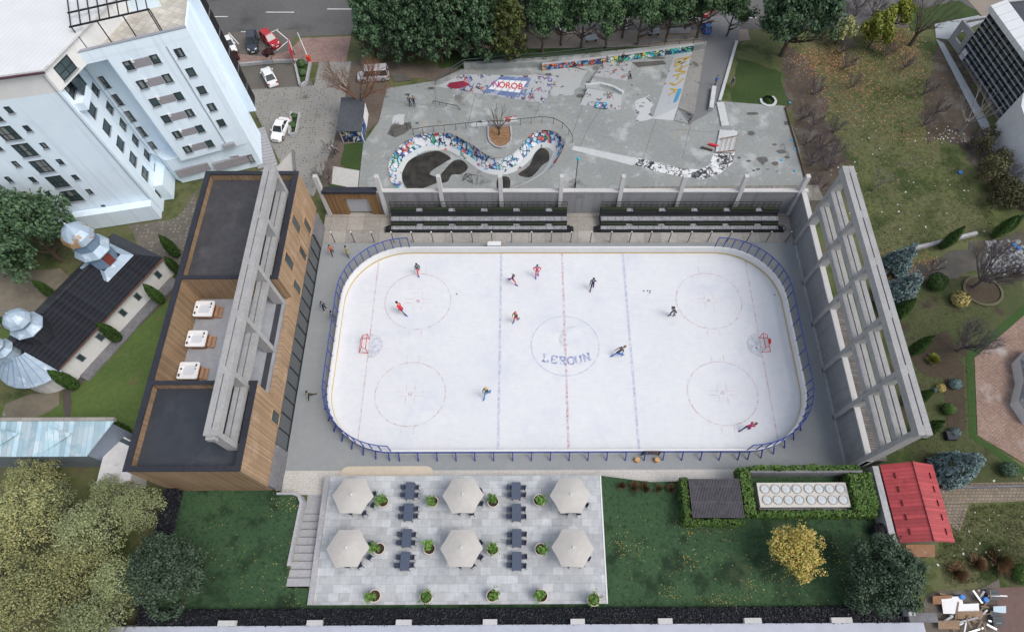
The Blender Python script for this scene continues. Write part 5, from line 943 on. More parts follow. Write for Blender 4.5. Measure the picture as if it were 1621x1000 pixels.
t=MB().bar(G(1490,772,.2),G(1640,769,.2),.15,.5).build('lane_fence',conc_d); tag(t,'low dark rail fence along the upper side of the cobbled lane','fence')
q=G(1505,690); pb=thing('planter_box','dark tilted planter under the round blue spruce','planter',(q.x,q.y,-.07)); MB().box(q.x-.8,q.x+.5,q.y-.6,q.y+.5,-.07,.5).build('box',charcoal,pb)
# grey house corner at the far right edge
hs=thing('grey_house','grey roofed house with a white dormer at the right edge','house',(52,-6,0))
q=[G(1613,634,1.3),G(1621,600,1.3),G(1615,568,1.3),G(1632,550,1.3),G(1710,560,1.3),G(1710,690,1.3),G(1634,665,1.3)]
sl=mat('slate_grey',(.17,.18,.19),(.13,.14,.15),rough=.8,scale=4); bricks(sl,.5,.3,(.6,.6,.6),.02)
MB().prism([(p.x,p.y) for p in q],-.1,1.25).build('wall',wallw,hs); mb=MB(); c=sum((Vector(p) for p in q),Vector())/len(q); c.z=3.0
for i in range(len(q)): a=q[i].copy(); b=q[(i+1)%len(q)].copy(); a.z=b.z=1.3; mb.face([a,b,c]); 
mb.build('roof',sl,hs)
# red-brown low tree bed near junk etc. -------------------------------------------------
# ================================================================ white apartment tower
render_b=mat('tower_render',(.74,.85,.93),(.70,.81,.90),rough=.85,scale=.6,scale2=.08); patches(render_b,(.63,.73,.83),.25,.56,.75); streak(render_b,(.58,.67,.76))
grey_p=mat('grey_infill',(.30,.29,.31),(.26,.25,.27),rough=.85); fdark=mat('frame_dark',(.025,.028,.032),(.02,.022,.026),rough=.5); sillm=mat('sill',(.30,.32,.36),(.26,.28,.31),rough=.6); bluegl=mat('tower_glass',(.035,.055,.062),(.07,.11,.115),rough=.1,spec=.7,scale=.5,scale2=.2)
apt=thing('white_tower','tall white apartment tower with dark windows and a roof terrace','apartment building',(-58.5,22.6,0))
A=Vector((-58.54,22.64,0)); RR=Vector((-45.43,31.65,0)); uL=U2(192); uF=U2(99.8); uM=U2(21); nM=Vector((uM.y,-uM.x,0)); nL=Vector((-uL.y,uL.x,0)); nF=Vector((uF.y,-uF.x,0))
if nL.y>0: nL=-nL
J=A+uF*7.6; uS=U2(98.6)
def xy(*v): return [(p.x,p.y) for p in v]
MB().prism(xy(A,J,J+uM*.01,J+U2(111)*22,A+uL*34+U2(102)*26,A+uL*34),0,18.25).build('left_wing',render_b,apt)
up=U2(70)
MB().prism(xy(A,A+up*30,A+uL*34+up*30,A+uL*34),18.252,20.75).build('upper_storey',wallw,apt)
rfm=mat('white_roof',(.66,.67,.67),(.62,.63,.63),rough=.5,scale=.5); stripes(rfm,(.94*1.7,-.34*1.7,0),1,(.50,.53,.53),.06,False)
o=MB().prism(xy(A+uL*.0+nL*.3+nF*.25,A+up*30+nF*.25,A+uL*34+up*30,A+uL*34+nL*.3),20.752,20.95).build('roof',rfm,apt)
MB().bar(A+nL*.38+nF*.3+Vector((0,0,20.7)),A+uL*34+nL*.38+Vector((0,0,20.7)),.18,.18).build('gutter',mat('gutter_brown',(.10,.05,.07),(.08,.04,.055)),apt)
M=lambda u,n=0: RR+uM*u+nM*n
uE=U2(98.6)
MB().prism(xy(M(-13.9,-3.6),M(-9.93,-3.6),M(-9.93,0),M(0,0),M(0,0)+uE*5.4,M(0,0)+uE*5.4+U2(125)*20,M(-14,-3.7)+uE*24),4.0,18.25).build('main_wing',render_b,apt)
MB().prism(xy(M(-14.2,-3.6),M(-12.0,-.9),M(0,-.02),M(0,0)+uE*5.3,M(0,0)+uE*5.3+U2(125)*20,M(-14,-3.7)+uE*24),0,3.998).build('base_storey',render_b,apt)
terrm=mat('terrace_tile',(.52,.49,.43),(.44,.41,.36),rough=.8,scale=2); bricks(terrm,.9,.9,(.75,.72,.68),.03,rot=.37,offset=0)
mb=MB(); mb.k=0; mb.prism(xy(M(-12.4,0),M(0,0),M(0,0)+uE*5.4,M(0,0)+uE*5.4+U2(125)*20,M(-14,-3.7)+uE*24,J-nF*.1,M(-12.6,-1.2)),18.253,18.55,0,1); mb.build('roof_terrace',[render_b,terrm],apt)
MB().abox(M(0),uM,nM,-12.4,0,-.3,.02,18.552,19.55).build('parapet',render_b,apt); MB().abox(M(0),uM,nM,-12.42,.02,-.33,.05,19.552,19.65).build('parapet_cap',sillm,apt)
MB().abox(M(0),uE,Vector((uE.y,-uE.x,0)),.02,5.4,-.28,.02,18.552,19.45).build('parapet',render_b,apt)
# penthouse behind terrace
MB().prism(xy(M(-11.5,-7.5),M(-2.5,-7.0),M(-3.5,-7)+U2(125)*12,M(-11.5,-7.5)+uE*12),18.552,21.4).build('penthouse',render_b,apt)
def fbar(mb,O,U,N,u0,u1,z0,z1,n0,n1): mb.abox(O,U,N,u0,u1,n0,n1,z0,z1)
WR=random.Random(88); curt=mat('curtain',(.16,.18,.18),(.22,.235,.23),rough=.9,scale=6,stretch=(6,6,.3))
def win(O,U,N,u0,u1,z0,z1,div=1,name='window',pm=None):
    if u0>u1: u0,u1=u1,u0
    f=MB(); t=.09
    fbar(f,O,U,N,u0,u0+t,z0,z1,-.05,.06); fbar(f,O,U,N,u1-t,u1,z0,z1,-.05,.06); fbar(f,O,U,N,u0+t,u1-t,z1-t,z1,-.05,.06); fbar(f,O,U,N,u0+t,u1-t,z0,z0+t,-.05,.06)
    for d in range(1,div): c=u0+(u1-u0)*d/div; fbar(f,O,U,N,c-t/2,c+t/2,z0+t,z1-t,-.05,.05)
    if z1-z0>1.25: zz=z0+(z1-z0)*.42; fbar(f,O,U,N,u0+t,u1-t,zz,zz+.06,-.05,.045)
    fo=f.build(name,fdark,apt if pm is None else pm)
    s=MB(); fbar(s,O,U,N,u0-.08,u1+.08,z0-.09,z0-.002,-.05,.16); s.build('sill',sillm,fo)
    p=MB(); fbar(p,O,U,N,u0+t,u1-t,z0+t,z1-t,-.05,.012); p.build('pane',bluegl,fo)
    if WR.random()<.55:
        c=MB(); uu=u0+t+(u1-u0)*WR.uniform(0,.35); fbar(c,O,U,N,uu,min(u1-t,uu+(u1-u0)*WR.uniform(.25,.5)),z0+t+(0 if WR.random()<.5 else (z1-z0)*.45),z1-t,-.05,.018); c.build('curtain',curt,fo)
    return fo
for i,z in enumerate((16.65,14.3,11.95,9.6,7.25,4.9)):
    win(M(0),uM,nM,-8.7,-7.75,z,z+1.0); win(M(0),uM,nM,-5.6,-4.65,z,z+1.0); g_=MB(); fbar(g_,M(0),uM,nM,-7.68,-5.68,z+.0,z+.95,-.05,.03); g_.build('infill_panel',grey_p,apt)
    ac=MB(); fbar(ac,M(0),uM,nM,-7.66,-7.4,z+.75,z+1.1,.031,.22); ac.build('vent_hood',white,apt)
    if i<5: win(M(0),uM,nM,-2.65,-1.7,z+.05,z+1.05)
    if i>0: win(M(0,-3.6),uM,nM,-13.5,-12.75,z-1.1,z+.35)
for z in (13.5,11.05,8.65,6.25,3.85,.95): win(A,uF,nF,1.75,3.65,z,z+1.1,1); win(A,uF,nF,5.6,6.95,z+.02,z+1.05) if z>2 else win(A,uF,nF,5.0,6.6,z+.5,z+1.7)
for z in (16.0,13.6,11.25,8.85,6.4,4.0): win(A,uL,nL,8.08,10.0,z-.0,z+1.75,3); win(A,uL,nL,6.3,6.92,z+.75,z+1.5); win(A,uL,nL,11.2,11.8,z+1.3,z+2.1); win(A,uL,nL,13.75,14.3,z-.6,z+.2)
win(A,uL,nL,6.4,6.92,1.9,2.7)
nU=Vector((up.y,-up.x,0)); win(A,up,nU,1.2,3.6,18.7,20.2,2)
for u in (-12.2,-3.15): d=MB(); d.tube([M(u,.08)+Vector((0,0,4.1 if u>-5 else 3.0)),M(u,.08)+Vector((0,0,18.2))],.045,5); d.build('downpipe',sillm,apt)
for u in (.3,15.5): d=MB(); d.tube([A+uL*u+nL*.08+Vector((0,0,.2)),A+uL*u+nL*.08+Vector((0,0,20.2))],.05,5); d.build('downpipe',sillm,apt)
# balcony box, bay soffit features, low band windows
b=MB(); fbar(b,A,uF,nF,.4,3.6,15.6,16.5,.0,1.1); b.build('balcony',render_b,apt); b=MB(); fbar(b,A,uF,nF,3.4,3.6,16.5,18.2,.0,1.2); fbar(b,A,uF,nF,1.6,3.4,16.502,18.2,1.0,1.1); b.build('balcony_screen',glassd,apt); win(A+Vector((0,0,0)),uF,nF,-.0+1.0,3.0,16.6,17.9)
b=MB(); fbar(b,M(0),uM,nM,-11.8,-7.1,1.3,2.4,-.6,-.35); fbar(b,M(0),uM,nM,-6.4,-.8,1.1,2.25,-.4,.03); b.build('basement_band',grey_p,apt)
b=MB(); fbar(b,M(0),uM,nM,-3.6,-2.0,4.3,4.9,.0,.5); b.build('vent_duct',mat('duct_grey',(.35,.36,.38),(.3,.31,.33)),apt); win(M(0),uM,nM,-1.4,-.75,1.0,2.2)
# annex at the foot
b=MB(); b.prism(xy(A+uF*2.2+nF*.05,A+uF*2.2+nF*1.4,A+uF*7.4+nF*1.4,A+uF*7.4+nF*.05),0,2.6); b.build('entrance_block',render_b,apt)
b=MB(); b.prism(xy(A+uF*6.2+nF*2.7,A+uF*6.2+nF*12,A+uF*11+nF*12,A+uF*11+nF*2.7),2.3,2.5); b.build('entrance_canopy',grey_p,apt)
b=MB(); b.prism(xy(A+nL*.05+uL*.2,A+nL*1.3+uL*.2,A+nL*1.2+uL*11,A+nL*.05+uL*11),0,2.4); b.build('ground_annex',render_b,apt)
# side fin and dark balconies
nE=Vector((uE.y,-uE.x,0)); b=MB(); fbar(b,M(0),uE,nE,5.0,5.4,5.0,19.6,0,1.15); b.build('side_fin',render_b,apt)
for z in (5.2,7.6,10.0,12.4,14.8,17.2):
    s=MB(); fbar(s,M(0),uE,nE,5.45,7.6,z,z+.2,-1.5,1.1); s=s.build('balcony_slab',conc_d,apt); r=MB(); fbar(r,M(0),uE,nE,5.45,7.6,z+.2,z+2.39,1.02,1.1); r.build('balcony_railing',black,s)
# pergola on the roof terrace
b=MB(); pz=21.6; c0=M(-11.6,-1.2); 
for k in range(9): p=M(-11.4+k*1.05,-1.0); q=M(-11.4+k*1.05,-6.8); p.z=q.z=pz; b.bar(p,q,.09,.12)
for n in (-1.0,-3.6): p=M(-11.6,n); q=M(-2.8,n); p.z=q.z=pz-.02; b.bar(p,q,.12,.14)
for k in (-11.4,-8.6,-5.8,-3.0,-2.8): p=M(k,-1.0); q=p.copy(); p.z=18.55; q.z=pz; b.bar(p,q,.1,.1)
pg=b.build('roof_pergola',black); tag(pg,'black steel pergola frame on the roof terrace of the white tower','pergola')
t=thing('outdoor_stairs','grey outdoor steps down along the foot of the white tower','stairs',(-44.5,34,0))
for i in range(13):
    f0,f1=i/13,(i+1)/13; a0,a1=G(401,219).lerp(G(409,268),f0),G(401,219).lerp(G(409,268),f1); b0,b1=G(424,212).lerp(G(440,262),f0),G(424,212).lerp(G(440,262),f1); zt=1.25-.09*i
    lo=[Vector((p.x,p.y,-.05)) for p in (a1,b1,b0,a0)]; MB().hexa(lo+[Vector((p.x,p.y,zt)) for p in lo]).build('step',stm,t)
tag(MB().bar(G(464,238,.1),G(467,271,.1),.3,.35).build('dark_kerb',conc_d),'dark kerb along the pale landing below the tower stairs','kerb')
struct('stair_landing',MB().sheet(P2([(440,262),(463,238),(466,272),(440,280),(405,272)]),-.02),mat('landing_pale',(.42,.40,.37),(.36,.34,.32),rough=.9),'pale concrete landing below the tower stairs')
# ================================================================ church
ang=62.4; a_=U2(ang); p_=Vector((a_.y,-a_.x,0))
def W(s,p,z=0): v=a_*s+p_*p; v.z=z; return v
ch=thing('church','white church with a dark tiled roof and a metal roofed apse','church',tuple(W(-24,-57.4)))
S0,S1,PC=-33.5,-14.6,-57.4
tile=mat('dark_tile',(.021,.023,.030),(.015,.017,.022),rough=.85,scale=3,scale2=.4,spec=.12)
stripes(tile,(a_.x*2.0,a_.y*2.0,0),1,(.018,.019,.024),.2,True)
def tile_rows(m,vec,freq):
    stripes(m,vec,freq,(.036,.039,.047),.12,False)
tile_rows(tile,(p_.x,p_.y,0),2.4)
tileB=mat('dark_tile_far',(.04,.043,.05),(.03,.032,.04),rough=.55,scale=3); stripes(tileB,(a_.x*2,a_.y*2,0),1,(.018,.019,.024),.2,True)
MB().prism(xy(W(S0,PC-3.8),W(S0,PC+3.8),W(S1-.3,PC+3.8),W(S1-.3,PC-3.8)),-.1,3.35).build('nave_wall',wallw,ch)
e,rg=3.4,6.0; hip=S1-3.6
def slab_(pts,th,nm,m): mb=MB(); n=len(pts); lo=[p-Vector((0,0,th)) for p in pts]; mb.face(pts); mb.face(lo[::-1]); [mb.face([pts[i],lo[i],lo[(i+1)%n],pts[(i+1)%n]]) for i in range(n)]; return mb.build(nm,m,ch)
slab_([W(S0-.2,PC+4.45,e),W(S1,PC+4.45,e),W(hip,PC,rg),W(S0-.2,PC,rg)],.12,'roof_slope',tile)
slab_([W(S0-.2,PC-.01,rg),W(hip,PC-.01,rg),W(S1,PC-4.45,e),W(S0-.2,PC-4.45,e)],.12,'roof_slope',tileB)
slab_([W(S1+.01,PC+4.45,e),W(S1+.01,PC-4.45,e),W(hip+.01,PC,rg)],.12,'roof_hip',tileB)
MB().bar(W(S0-.2,PC,rg+.05),W(hip,PC,rg+.05),.3,.12).build('ridge_cap',tileB,ch); MB().bar(W(S0,PC+4.5,e-.05),W(S1,PC+4.5,e-.05),.12,.12).build('gutter',mat('copper_brown',(.16,.08,.05),(.12,.06,.04)),ch)
for s in (-31.0,-27.6,-23.4,-20.6,-16.6):
    f=MB().abox(W(0,PC+3.8),a_,p_,s-.4,s+.4,.0,.05,1.1,2.3).build('window',sillm,ch); MB().abox(W(0,PC+3.8),a_,p_,s-.3,s+.3,.052,.06,1.2,2.2).build('pane',glassd,f)
tag(MB().abox(W(0,PC+3.8),a_,p_,S0+.5,S1-1,.05,1.5,-.1,.12).build('footing',conc_d),'dark paved footing along the church side wall','footing')
metal=mat('zinc_roof',(.36,.44,.52),(.28,.36,.44),rough=.45,metal=.15,scale=1.5,scale2=.5); patches(metal,(.48,.55,.61),.9,.55,.62)
metalr=patches(mat('zinc_rusty',(.36,.44,.52),(.30,.38,.46),rough=.45,metal=.15,scale=1.5),(.30,.19,.10),.7,.54,.56,det=4,seed=2)
zinc2=mat('zinc_panel',(.22,.31,.42),(.18,.26,.36),rough=.45,metal=.15,scale=2)
ap=W(S0,PC)
def semi(r,z,k=0): return None
MB().prism([(ap.x+3.7*math.cos(rad(ang+90+i*15)),ap.y+3.7*math.sin(rad(ang+90+i*15))) for i in range(13)],-.1,3.0).build('apse_wall',wallw,ch)
mb=MB(); n=12; o1=[W(S0,PC)+(-a_*math.sin(PI*i/n)*4.5-p_*math.cos(PI*i/n)*4.5)+Vector((0,0,3.0)) for i in range(n+1)]; o2=[W(S0-.2,PC)+(-a_*math.sin(PI*i/n)*1.2-p_*math.cos(PI*i/n)*1.2)+Vector((0,0,5.2)) for i in range(n+1)]
for i in range(n): mb.face([o1[i],o1[i+1],o2[i+1],o2[i]]); mb.face([o1[i]-Vector((0,0,.1)),o1[i+1]-Vector((0,0,.1)),o1[i+1],o1[i]])
mb.build('apse_roof',metal,ch); mb=MB()
for i in range(n+1): mb.bar(o1[i]+Vector((0,0,.03)),o2[i]+Vector((0,0,.03)),.07,.06)
mb.build('roof_seam',zinc2,ch)
MB().abox(W(S0,PC),a_,p_,-.5,-.2,2.0,3.2,.9,2.0).build('apse_window',glassd,ch)
def oct_(mb,c,prof,ph=rad(22.5+ang)): mb.lathe(c,prof,8,ph=ph); return mb
def tower(c,z0,k,label,rusty,base_m):
    t=thing('bell_tower' if k>1 else 'roof_turret',label,'tower' if k>1 else 'turret',tuple(c))
    c0=Vector((c.x,c.y,0))
    if k>1:
        MB().abox(c0,a_,p_,-2.0,2.0,-2.0,2.0,3.6,4.9).build('tower_base',wallw,t)
        sk_=MB(); q=[W(0,0)+c0+a_*x+p_*y for x,y in ((-2.4,-2.4),(2.4,-2.4),(2.4,2.4),(-2.4,2.4))]; q2=[c0+a_*x+p_*y for x,y in ((-1.5,-1.5),(1.5,-1.5),(1.5,1.5),(-1.5,1.5))]
        for i in range(4):
            j=(i+1)%4; A1,B1,C1,D1=q[i].copy(),q[j].copy(),q2[j].copy(),q2[i].copy(); A1.z=B1.z=4.92; C1.z=D1.z=5.5; sk_.face([A1,B1,C1,D1])
        sk_.build('tower_skirt',metal,t)
        oct_(MB(),(c.x,c.y,0),[(1.75,5.0),(1.7,7.3)]).build('drum',zinc2,t); oct_(MB(),(c.x,c.y,0),[(2.2,7.3),(2.25,7.45),(1.65,8.1),(1.6,8.15)]).build('drum_roof',metal,t); oct_(MB(),(c.x,c.y,0),[(1.6,8.0),(1.6,9.4)]).build('lantern',zinc2,t)
        oct_(MB(),(c.x,c.y,0),[(1.85,9.35),(1.95,9.5),(1.75,10.1),(1.15,10.7),(.3,11.2),(.12,11.5)]).build('dome',metalr if rusty else metal,t)
        MB().abox(c0,a_,p_,-.55,.55,1.62,1.7,5.6,6.9).build('louvre',mat('louvre_red',(.22,.05,.04),(.14,.04,.035)),t); zt=11.5
        MB().abox(c0,a_,p_,-1.9,-1.3,-2.6,-1.9,4.4,4.7).build('box_vent',white,t)
    else:
        s=k; oct_(MB(),(c.x,c.y,0),[(1.75*s,z0),(1.7*s,z0+1.9*s)]).build('drum',base_m,t); oct_(MB(),(c.x,c.y,0),[(2.0*s,z0+1.9*s),(2.02*s,z0+2.0*s),(1.2*s,z0+2.55*s),(1.1*s,z0+2.6*s)]).build('drum_roof',metal,t); oct_(MB(),(c.x,c.y,0),[(1.05*s,z0+2.5*s),(1.05*s,z0+3.2*s)]).build('lantern',zinc2,t)
        oct_(MB(),(c.x,c.y,0),[(1.55*s,z0+3.1*s),(1.6*s,z0+3.2*s),(1.35*s,z0+3.7*s),(.7*s,z0+4.2*s),(.12,z0+4.5*s)]).build('dome',metal,t); zt=z0+4.5*s
    cr=MB(); cr.tube([(c.x,c.y,zt-.1),(c.x,c.y,zt+1.1)],.06,6); cr.lathe((c.x,c.y,zt+.1),[(.05,-.15),(.16,0),(.05,.15)],8); p=Vector((c.x,c.y,zt+.75)); cr.bar(p-a_*.3,p+a_*.3,.07); cr.build('cross',mat('cross_metal',(.4,.42,.45),(.3,.32,.35),metal=.6,rough=.4),t)
tower(W(-19.0,PC+.1),4.9,2,'octagonal metal bell tower with a rust stained dome on the church roof',True,None)
tower(W(-31.0,PC+.6),4.9,.98,'pale metal turret on a dark octagonal drum in the middle of the church roof',False,tileB)
tower(W(S0-1.2,PC-.6),4.7,.7,'small metal turret on the apse roof at the left edge',False,metal)
# ================================================================ blue roofed building, white block
bz=mat('blue_zinc',(.40,.54,.60),(.33,.47,.53),rough=.45,metal=.1,scale=.8,scale2=.25); patches(bz,(.46,.56,.60),.5,.52,.56,det=2); stripes(bz,(1,0,0),1.7,(.22,.31,.36),.06,True)
bb=thing('blue_roof_building','long low building with a pale blue metal roof and wedge dormers','building',(-62,-15,0))
TR,BR_=G(180,666,5.6),G(136,722,4.9); TL,BL_=Vector((-85,TR.y,5.6)),Vector((-85,BR_.y,4.9))
MB().hexa([BL_-Vector((0,0,.12)),BR_-Vector((0,0,.12)),TR-Vector((0,0,.12)),TL-Vector((0,0,.12)),BL_,BR_,TR,TL]).build('roof',bz,bb); MB().hexa([(-85,BR_.y+.3,-.1),(BR_.x-.3,BR_.y+.3,-.1),(TR.x-.3,TR.y-.2,-.1),(-85,TR.y-.2,-.1),(-85,BR_.y+.3,4.75),(BR_.x-.3,BR_.y+.3,4.75),(TR.x-.3,TR.y-.2,5.4),(-85,TR.y-.2,5.4)]).build('wall',mat('blue_wall',(.20,.24,.31),(.25,.29,.36),rough=.3,metal=.3,scale=.5),bb)
MB().box(-85,TR.x+.05,TR.y+.002,TR.y+.4,5.3,5.75).build('parapet',slab,bb)
for px0 in (70,-15):
    a,b,c=G(px0+11,681,5.5),G(px0+44,687,5.5),G(px0,715,5.0); a2=a+Vector((0,0,.55)); b2=b+Vector((0,0,.1)); d=MB(); d.face([a2,b2,c+Vector((0,0,.05))][::-1]); d.face([a2,a,b,b2]); d.face([a2,c+Vector((0,0,.05)),c,a]); d.bar(a2,b2,.12); d.bar(a2,c+Vector((0,0,.1)),.12); d.build('dormer',bz,bb)
wb=thing('white_block','small white concrete block with a slot window beside the timber building','building',(-53,-16,0)); qq=[G(174,678,2.6),G(216,702,2.6),G(206,760,2.6),G(150,775,2.6)]
MB().prism(xy(*qq),-.1,2.6).build('wall',patches(mat('block_white',(.62,.61,.60),(.55,.54,.53),rough=.85,scale=2),(.42,.41,.40),.8,.58,.7),wb); q1,q2=G(190,695,2.6),G(207,703,2.6); MB().bar(q1+Vector((0,0,.01)),q2+Vector((0,0,.01)),.5,.05).build('roof_slot',glassd,wb)
# ================================================================ glass office and white hall at the right
go=thing('glass_office','office with a dark glass grid facade and a white panelled roof edge','office building',(70,48,0))
F=Vector((69.4,56.9,0)); uG=U2(279); nG=Vector((uG.y,-uG.x,0)); 
if nG.x>0: nG=-nG
MB().prism(xy(F,F+uG*32,F+uG*32-nG*40,F-nG*40),-.1,6.6).build('body',conc_d,go)
gp_=MB(); gp_.abox(F,uG,nG,.1,32,.002,.06,.3,6.5); gp_.build('glazing',mat('office_glass',(.018,.026,.03),(.04,.055,.055),rough=.08,spec=.8,scale=.6,scale2=.3),go)
mb=MB(); 
for k in range(20): mb.abox(F,uG,nG,.1+k*1.65,.2+k*1.65,.06,.26,.2,6.6)
mb.build('mullions',black,go); mb=MB()
for k in range(10): z=.5+k*.66; mb.abox(F,uG,nG,.1,32,.061,.2 if k%2 else .32,z,z+.1)
mb.build('louvres',mat('louvre_pale',(.42,.44,.46),(.36,.38,.4),rough=.5),go)
panel=mat('white_panel',(.74,.75,.75),(.70,.71,.71),rough=.4,scale=1); stripes(panel,(uG.x/1.8,uG.y/1.8,0),1,(.4,.42,.43),.04,False)
q=[F-uG*.4+nG*.5,F+uG*32+nG*.5,F+uG*32-nG*1.6,F-uG*.4-nG*1.6]
MB().hexa([Vector((p.x,p.y,6.602)) for p in q]+[Vector((q[0].x,q[0].y,7.3)),Vector((q[1].x,q[1].y,7.3)),Vector((q[2].x,q[2].y,8.0)),Vector((q[3].x,q[3].y,8.0))]).build('roof_edge',panel,go)
MB().prism(xy(F-uG*.3-nG*1.61,F+uG*32-nG*1.61,F+uG*32-nG*40,F-uG*.3-nG*40),6.602,7.6).build('roof',roofs,go); MB().abox(F,uG,nG,-1.0,-.42,-40,-1.6,6.6,8.05).build('parapet',panel,go)
t=thing('concrete_portal','square concrete wall with a window hole beside the glass office','concrete wall',(69,58.8,0)); a=Vector((68.5,60.6,0)); d=(Vector((69.4,57.05,0))-a); L=d.length; d.normalize(); nn=Vector((-d.y,d.x,0))
mb=MB(); mb.abox(a,d,nn,0,1.0,0,.35,-.1,3.2); mb.abox(a,d,nn,L-1.0,L,0,.35,-.1,3.2); mb.abox(a,d,nn,1.0,L-1.0,0,.35,-.1,.9); mb.abox(a,d,nn,1.0,L-1.0,0,.35,2.4,3.2); mb.build('wall',conc,t); mb=MB(); mb.abox(a,d,nn,0,.4,.351,6,2.8,3.2); mb.abox(a,d,nn,L-.4,L,.351,6,2.8,3.2); mb.build('beams',conc,t)
q=G(1523,88); tag(MB().abox(Vector((q.x,q.y,0)),uG,nG,0,1.2,-.4,.6,-.05,1.2).build('air_unit',white),'white air conditioner box at the foot of the glass office','air conditioner')
struct('office_path',MB().sheet(P2([(1482,62),(1494,68),(1600,255),(1625,300),(1605,300),(1575,245)]),-.04).sheet(P2([(1480,38),(1550,24),(1560,32),(1500,62),(1482,60)]),-.045),mat('path_blue',(.36,.39,.41),(.30,.33,.35),rough=.85,scale=2),'pale concrete path along the glass office')
struct('office_gravel',MB().sheet(P2([(1512,80),(1520,84),(1600,215),(1585,200)]),-.036).sheet(P2([(1532,0),(1590,0),(1605,12),(1555,26)]),-.036),beige,'beige paving beside the glass office')
wh=thing('white_hall','white flat roofed hall at the right edge','hall',(60,28,0)); q=[G(1574,198),G(1640,118),G(1850,200),G(1760,450),G(1621,296),G(1580,246),G(1571,217)]
MB().prism(xy(*q),-.1,5.0).build('wall',wallw,wh); MB().prism(xy(*q),5.002,5.2).build('roof',rfm if False else mat('hall_roof',(.66,.68,.70),(.62,.64,.66),rough=.6,scale=.5),wh)
# ================================================================ skate park
skc=mat('skate_concrete',(.27,.285,.275),(.215,.23,.225),rough=.8,scale=2.2,scale2=.14); patches(skc,(.36,.375,.37),.3,.52,.64,seed=1); patches(skc,(.15,.15,.14),.22,.60,.66,seed=6); patches(skc,(.30,.275,.23),.5,.58,.68,seed=9); patches(skc,(.42,.43,.43),1.2,.64,.68,seed=12)
skl=mat('skate_pale',(.50,.52,.52),(.43,.45,.45),rough=.8,scale=3,scale2=.5); patches(skl,(.30,.30,.28),1.1,.6,.68,seed=2)
bowl_px=[(640,304.5),(621,293),(613,268.4),(618,250),(630,232),(652,217),(673,210.5),(708,210),(723.5,215),(749.5,229.4),(769,243.7),(785,248.6),(800,247.5),(812,241.5),(824,231),(836,216),(848,207.8),(863,205.2),(879.5,208.5),(890,217.5),(895,228),(882.5,255),(869,270),(845,285),(824,294),(795,302),(745,306),(690,308)]
bw=P2(bowl_px); 
def smooth(P,k=3):
    o=[]; n=len(P)
    for i in range(n):
        p0,p1,p2,p3=[Vector((*P[(i+j-1)%n],0)) for j in range(4)]
        for s in range(k):
            t=s/k; o.append(tuple((.5*((2*p1)+(p2-p0)*t+(2*p0-5*p1+4*p2-p3)*t*t+(3*p1-p0-3*p2+p3)*t**3))[:2]))
    return o
bwl_=smooth(bw); area=sum(bwl_[i][0]*bwl_[(i+1)%len(bwl_)][1]-bwl_[(i+1)%len(bwl_)][0]*bwl_[i][1] for i in range(len(bwl_)))
if area<0: bwl_=bwl_[::-1]
def inset(P,d):
    n=len(P); o=[]
    for i in range(n):
        a=Vector((*P[i-2],0)); b=Vector((*P[(i+2)%n],0)); t=(b-a).normalized(); nn=Vector((-t.y,t.x,0)); o.append((P[i][0]+nn.x*d,P[i][1]+nn.y*d))
    return o
bm=bmesh.new()
for lp_ in (sk_poly,bwl_):
    vs=[bm.verts.new((x,y,0)) for x,y in lp_]
    for i in range(len(vs)): bm.edges.new((vs[i],vs[(i+1)%len(vs)]))
bmesh.ops.triangle_fill(bm,use_beauty=True,edges=bm.edges[:])
for f in bm.faces:
    if f.normal.z<0: f.normal_flip()
me=bpy.data.meshes.new('skate_park_floor'); bm.to_mesh(me); bm.free(); me.materials.append(skc); o=bpy.data.objects.new('skate_park_floor',me); C.objects.link(o); tag(o,'worn pale concrete floor of the skate park','floor',None,'structure')
D=-1.7; rings=[(bwl_,0),(inset(bwl_,.12),-.5),(inset(bwl_,.5),-1.05),(inset(bwl_,1.05),-1.45),(inset(bwl_,1.8),D)]
bwlT=thing('skate_bowl','kidney shaped skate bowl with graffiti covered walls and dark puddles','skate bowl',(-12,33,D))
gr_b=graffiti('graffiti_blue',(.52,.54,.55),[(.05,.14,.42),(.55,.58,.62),(.10,.36,.60),(.56,.58,.58),(.05,.28,.18),(.40,.48,.54),(.50,.10,.08),(.08,.12,.26),(.5,.55,.6),(.25,.42,.55)],1.6,.56,1)
wall_top=MB(); wall_low=MB(); wall_mid=MB(); n=len(bwl_)
for k in range(4):
    P,z=rings[k]; Q,zz=rings[k+1]
    for i in range(n):
        j=(i+1)%n; mid=Vector(P[i]); far=(mid.y>28.6)
        (wall_top if (far and k<3) else wall_mid if (far and k==3) else wall_low).face([(*P[j],z),(*P[i],z),(*Q[i],zz),(*Q[j],zz)][::-1])
wall_top.build('graffiti_wall',gr_b,bwlT,True); wall_low.build('lower_wall',skl,bwlT,True); gr_s=graffiti('graffiti_sparse',(.47,.49,.49),[(.10,.36,.60),(.5,.12,.10),(.08,.1,.14),(.55,.45,.12),(.30,.2,.40),(.08,.32,.22)],1.9,.40,21); wall_mid.build('graffiti_lower_wall',gr_s,bwlT,True)
MB().face([(*p,D) for p in rings[4][0]]) 
fm=MB(); fm.face([(*p,D) for p in rings[4][0]]); fm.build('bowl_floor',skc,bwlT)
MB().ribbon(bwl_,.22,.012,closed=True).build('coping',mat('coping_worn',(.30,.28,.25),(.22,.2,.18),rough=.8,scale=4),bwlT)
pud=mat('puddle',(.022,.021,.020),(.05,.046,.038),rough=.45,spec=.2,scale=1.0,scale2=.5)
def puddle(pts,z,nm='puddle'):
    q=[G(x,y,z) for x,y in pts]; return [(p.x,p.y) for p in smooth([(p.x,p.y) for p in q],3) and [Vector((*s,0)) for s in smooth([(p.x,p.y) for p in q],3)]]
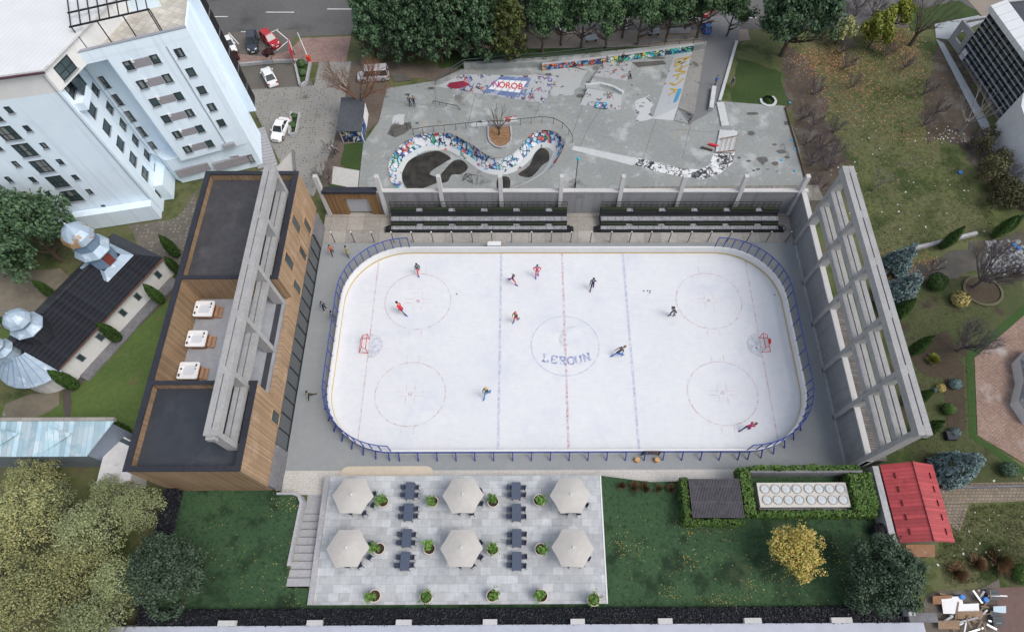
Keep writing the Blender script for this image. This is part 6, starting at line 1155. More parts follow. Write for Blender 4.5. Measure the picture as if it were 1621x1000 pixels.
pm=MB()
for pts in ([(637,285),(640,262),(662,246),(690,239),(705,244),(714,251),(706,256),(697,262),(690,266),(680,276),(700,284),(676,296),(650,302)],[(703,270),(716,256),(730,253),(741,265),(730,276),(715,277),(708,288),(690,288)],[(820,276),(838,262),(848,238),(858,234),(868,240),(869,254),(858,262),(850,272),(838,281)],[(788,282),(806,281),(806,300),(788,302)]): pm.sheet(puddle(pts,D),D+.008)
struct('bowl_puddles',pm,pud,'dark water puddles on the bowl floor')
wet=mat('wet_stain',(.085,.08,.072),(.12,.115,.105),rough=.35,scale=2); wp=MB()
def ell(mb,px,py,rx,ry,z=.006,sd=0):
    q=G(px,py); rng=random.Random(int(px*7+py)); mb.sheet([(q.x+rx*math.cos(a)*(1+.18*math.sin(3*a+rng.random()*6)),q.y+ry*math.sin(a)*(1+.15*math.sin(2*a+1))) for a in [2*PI*i/18 for i in range(18)]],z+rng.random()*.003)
for px,py,rx_,ry_ in ((963,110,.75,.55),(958,124,.9,.7),(918,152,.6,.55),(955,143,.95,.3),(1191,180,1.0,.35),(1189,211,.6,.6),(1245,195,.45,.5),(1207,253,.9,.7),(1227,259,.5,.5),(1237,240,.8,.5),(1246,249,.4,.35),(1200,268,.3,.25),(1193,270,.25,.22),(683,140,.55,.35),(1215,268,.2,.15),(1230,271,.2,.15),(1207,259,.3,.3)): ell(wp,px,py,rx_,ry_)
wp.sheet(P2([(613,212),(620,198),(650,193),(652,203),(640,212),(625,218)]),.004); wp.sheet(P2([(880,113),(915,107),(930,112),(900,118)]),.0042); wp.sheet(P2([(1000,99),(1050,96),(1055,102),(1010,107)]),.0044); wp.sheet(P2([(618,118),(640,116),(652,127),(625,130)]),.0046)
for px,py,rx_,ry_ in ((870,118,.8,.3),(1040,92,1.5,.35),(1075,86,.9,.3),(770,106,1.3,.4),(645,150,.4,.3),(1085,60,.5,.5),(1118,110,.5,1.4),(1112,130,.5,.9),(1000,135,.2,.2),(1010,150,.15,.15),(880,140,.2,.15),(1185,255,.35,.25),(1170,250,.3,.25),(1226,229,.4,.25),(1260,205,.3,.3),(930,130,.3,.2),(660,195,.3,.25)): ell(wp,px,py,rx_,ry_,.007)
struct('wet_patches',wp,wet,'dark wet stains on the skate park concrete')
jm=MB()
for a,b in (((870,118),(845,190)),((905,215),(955,78)),((955,165),(930,205)),((1018,250),(1040,186)),((752,150),(740,200)),((615,159),(700,170)),((690,170),(688,137)),((1080,250),(1093,198)),((1130,210),(1070,205)),((915,240),(930,205))):
    p,q=G(*a),G(*b); jm.ribbon([p,q],.07,.008)
struct('floor_joints',jm,mat('joint_dark',(.14,.14,.135),(.11,.11,.105)),'dark joint lines in the skate park floor')
WG=mat('white_worn_paint',(.55,.56,.56),(.48,.49,.49),rough=.75,scale=3); patches(WG,(.10,.105,.11),1.6,.56,.6,det=3,seed=4); pp=MB()
pp.sheet(P2([(908,231),(930,235),(1010,251),(1012,258),(1000,262),(905,237)]),.01); 
for k,(pts,m_) in enumerate((([(872,104),(930,112),(905,152),(872,150)],0),([(838,118),(868,121),(862,160),(835,155)],1),([(1005,160),(1030,150),(1032,190),(1008,195)],1),([(620,185),(640,180),(640,196),(622,198)],1),([(745,196),(760,192),(780,194),(780,200),(748,202)],1),([(795,186),(815,183),(818,192),(797,196)],2))):
    pp2=MB(); pp2.sheet(JG(P2(pts),.3,.8,k),.0105+.0007*k); struct('graffiti_patch',pp2,[graffiti('graffiti_tags',(.36,.375,.37),[(.10,.11,.12),(.36,.37,.37),(.30,.31,.31),(.16,.17,.18)],1.8,.40,41),graffiti('graffiti_black_tags',(.44,.455,.455),[(.06,.07,.08),(.44,.45,.45),(.3,.3,.31),(.12,.13,.14)],1.6,.44,42),graffiti('graffiti_red_tags',(.44,.455,.455),[(.45,.12,.1),(.44,.45,.45),(.5,.2,.15)],2,.5,43)][m_],'sprayed tags on the skate park floor')
struct('white_ramp_strip',pp,skl,'pale concrete strip across the skate park')
WB=graffiti('white_black_paint',(.62,.63,.63),[(.60,.61,.61),(.04,.045,.05),(.6,.6,.59),(.12,.13,.13),(.58,.6,.6)],2.0,.56,3); pp=MB(); pp.sheet(P2([(1012,250),(1040,258),(1085,268),(1108,268),(1122,262),(1130,243),(1163,241),(1160,258),(1140,275),(1112,284),(1080,280),(1040,272),(1005,261)]),.011); struct('painted_strip',pp,WB,'curving white and black painted strip at the low end of the skate park')
# ---- banks and walls with graffiti
def bank(name,label,pl,ph,h,m,thick_m=None):
    a,b=[G(x,y,.006) for x,y in pl]; c,d=[G(x,y,h) for x,y in ph]      # a-b low edge, c-d high edge (same order)
    t=thing(name,label,'skate ramp',tuple((a+b)/2)); mb=MB(); bil(mb,a,b,c,d); lo=lambda p:Vector((p.x,p.y,0)); mb.face([c,d,lo(d),lo(c)]); mb.face([b,lo(d),d]); mb.face([a,c,lo(c)]); mb.build('ramp_body',m,t); return t,(a,b,c,d)
gr1=graffiti('graffiti_mixed',(.34,.355,.36),[(.30,.34,.44),(.42,.44,.46),(.16,.22,.38),(.35,.36,.4),(.28,.20,.38),(.36,.38,.39),(.45,.2,.18)],2.1,.50,5)
t,(a,b,c,d)=bank('graffiti_bank','long low concrete bank with a maroon shape and red block letters on blue',[(690,137),(861,164)],[(733,118),(880,121)],1.1,gr1)
def fr_(u,v):
    ey=(c.lerp(d,u)-a.lerp(b,u)).normalized(); ex=(b.lerp(d,v)-a.lerp(c,v)).normalized(); n_=ex.cross(ey).normalized(); n_=n_ if n_.z>0 else -n_; return ex,n_.cross(ex),n_
def on(u,v,e=.02): return a.lerp(b,u).lerp(c.lerp(d,u),v)+fr_(u,v)[2]*e
def patch(mb,u0,v0,u1,v1,e):
    for i in range(6):
        for j in range(4): A_,B_=u0+(u1-u0)*i/6,u0+(u1-u0)*(i+1)/6; C_,D_=v0+(v1-v0)*j/4,v0+(v1-v0)*(j+1)/4; mb.face([on(A_,C_,e),on(B_,C_,e),on(B_,D_,e),on(A_,D_,e)])
mb=MB(); patch(mb,.42,.06,.76,.93,.012); mb.build('blue_panel',patches(mat('spray_blue',(.09,.13,.27),(.14,.18,.30),rough=.7,scale=2),(.28,.32,.40),.9,.55,.6,seed=3),t)
mb=MB(); mb.face([on(.14+.09*math.cos(x)*(1+.12*math.sin(5*x)),.28+.24*math.sin(x)*(1+.1*math.sin(4*x)),.016) for x in [2*PI*i/26 for i in range(26)]]); mb.build('maroon_shape',mat('spray_maroon',(.24,.02,.05),(.17,.015,.035),scale=3),t)
sprR=mat('spray_red',(.50,.07,.06),(.42,.05,.05)); sprW=mat('spray_white',(.66,.66,.67),(.6,.6,.61)); sprP=mat('spray_purple',(.36,.08,.25),(.3,.06,.2))
for k,ch in enumerate('NOROB'):
    u=.465+k*.061; 
    p=MB(); patch(p,u-.027,.26,u+.027,.76,.018+.001*k); p.build('letter_ground',sprW,t)
    ex,ey,nr=fr_(u,.5); p=on(u-.001,.50,.05); Mx=Matrix((ex,ey,nr)).transposed().to_4x4(); Mx.translation=p-t.location
    letters(ch,[(0,0,0,Mx)],1.45,sprP if k==0 else sprR,t,'graffiti_letter',.03)
gr2=graffiti('graffiti_orange',(.55,.54,.52),[(.62,.20,.04),(.05,.10,.26),(.60,.10,.05),(.10,.32,.55),(.62,.50,.30),(.03,.03,.05),(.58,.25,.06)],1.8,.66,7); gr3=graffiti('graffiti_teal',(.55,.56,.56),[(.04,.36,.42),(.05,.42,.45),(.60,.62,.60),(.02,.05,.10),(.10,.45,.25),(.60,.52,.08),(.03,.28,.42)],1.7,.66,8)
def vwall(name,label,p0,p1,h,m,z=0,th=.5,cat='wall'):
    p,q=G(*p0),G(*p1); u=(q-p).normalized(); nn=Vector((-u.y,u.x,0)); t=thing(name,label,cat,tuple(p)); L=(q-p).length; MB().abox(p,u,nn,0,L,0,th,0,h).build('wall_body',conc,t); MB().abox(p,u,nn,.05,L-.05,-.02,-.002,.03,h-.02).build('graffiti_face',m,t); return t
vwall('graffiti_wall','low wall with orange and blue graffiti at the top of the skate park',(858,112),(958,101),.95,gr2); vwall('graffiti_wall','low wall with teal and yellow graffiti at the top of the skate park',(962,100.5),(1097,82),1.0,gr3)
struct('upper_deck',MB().prism(P2([(735,111),(870,106),(958,99),(1116,78),(1116,74),(870,99),(735,107)],0),-.02,.9),skc,'raised concrete deck behind the graffiti walls')
# fence on the upper deck
fp=[G(x,y,0) for x,y in ((640,135),(690,134),(735,114),(800,107),(860,103),(905,98.5),(950,92.5),(1000,86.5),(1050,80.5),(1117,76))]; fe=thing('park_fence','long dark steel rail fence along the upper edge of the skate park','fence',tuple(fp[1]))
rl=MB(); zf=[.0,.0,.9,.9,.9,.9,.9,.9,.9,.9]
for k in range(1,len(fp)-1):
    p,q=fp[k]+Vector((0,0,zf[k])),fp[k+1]+Vector((0,0,zf[k+1]))
    for z in (.55,1.05): rl.bar(p+Vector((0,0,z)),q+Vector((0,0,z)),.07)
    L=(q-p).length; m_=max(1,int(L/2.2))
    for j in range(m_): c=p.lerp(q,j/m_); MB().bar(c,c+Vector((0,0,1.08)),.08).build('post',mat('fence_grey',(.07,.085,.095),(.055,.065,.075),rough=.6),fe)
rl.build('rails',MATS['fence_grey'],fe)
# funbox in the middle
t=thing('fun_box','graffitied skate fun box with a curved ledge across it','skate ramp',tuple(G(955,140)))
gr4=graffiti('graffiti_faint',(.36,.375,.38),[(.35,.37,.37),(.45,.12,.12),(.38,.4,.4),(.17,.19,.2),(.36,.33,.24),(.36,.38,.38)],2.4,.46,9)
def fb(pts,z,m,nm): q=[G(x,y,zz) for (x,y),zz in zip(pts,z)]; mb=MB(); mb.face(q); return mb.build(nm,m,t)
fb([(918,166),(982,174),(985,150),(930,140)],[.01,.01,.7,.7],gr4,'front_slope'); fb([(930,140),(985,150),(992,128),(940,120)],[.7,.7,.75,.75],skc,'flat_top'); fb([(940,120),(992,128),(1001,98),(957,98)],[.75,.75,.05,.02],gr4,'back_slope'); fb([(982,174),(1001,98),(992,128),(985,150)],[.01,.01,.75,.7],skc,'side')
fb([(918,166),(930,140),(940,120),(957,98)],[.01,.7,.75,.02],skl,'side')
pts=[G(x,y,.8) for x,y in ((927,137),(950,134),(970,139),(986,148))]; lg=MB()
for p,q in zip(pts[:-1],pts[1:]): lg.bar(p,q,.42,.6)
lg.build('ledge',skl,t); mb=MB(); q=[G(x,y,.30) for x,y in ((943,161),(961,163),(962,171),(942,169))]; q[0].z=q[1].z=.36; q[2].z=q[3].z=.16; mb.face(q[::-1]); mb.build('painted_emblem',graffiti('graffiti_emblem',(.10,.38,.60),[(.55,.08,.08),(.05,.06,.08),(.12,.42,.65),(.55,.56,.56)],2.5,.6,2),t)
# right bank
t,(a,b,c,d)=bank('graffiti_bank','white concrete bank with yellow sprayed strokes and a grey top',[(1058,191),(1078,98)][::-1],[(1091,178),(1104,84)][::-1],1.6,skl)
a,b,c,d=[G(1033,188,.012),G(1068,86,.012),G(1073,170,1.5),G(1096,82,1.5)]
for ch_ in list(t.children): bpy.data.objects.remove(ch_)
mb=MB(); bil(mb,a,b,c,d); mb.face([a,G(1066,191,0.012),c]); mb.build('white_slope',graffiti('graffiti_slope',(.52,.54,.545),[(.10,.36,.58),(.5,.14,.10),(.10,.12,.16),(.55,.45,.16),(.46,.48,.48),(.4,.42,.43)],1.5,.38,31),t)
e,f=G(1099,181,1.5),G(1116,77,1.5); a2,e2=G(1066,191,0.01),G(1092,198,0.01); mb=MB(); mb.face([c,e,f,d]); lo=lambda p:Vector((p.x,p.y,0)); mb.face([e,lo(e),lo(f),f]); mb.face([c,a2,e2,e]); mb.face([e,e2,lo(e)]); mb.face([d,f,lo(f),b]); mb.build('grey_top',patches(mat('bank_grey',(.25,.245,.225),(.2,.195,.18),rough=.85,scale=3),(.10,.095,.085),.35,.6,.63,seed=3),t)
nr=(b-a).cross(c-a).normalized(); nr=nr if nr.z>0 else -nr
def on(u,v,e=.03): return b.lerp(a,u).lerp(d.lerp(c,u),v)+nr*e      # u down the bank, v across
sy=mat('spray_yellow',(.62,.42,.06),(.55,.38,.08)); sb_=mat('spray_sky',(.10,.36,.55),(.08,.3,.48))
def strokes(segs,m,w,nm):
    mb=MB()
    for k,((u0,v0),(u1,v1)) in enumerate(segs):
        for i in range(4):
            f0,f1=i/4,(i+1)/4; p,q=on(u0+(u1-u0)*f0,v0+(v1-v0)*f0,.04+.003*k),on(u0+(u1-u0)*f1,v0+(v1-v0)*f1,.04+.003*k); dd=(q-p).normalized(); s=dd.cross(nr)*w/2; mb.face([p-s,q-s,q+s,p+s])
    mb.build(nm,m,t)
for gl_ in ([((.10,.25),(.10,.95)),((.10,.95),(.23,.30)),((.10,.25),(.23,.30))],[((.25,.97),(.29,.35)),((.29,.35),(.37,.95))],[((.38,.30),(.38,.95)),((.38,.62),(.47,.62))],[((.49,.95),(.56,.60)),((.56,.60),(.49,.28))],[((.60,.40),(.66,.72)),((.66,.72),(.71,.40))]): strokes(gl_,sy,.32,'yellow_stroke')
strokes([((.66,.86),(.88,.80)),((.68,.90),(.86,.84))],sb_,.5,'blue_tag')
mb=MB(); mb.face([G(1073.5,173,1.36),G(1097,183,1.36),G(1091,196,.12),G(1067,190,.12)]) ; mb.build('end_tags',gr4,t)
# bowl rail
rp=[(622,215),(645,204.5),(655,214),(670,211),(687,209),(704,207.5),(722,205.8),(738,204),(755,202.4),(773,201),(806,199.5),(824,197.5),(841,195.5),(858,194),(876,196),(890,203.5),(900,214),(906,226)]
br_=thing('bowl_railing','dark steel railing curving round the upper side of the skate bowl','railing',tuple(G(755,202))); mb=MB(); P=[G(x,y) for x,y in rp]
mb.tube([p+Vector((0,0,1.0)) for p in P],.05,5); mb.build('rail',mat('rail_brown',(.07,.06,.055),(.05,.045,.04),rough=.6),br_)
for p in P: MB().bar(p,p+Vector((0,0,1.0)),.07).build('post',MATS['rail_brown'],br_)
# tree bed
bd=thing('tree_bed','rounded concrete tree bed filled with brown leaves beside the bowl','tree bed',tuple(G(791,213))); q=[G(x,y) for x,y in ((773,201),(773,218),(776,226),(784,233),(793,235),(802,232),(808,226),(810,216),(808,200))]
mb=MB(); 
for p1,p2 in zip(q[:-1],q[1:]): mb.bar(p1+Vector((0,0,.12)),p2+Vector((0,0,.12)),.25,.26)
mb.bar(q[-1]+Vector((0,0,.3)),q[0]+Vector((0,0,.3)),.4,.6); mb.build('bed_kerb',conc,bd); MB().sheet([(p.x,p.y) for p in q],.09).build('leaf_fill',patches(mat('leaf_fill',(.20,.115,.06),(.30,.18,.10),rough=1,scale=5,scale2=3),(.10,.06,.035),3,.55,.65),bd)
# ledge, stair set with rails, bits
p,q=G(1129,142,.0),G(1124,176,.0); t=thing('skate_ledge','long pale concrete skate ledge standing alone right of the white bank','ledge',tuple(p)); MB().bar(p+Vector((0,0,.3)),q+Vector((0,0,.3)),.75,.6).build('ledge_block',conc,t); MB().bar(p+Vector((0,0,.62)),q+Vector((0,0,.62)),.65,.04).build('ledge_top',skl,t)
t=thing('skate_stairs','pale stepped block with four rusty flat rails at the right of the skate park','skate steps',tuple(G(1150,225)))
P0,P1=G(1160,200),G(1140,240)
for k in range(4): aa,bb=G(1143+k*7,206+k*.6,.2),G(1136+k*7,241+k*.4,.2); MB().bar(aa,bb,.7,.1+.02*k).build('step',skl,t)
for k in range(4): aa,bb=G(1146+k*7,217,.5),G(1140+k*7,239,.5); MB().bar(aa,bb,.06).build('rail',rust,t)
MB().bar(G(1139,220,.55),G(1168,215,.55),.09).build('cross_rail',rust,t); MB().bar(G(1135,241,.45),G(1164,238,.45),.09).build('cross_rail',rust,t)
tag(MB().bar(G(1166,66,.12),G(1139,160,.12),.5,.3).build('kerb',skl),'pale kerb between the skate park path and the grass','kerb'); tag(MB().bar(G(1140,163,.1),G(1148,200,.1),1.2,.22).build('kerb',skl),'broken pale kerb step at the end of the path','kerb')
pth=mat('path_asphalt',(.17,.175,.18),(.14,.145,.15),rough=.85,scale=3,scale2=.2); struct('path',MB().sheet(P2([(1117,72),(1100,30),(1175,20),(1168,66),(1140,160),(1118,182),(1093,195)]),.012),pth,'smooth grey asphalt path beside the white bank')
tag(MB().bar(G(1122,228,.15),G(1137,232,.15),.35,.25).build('red_bench',redp),'short red painted block lying near the stepped block','block'); tag(MB().bar(G(1110,233,.15),G(1128,238,.15),.3,.2).build('dark_log',bark),'short dark block lying below the red one','block')
mb=MB(); q=G(1216,160); 
for i in range(20):
    a1=rad(-200+i*22*.95); b1=rad(-200+(i+1)*22*.95)
    if i>11: break
    r0,r1=.95,1.4; mb.hexa([(q.x+r0*math.cos(a1),q.y+r0*math.sin(a1),-.05),(q.x+r0*math.cos(b1),q.y+r0*math.sin(b1),-.05),(q.x+r1*math.cos(b1),q.y+r1*math.sin(b1),-.05),(q.x+r1*math.cos(a1),q.y+r1*math.sin(a1),-.05),(q.x+r0*math.cos(a1),q.y+r0*math.sin(a1),.12),(q.x+r0*math.cos(b1),q.y+r0*math.sin(b1),.12),(q.x+r1*math.cos(b1),q.y+r1*math.sin(b1),.12),(q.x+r1*math.cos(a1),q.y+r1*math.sin(a1),.12)][::1])
tag(mb.build('ring_kerb',skl),'round stone ring around a small grass bed at the edge of the skate park','kerb'); sg=rshrub('grass_bed',L_thuja,120,.95,.35,n=400,ls=.12); place(sg,1216,160,0,1,0,'small round grass bed inside the stone ring')
tag(MB().bar(G(1243,170,.1),G(1280,300,.1),.18,.28).build('rusty_edge',mat('rust_dark',(.12,.065,.04),(.085,.05,.035),rough=.9,scale=4)),'rusty low edge along the right side of the skate park','edge')
for i,(px,py) in enumerate(((1250,163),(1253,222),(1258,236),(1262,241),(1237,254),(1258,271))):
    q=G(px,py); tag(MB().lathe((q.x,q.y,.0),[(.16,0),(.22,.05),(.16,.1),(.04,.13)],7).build('blue_litter',mat('litter_blue',(.06,.38,.62),(.05,.3,.5))),['pale blue bag on the earth beside the stone ring','blue scrap uppermost on the right part of the skate floor','blue scrap second from the top on the right skate floor','blue scrap nearest the rusty edge','blue scrap between the big wet stains','blue bag at the lower right end of the skate floor'][i],'litter','blue litter on the skate floor')
# flat rail, lamp, steel trestle
t=thing('flat_rail','low dark skate rail on the left part of the skate park','skate rail',tuple(G(700,168))); P=[G(686,164),G(696,166),(G(707,168)),G(725,172)]; MB().tube([P[0]+Vector((0,0,.45)),P[-1]+Vector((0,0,.45)),P[-1]+Vector((.35,-.35,.02))],.05,5).build('rail',black,t)
for p in P[:-1]: MB().bar(p,p+Vector((0,0,.45)),.06).build('post',black,t)
q=G(910,297); t=thing('street_lamp','dark lamp post with a turquoise lamp head behind the back wall','street lamp',(q.x,q.y,0)); MB().tube([(q.x,q.y,0),(q.x,q.y,.9)],.11,8).tube([(q.x,q.y,.9),(q.x,q.y,4.9)],.06,8).build('pole',black,t); MB().lathe((q.x,q.y,4.9),[(.08,0),(.2,.1),(.22,.35),(.1,.45)],10).build('lamp_head',mat('lamp_teal',(.02,.42,.45),(.02,.36,.4)),t)
t=thing('steel_trestle','broken black steel trestle lying on the bowl floor','trestle',tuple(G(745,282,D))); mb=MB(); zz=D+.35
T=[G(x,y,zz) for x,y in ((737,275),(733,284),(748,288),(746,276),(757,278),(755,289))]
for i,j in ((0,1),(1,2),(2,3),(3,0),(0,2),(1,3),(3,4),(4,5)): mb.bar(T[i],T[j],.06)
for p in (T[0],T[1],T[2],T[5]): mb.bar(p,Vector((p.x,p.y,D)),.05)
mb.build('bars',black,t)
struct('skate_pad',MB().sheet(P2([(527,263),(569,270),(566,299),(525,291)]),-.02),patches(mat('pad_pale',(.48,.47,.44),(.42,.41,.39),rough=.85,scale=2),(.30,.25,.19),.5,.6,.66),'pale concrete pad between the shrubs')
# graffiti shed
t=thing('graffiti_shed','small dark flat roofed shed with blue graffiti on its front','shed',(-32.2,38.8,0)); MB().box(-33.75,-30.4,36.45,42.6,-.05,2.05).build('wall',wallw,t); MB().hexa([(-34.0,36.2,2.06),(-30.2,36.2,2.06),(-30.2,42.9,2.5),(-34.0,42.9,2.5),(-34.0,36.2,2.16),(-30.2,36.2,2.16),(-30.2,42.9,2.6),(-34.0,42.9,2.6)]).build('roof',mat('shed_roof',(.075,.082,.092),(.055,.06,.07),rough=.7,scale=2),t)
gsh=graffiti('graffiti_shed_blue',(.5,.5,.5),[(.04,.12,.42),(.55,.56,.56),(.03,.03,.05),(.10,.30,.6),(.05,.07,.2),(.3,.25,.15)],1.6,.7,11); MB().box(-33.6,-30.5,36.42,36.448,.05,1.95).build('graffiti_front',gsh,t); MB().box(-30.398,-30.37,36.6,39.5,.05,1.9).build('graffiti_side',gsh,t)
# ================================================================ car park bits
def kerbline(nm,lab,pts,w=.35,h=.45):
    mb=MB(); P=[G(x,y) for x,y in pts]
    for p,q in zip(P[:-1],P[1:]): mb.bar(p+Vector((0,0,h/2-.05)),q+Vector((0,0,h/2-.05)),w,h)
    return tag(mb.build(nm,conc),lab,'kerb')
kerbline('planter_kerb','concrete kerb round the long triangular car park planter',[(468,103),(476,138),(486,132),(492,100),(470,101)]); kerbline('planter_kerb','concrete kerb round the short car park planter',[(459,215),(462,180)]); kerbline('planter_kerb','pale kerb on the right of the short car park planter',[(475,181),(469,213),(459,215)],.25,.4)
kerbline('kerb','stone kerb between the brick pavement and the car park',[(372,105),(440,99),(480,98)]); struct('planter_soil',MB().sheet(P2([(470,102),(477,137),(486,131),(491,101)]),.0).sheet(P2([(460,213),(463,181),(474,181),(468,212)]),.0),gm,'green soil in the car park planters')
q=G(463.5,98); b=G(491,100); t=thing('barrier_gate','car park barrier with a red post and a raised white arm','barrier',(b.x,b.y,0)); MB().box(b.x-.28,b.x+.28,b.y-.25,b.y+.25,0,1.15).build('post',mat('barrier_red',(.62,.07,.03),(.55,.06,.025)),t); tip=G(471,52,2.0); MB().bar((b.x,b.y,1.0),tip,.10).build('arm',white,t)
q=G(468,106); t=thing('advert_board','tall narrow red and white advertising board by the planter','sign',(q.x,q.y,0)); MB().abox(Vector((q.x,q.y,0)),U2(102),U2(12),0,3.2,-.06,.06,1.0,2.6).build('board',mat('board_red',(.42,.04,.05),(.36,.035,.04)),t); MB().abox(Vector((q.x,q.y,0)),U2(102),U2(12),2.2,3.18,.061,.075,1.1,2.5).build('white_band',white,t)
for u in (.2,3.0): p=Vector((q.x,q.y,0))+U2(102)*u; MB().bar(p,p+Vector((0,0,1.0)),.1).build('leg',black,t)
pl=MB()
for pts in ([(440,62),(452,48),(460,80),(437,97)],): pass
for a_1,b_1 in (((437,47),(457,64)),((457,64),(438,80)),((428,52),(440,46)),((362,52),(378,70))): pl.ribbon([G(*a_1),G(*b_1)],.16,-.03)
struct('bay_marking',pl,MATS['road_paint'],'white bay lines by the parked cars')
# ================================================================ vehicles
tyre=rubber; carglass=mat('car_glass',(.02,.026,.03),(.03,.04,.045),rough=.06,spec=.8); lampm=mat('headlight',(.7,.72,.75),(.65,.68,.7),rough=.15); tailm=mat('taillight',(.40,.02,.02),(.34,.015,.015),rough=.2)
def car(label,paint,px,py,head,L=4.5,Wd=1.82,H=1.46,kind='sedan',cat='car',z=-.035,group='parked cars'):
    q=G(px,py,.7); t=thing('parked_car' if kind!='van' else 'parked_van',label,cat,(q.x,q.y,z),rad(head),group); X=XF.pop(t); h=L/2; w=Wd/2
    van=kind=='van'; zb=.95 if van else .86
    sec=[(-h,.74*w,.62*zb),(-h*.95,.92*w,.96*zb),(-h*.6,.99*w,1.04*zb),(0,w,1.05*zb),(h*.45,.985*w,1.0*zb),(h*.8,.93*w,.88*zb),(h*.96,.80*w,.74*zb),(h,.62*w,.60*zb)]
    rings=[[(-a*.97,y,.22),(-a,y,.48),(-a*.985,y,zt*.82),(-a*.86,y,zt),(a*.86,y,zt),(a*.985,y,zt*.82),(a,y,.48),(a*.97,y,.22)] for y,a,zt in sec]
    b=MB()
    for r0,r1 in zip(rings[:-1],rings[1:]):
        for i in range(8): j=(i+1)%8; b.face([r0[i],r0[j],r1[j],r1[i]][::-1])
    b.face(rings[0]); b.face(rings[-1][::-1])
    XF_=XF; o=b.build('body',paint,t)
    yb0,yb1,yt0,yt1={'sedan':(-.74*h,.42*h,-.42*h,.10*h),'hatch':(-.93*h,.42*h,-.78*h,.10*h),'van':(-.97*h,.62*h,-.92*h,.40*h)}[kind]
    wb,wt=.86*w,.70*w if not van else .8*w; z0=zb*1.0; g=MB(); hz=H
    lo=[(-wb,yb0,z0),(wb,yb0,z0),(wb,yb1,z0),(-wb,yb1,z0)]; hi=[(-wt,yt0,hz-.05),(wt,yt0,hz-.05),(wt,yt1,hz-.05),(-wt,yt1,hz-.05)]; g.hexa(lo+hi); g.build('windows',carglass,t)
    r=MB(); r.hexa([(-wt-.03,yt0-.05,hz-.06),(wt+.03,yt0-.05,hz-.06),(wt+.03,yt1+.05,hz-.06),(-wt-.03,yt1+.05,hz-.06),(-wt*.9,yt0+.05,hz+.02),(wt*.9,yt0+.05,hz+.02),(wt*.9,yt1-.05,hz+.02),(-wt*.9,yt1-.05,hz+.02)])
    for (A1,B1) in zip(lo,hi): r.bar(Vector(A1)*1.01,Vector(B1)*1.01,.09,.07)
    for s in (-1,1): mid=(yb0+yb1)/2-.1; r.bar((s*wb*1.01,mid,z0),(s*wt*1.02,(yt0+yt1)/2-.05,hz-.05),.08,.05)
    if van:
        for k in range(5): x=-wt*.8+k*wt*.4; r.box(x-.03,x+.03,yt0+.1,yt1-.1,hz+.021,hz+.05)
    r.build('roof',paint,t)
    for s in (-1,1):
        for y in (-h*.62,h*.62):
            m=MB(); m.tube([(s*(w-.20),y,.32),(s*(w+.01),y,.32)],.33,14); m=m.build('wheel',tyre,t); MB().tube([(s*(w+.011),y,.32),(s*(w+.03),y,.32)],.2,10).build('rim',alu,m)
        MB().hexa([(s*.42*w,h*.9,.55),(s*.72*w,h*.82,.55),(s*.80*w,h*.76,.76),(s*.5*w,h*.86,.76),(s*.42*w,h*1.0,.56),(s*.74*w,h*.96,.56),(s*.84*w,h*.80,.77),(s*.5*w,h*.92,.77)]).build('headlight',lampm,t)
        MB().box(min(s*.6*w,s*.93*w),max(s*.6*w,s*.93*w),-h*1.0,-h*.93,.62,.8).build('taillight',tailm,t)
        MB().box(min(s*w*.98,s*(w+.18)),max(s*w*.98,s*(w+.18)),yb1-.25,yb1-.10,.88,1.02).build('mirror',paint,t)
    MB().box(-.26,.26,h*.985,h*1.01,.38,.5).build('number_plate',white,t); MB().box(-.55*w,.55*w,h*.97,h*1.0,.52,.62).build('grille',black,t)
    return t
pw_=mat('car_white',(.78,.78,.78),(.74,.74,.74),rough=.25,spec=.6); pg_=mat('car_grey',(.035,.042,.055),(.03,.036,.048),rough=.22,spec=.7); pr_=mat('car_red',(.42,.015,.02),(.36,.012,.016),rough=.22,spec=.7); ps_=mat('car_silver',(.52,.53,.55),(.46,.47,.49),rough=.3,metal=.3); pt_=mat('car_teal',(.03,.38,.40),(.025,.32,.34),rough=.3); pb_=mat('car_blue',(.04,.14,.42),(.03,.12,.36),rough=.3)
car('white car parked beside the white tower, leftmost of the street bays',pw_,362,69,207,4.4,1.8,1.45,'sedan')
car('dark grey hatchback in the middle street bay',pg_,399,66,190,4.5,1.85,1.6,'hatch'); car('red hatchback in the right street bay',pr_,427,61,222,4.2,1.8,1.5,'hatch')
car('white car on the slatted bay below the brick pavement',pw_,425,119,28,4.5,1.82,1.46,'sedan'); car('white sedan beside the short planter in the car park',pw_,442.5,203,170,4.8,1.85,1.42,'sedan')
car('silver minivan with roof ribs behind the reddish bare tree',ps_,590,118,96,5.2,1.95,1.9,'van','van')
car('white car half hidden behind the trees, left of two',pw_,888,36,15,4.4,1.8,1.46,'sedan',z=-.04); car('white car half hidden behind the trees, right of two',pw_,985,28,0,4.4,1.8,1.5,'hatch',z=-.04); car('turquoise van glimpsed through the pines',pt_,733,66,5,4.6,1.9,1.9,'van','van'); car('pale silver van glimpsed low through the pines left of the turquoise one',ps_,665,70,60,5.0,1.9,1.9,'van','van'); car('white van glimpsed through the pines',pw_,700,58,75,5.0,1.9,1.9,'van','van')
car('red car at the top edge beyond the asphalt path',pr_,1122,12,140,4.2,1.8,1.5,'hatch'); car('long red van at the top edge left of the red car',pr_,1104,2,205,5.2,1.9,1.9,'van','van'); car('white car at the top edge behind the rightmost row trees',pw_,1065,18,80,4.4,1.8,1.46,'sedan'); car('blue small car by the start of the asphalt path',pb_,1119,42,10,2.2,1.3,1.2,'hatch')
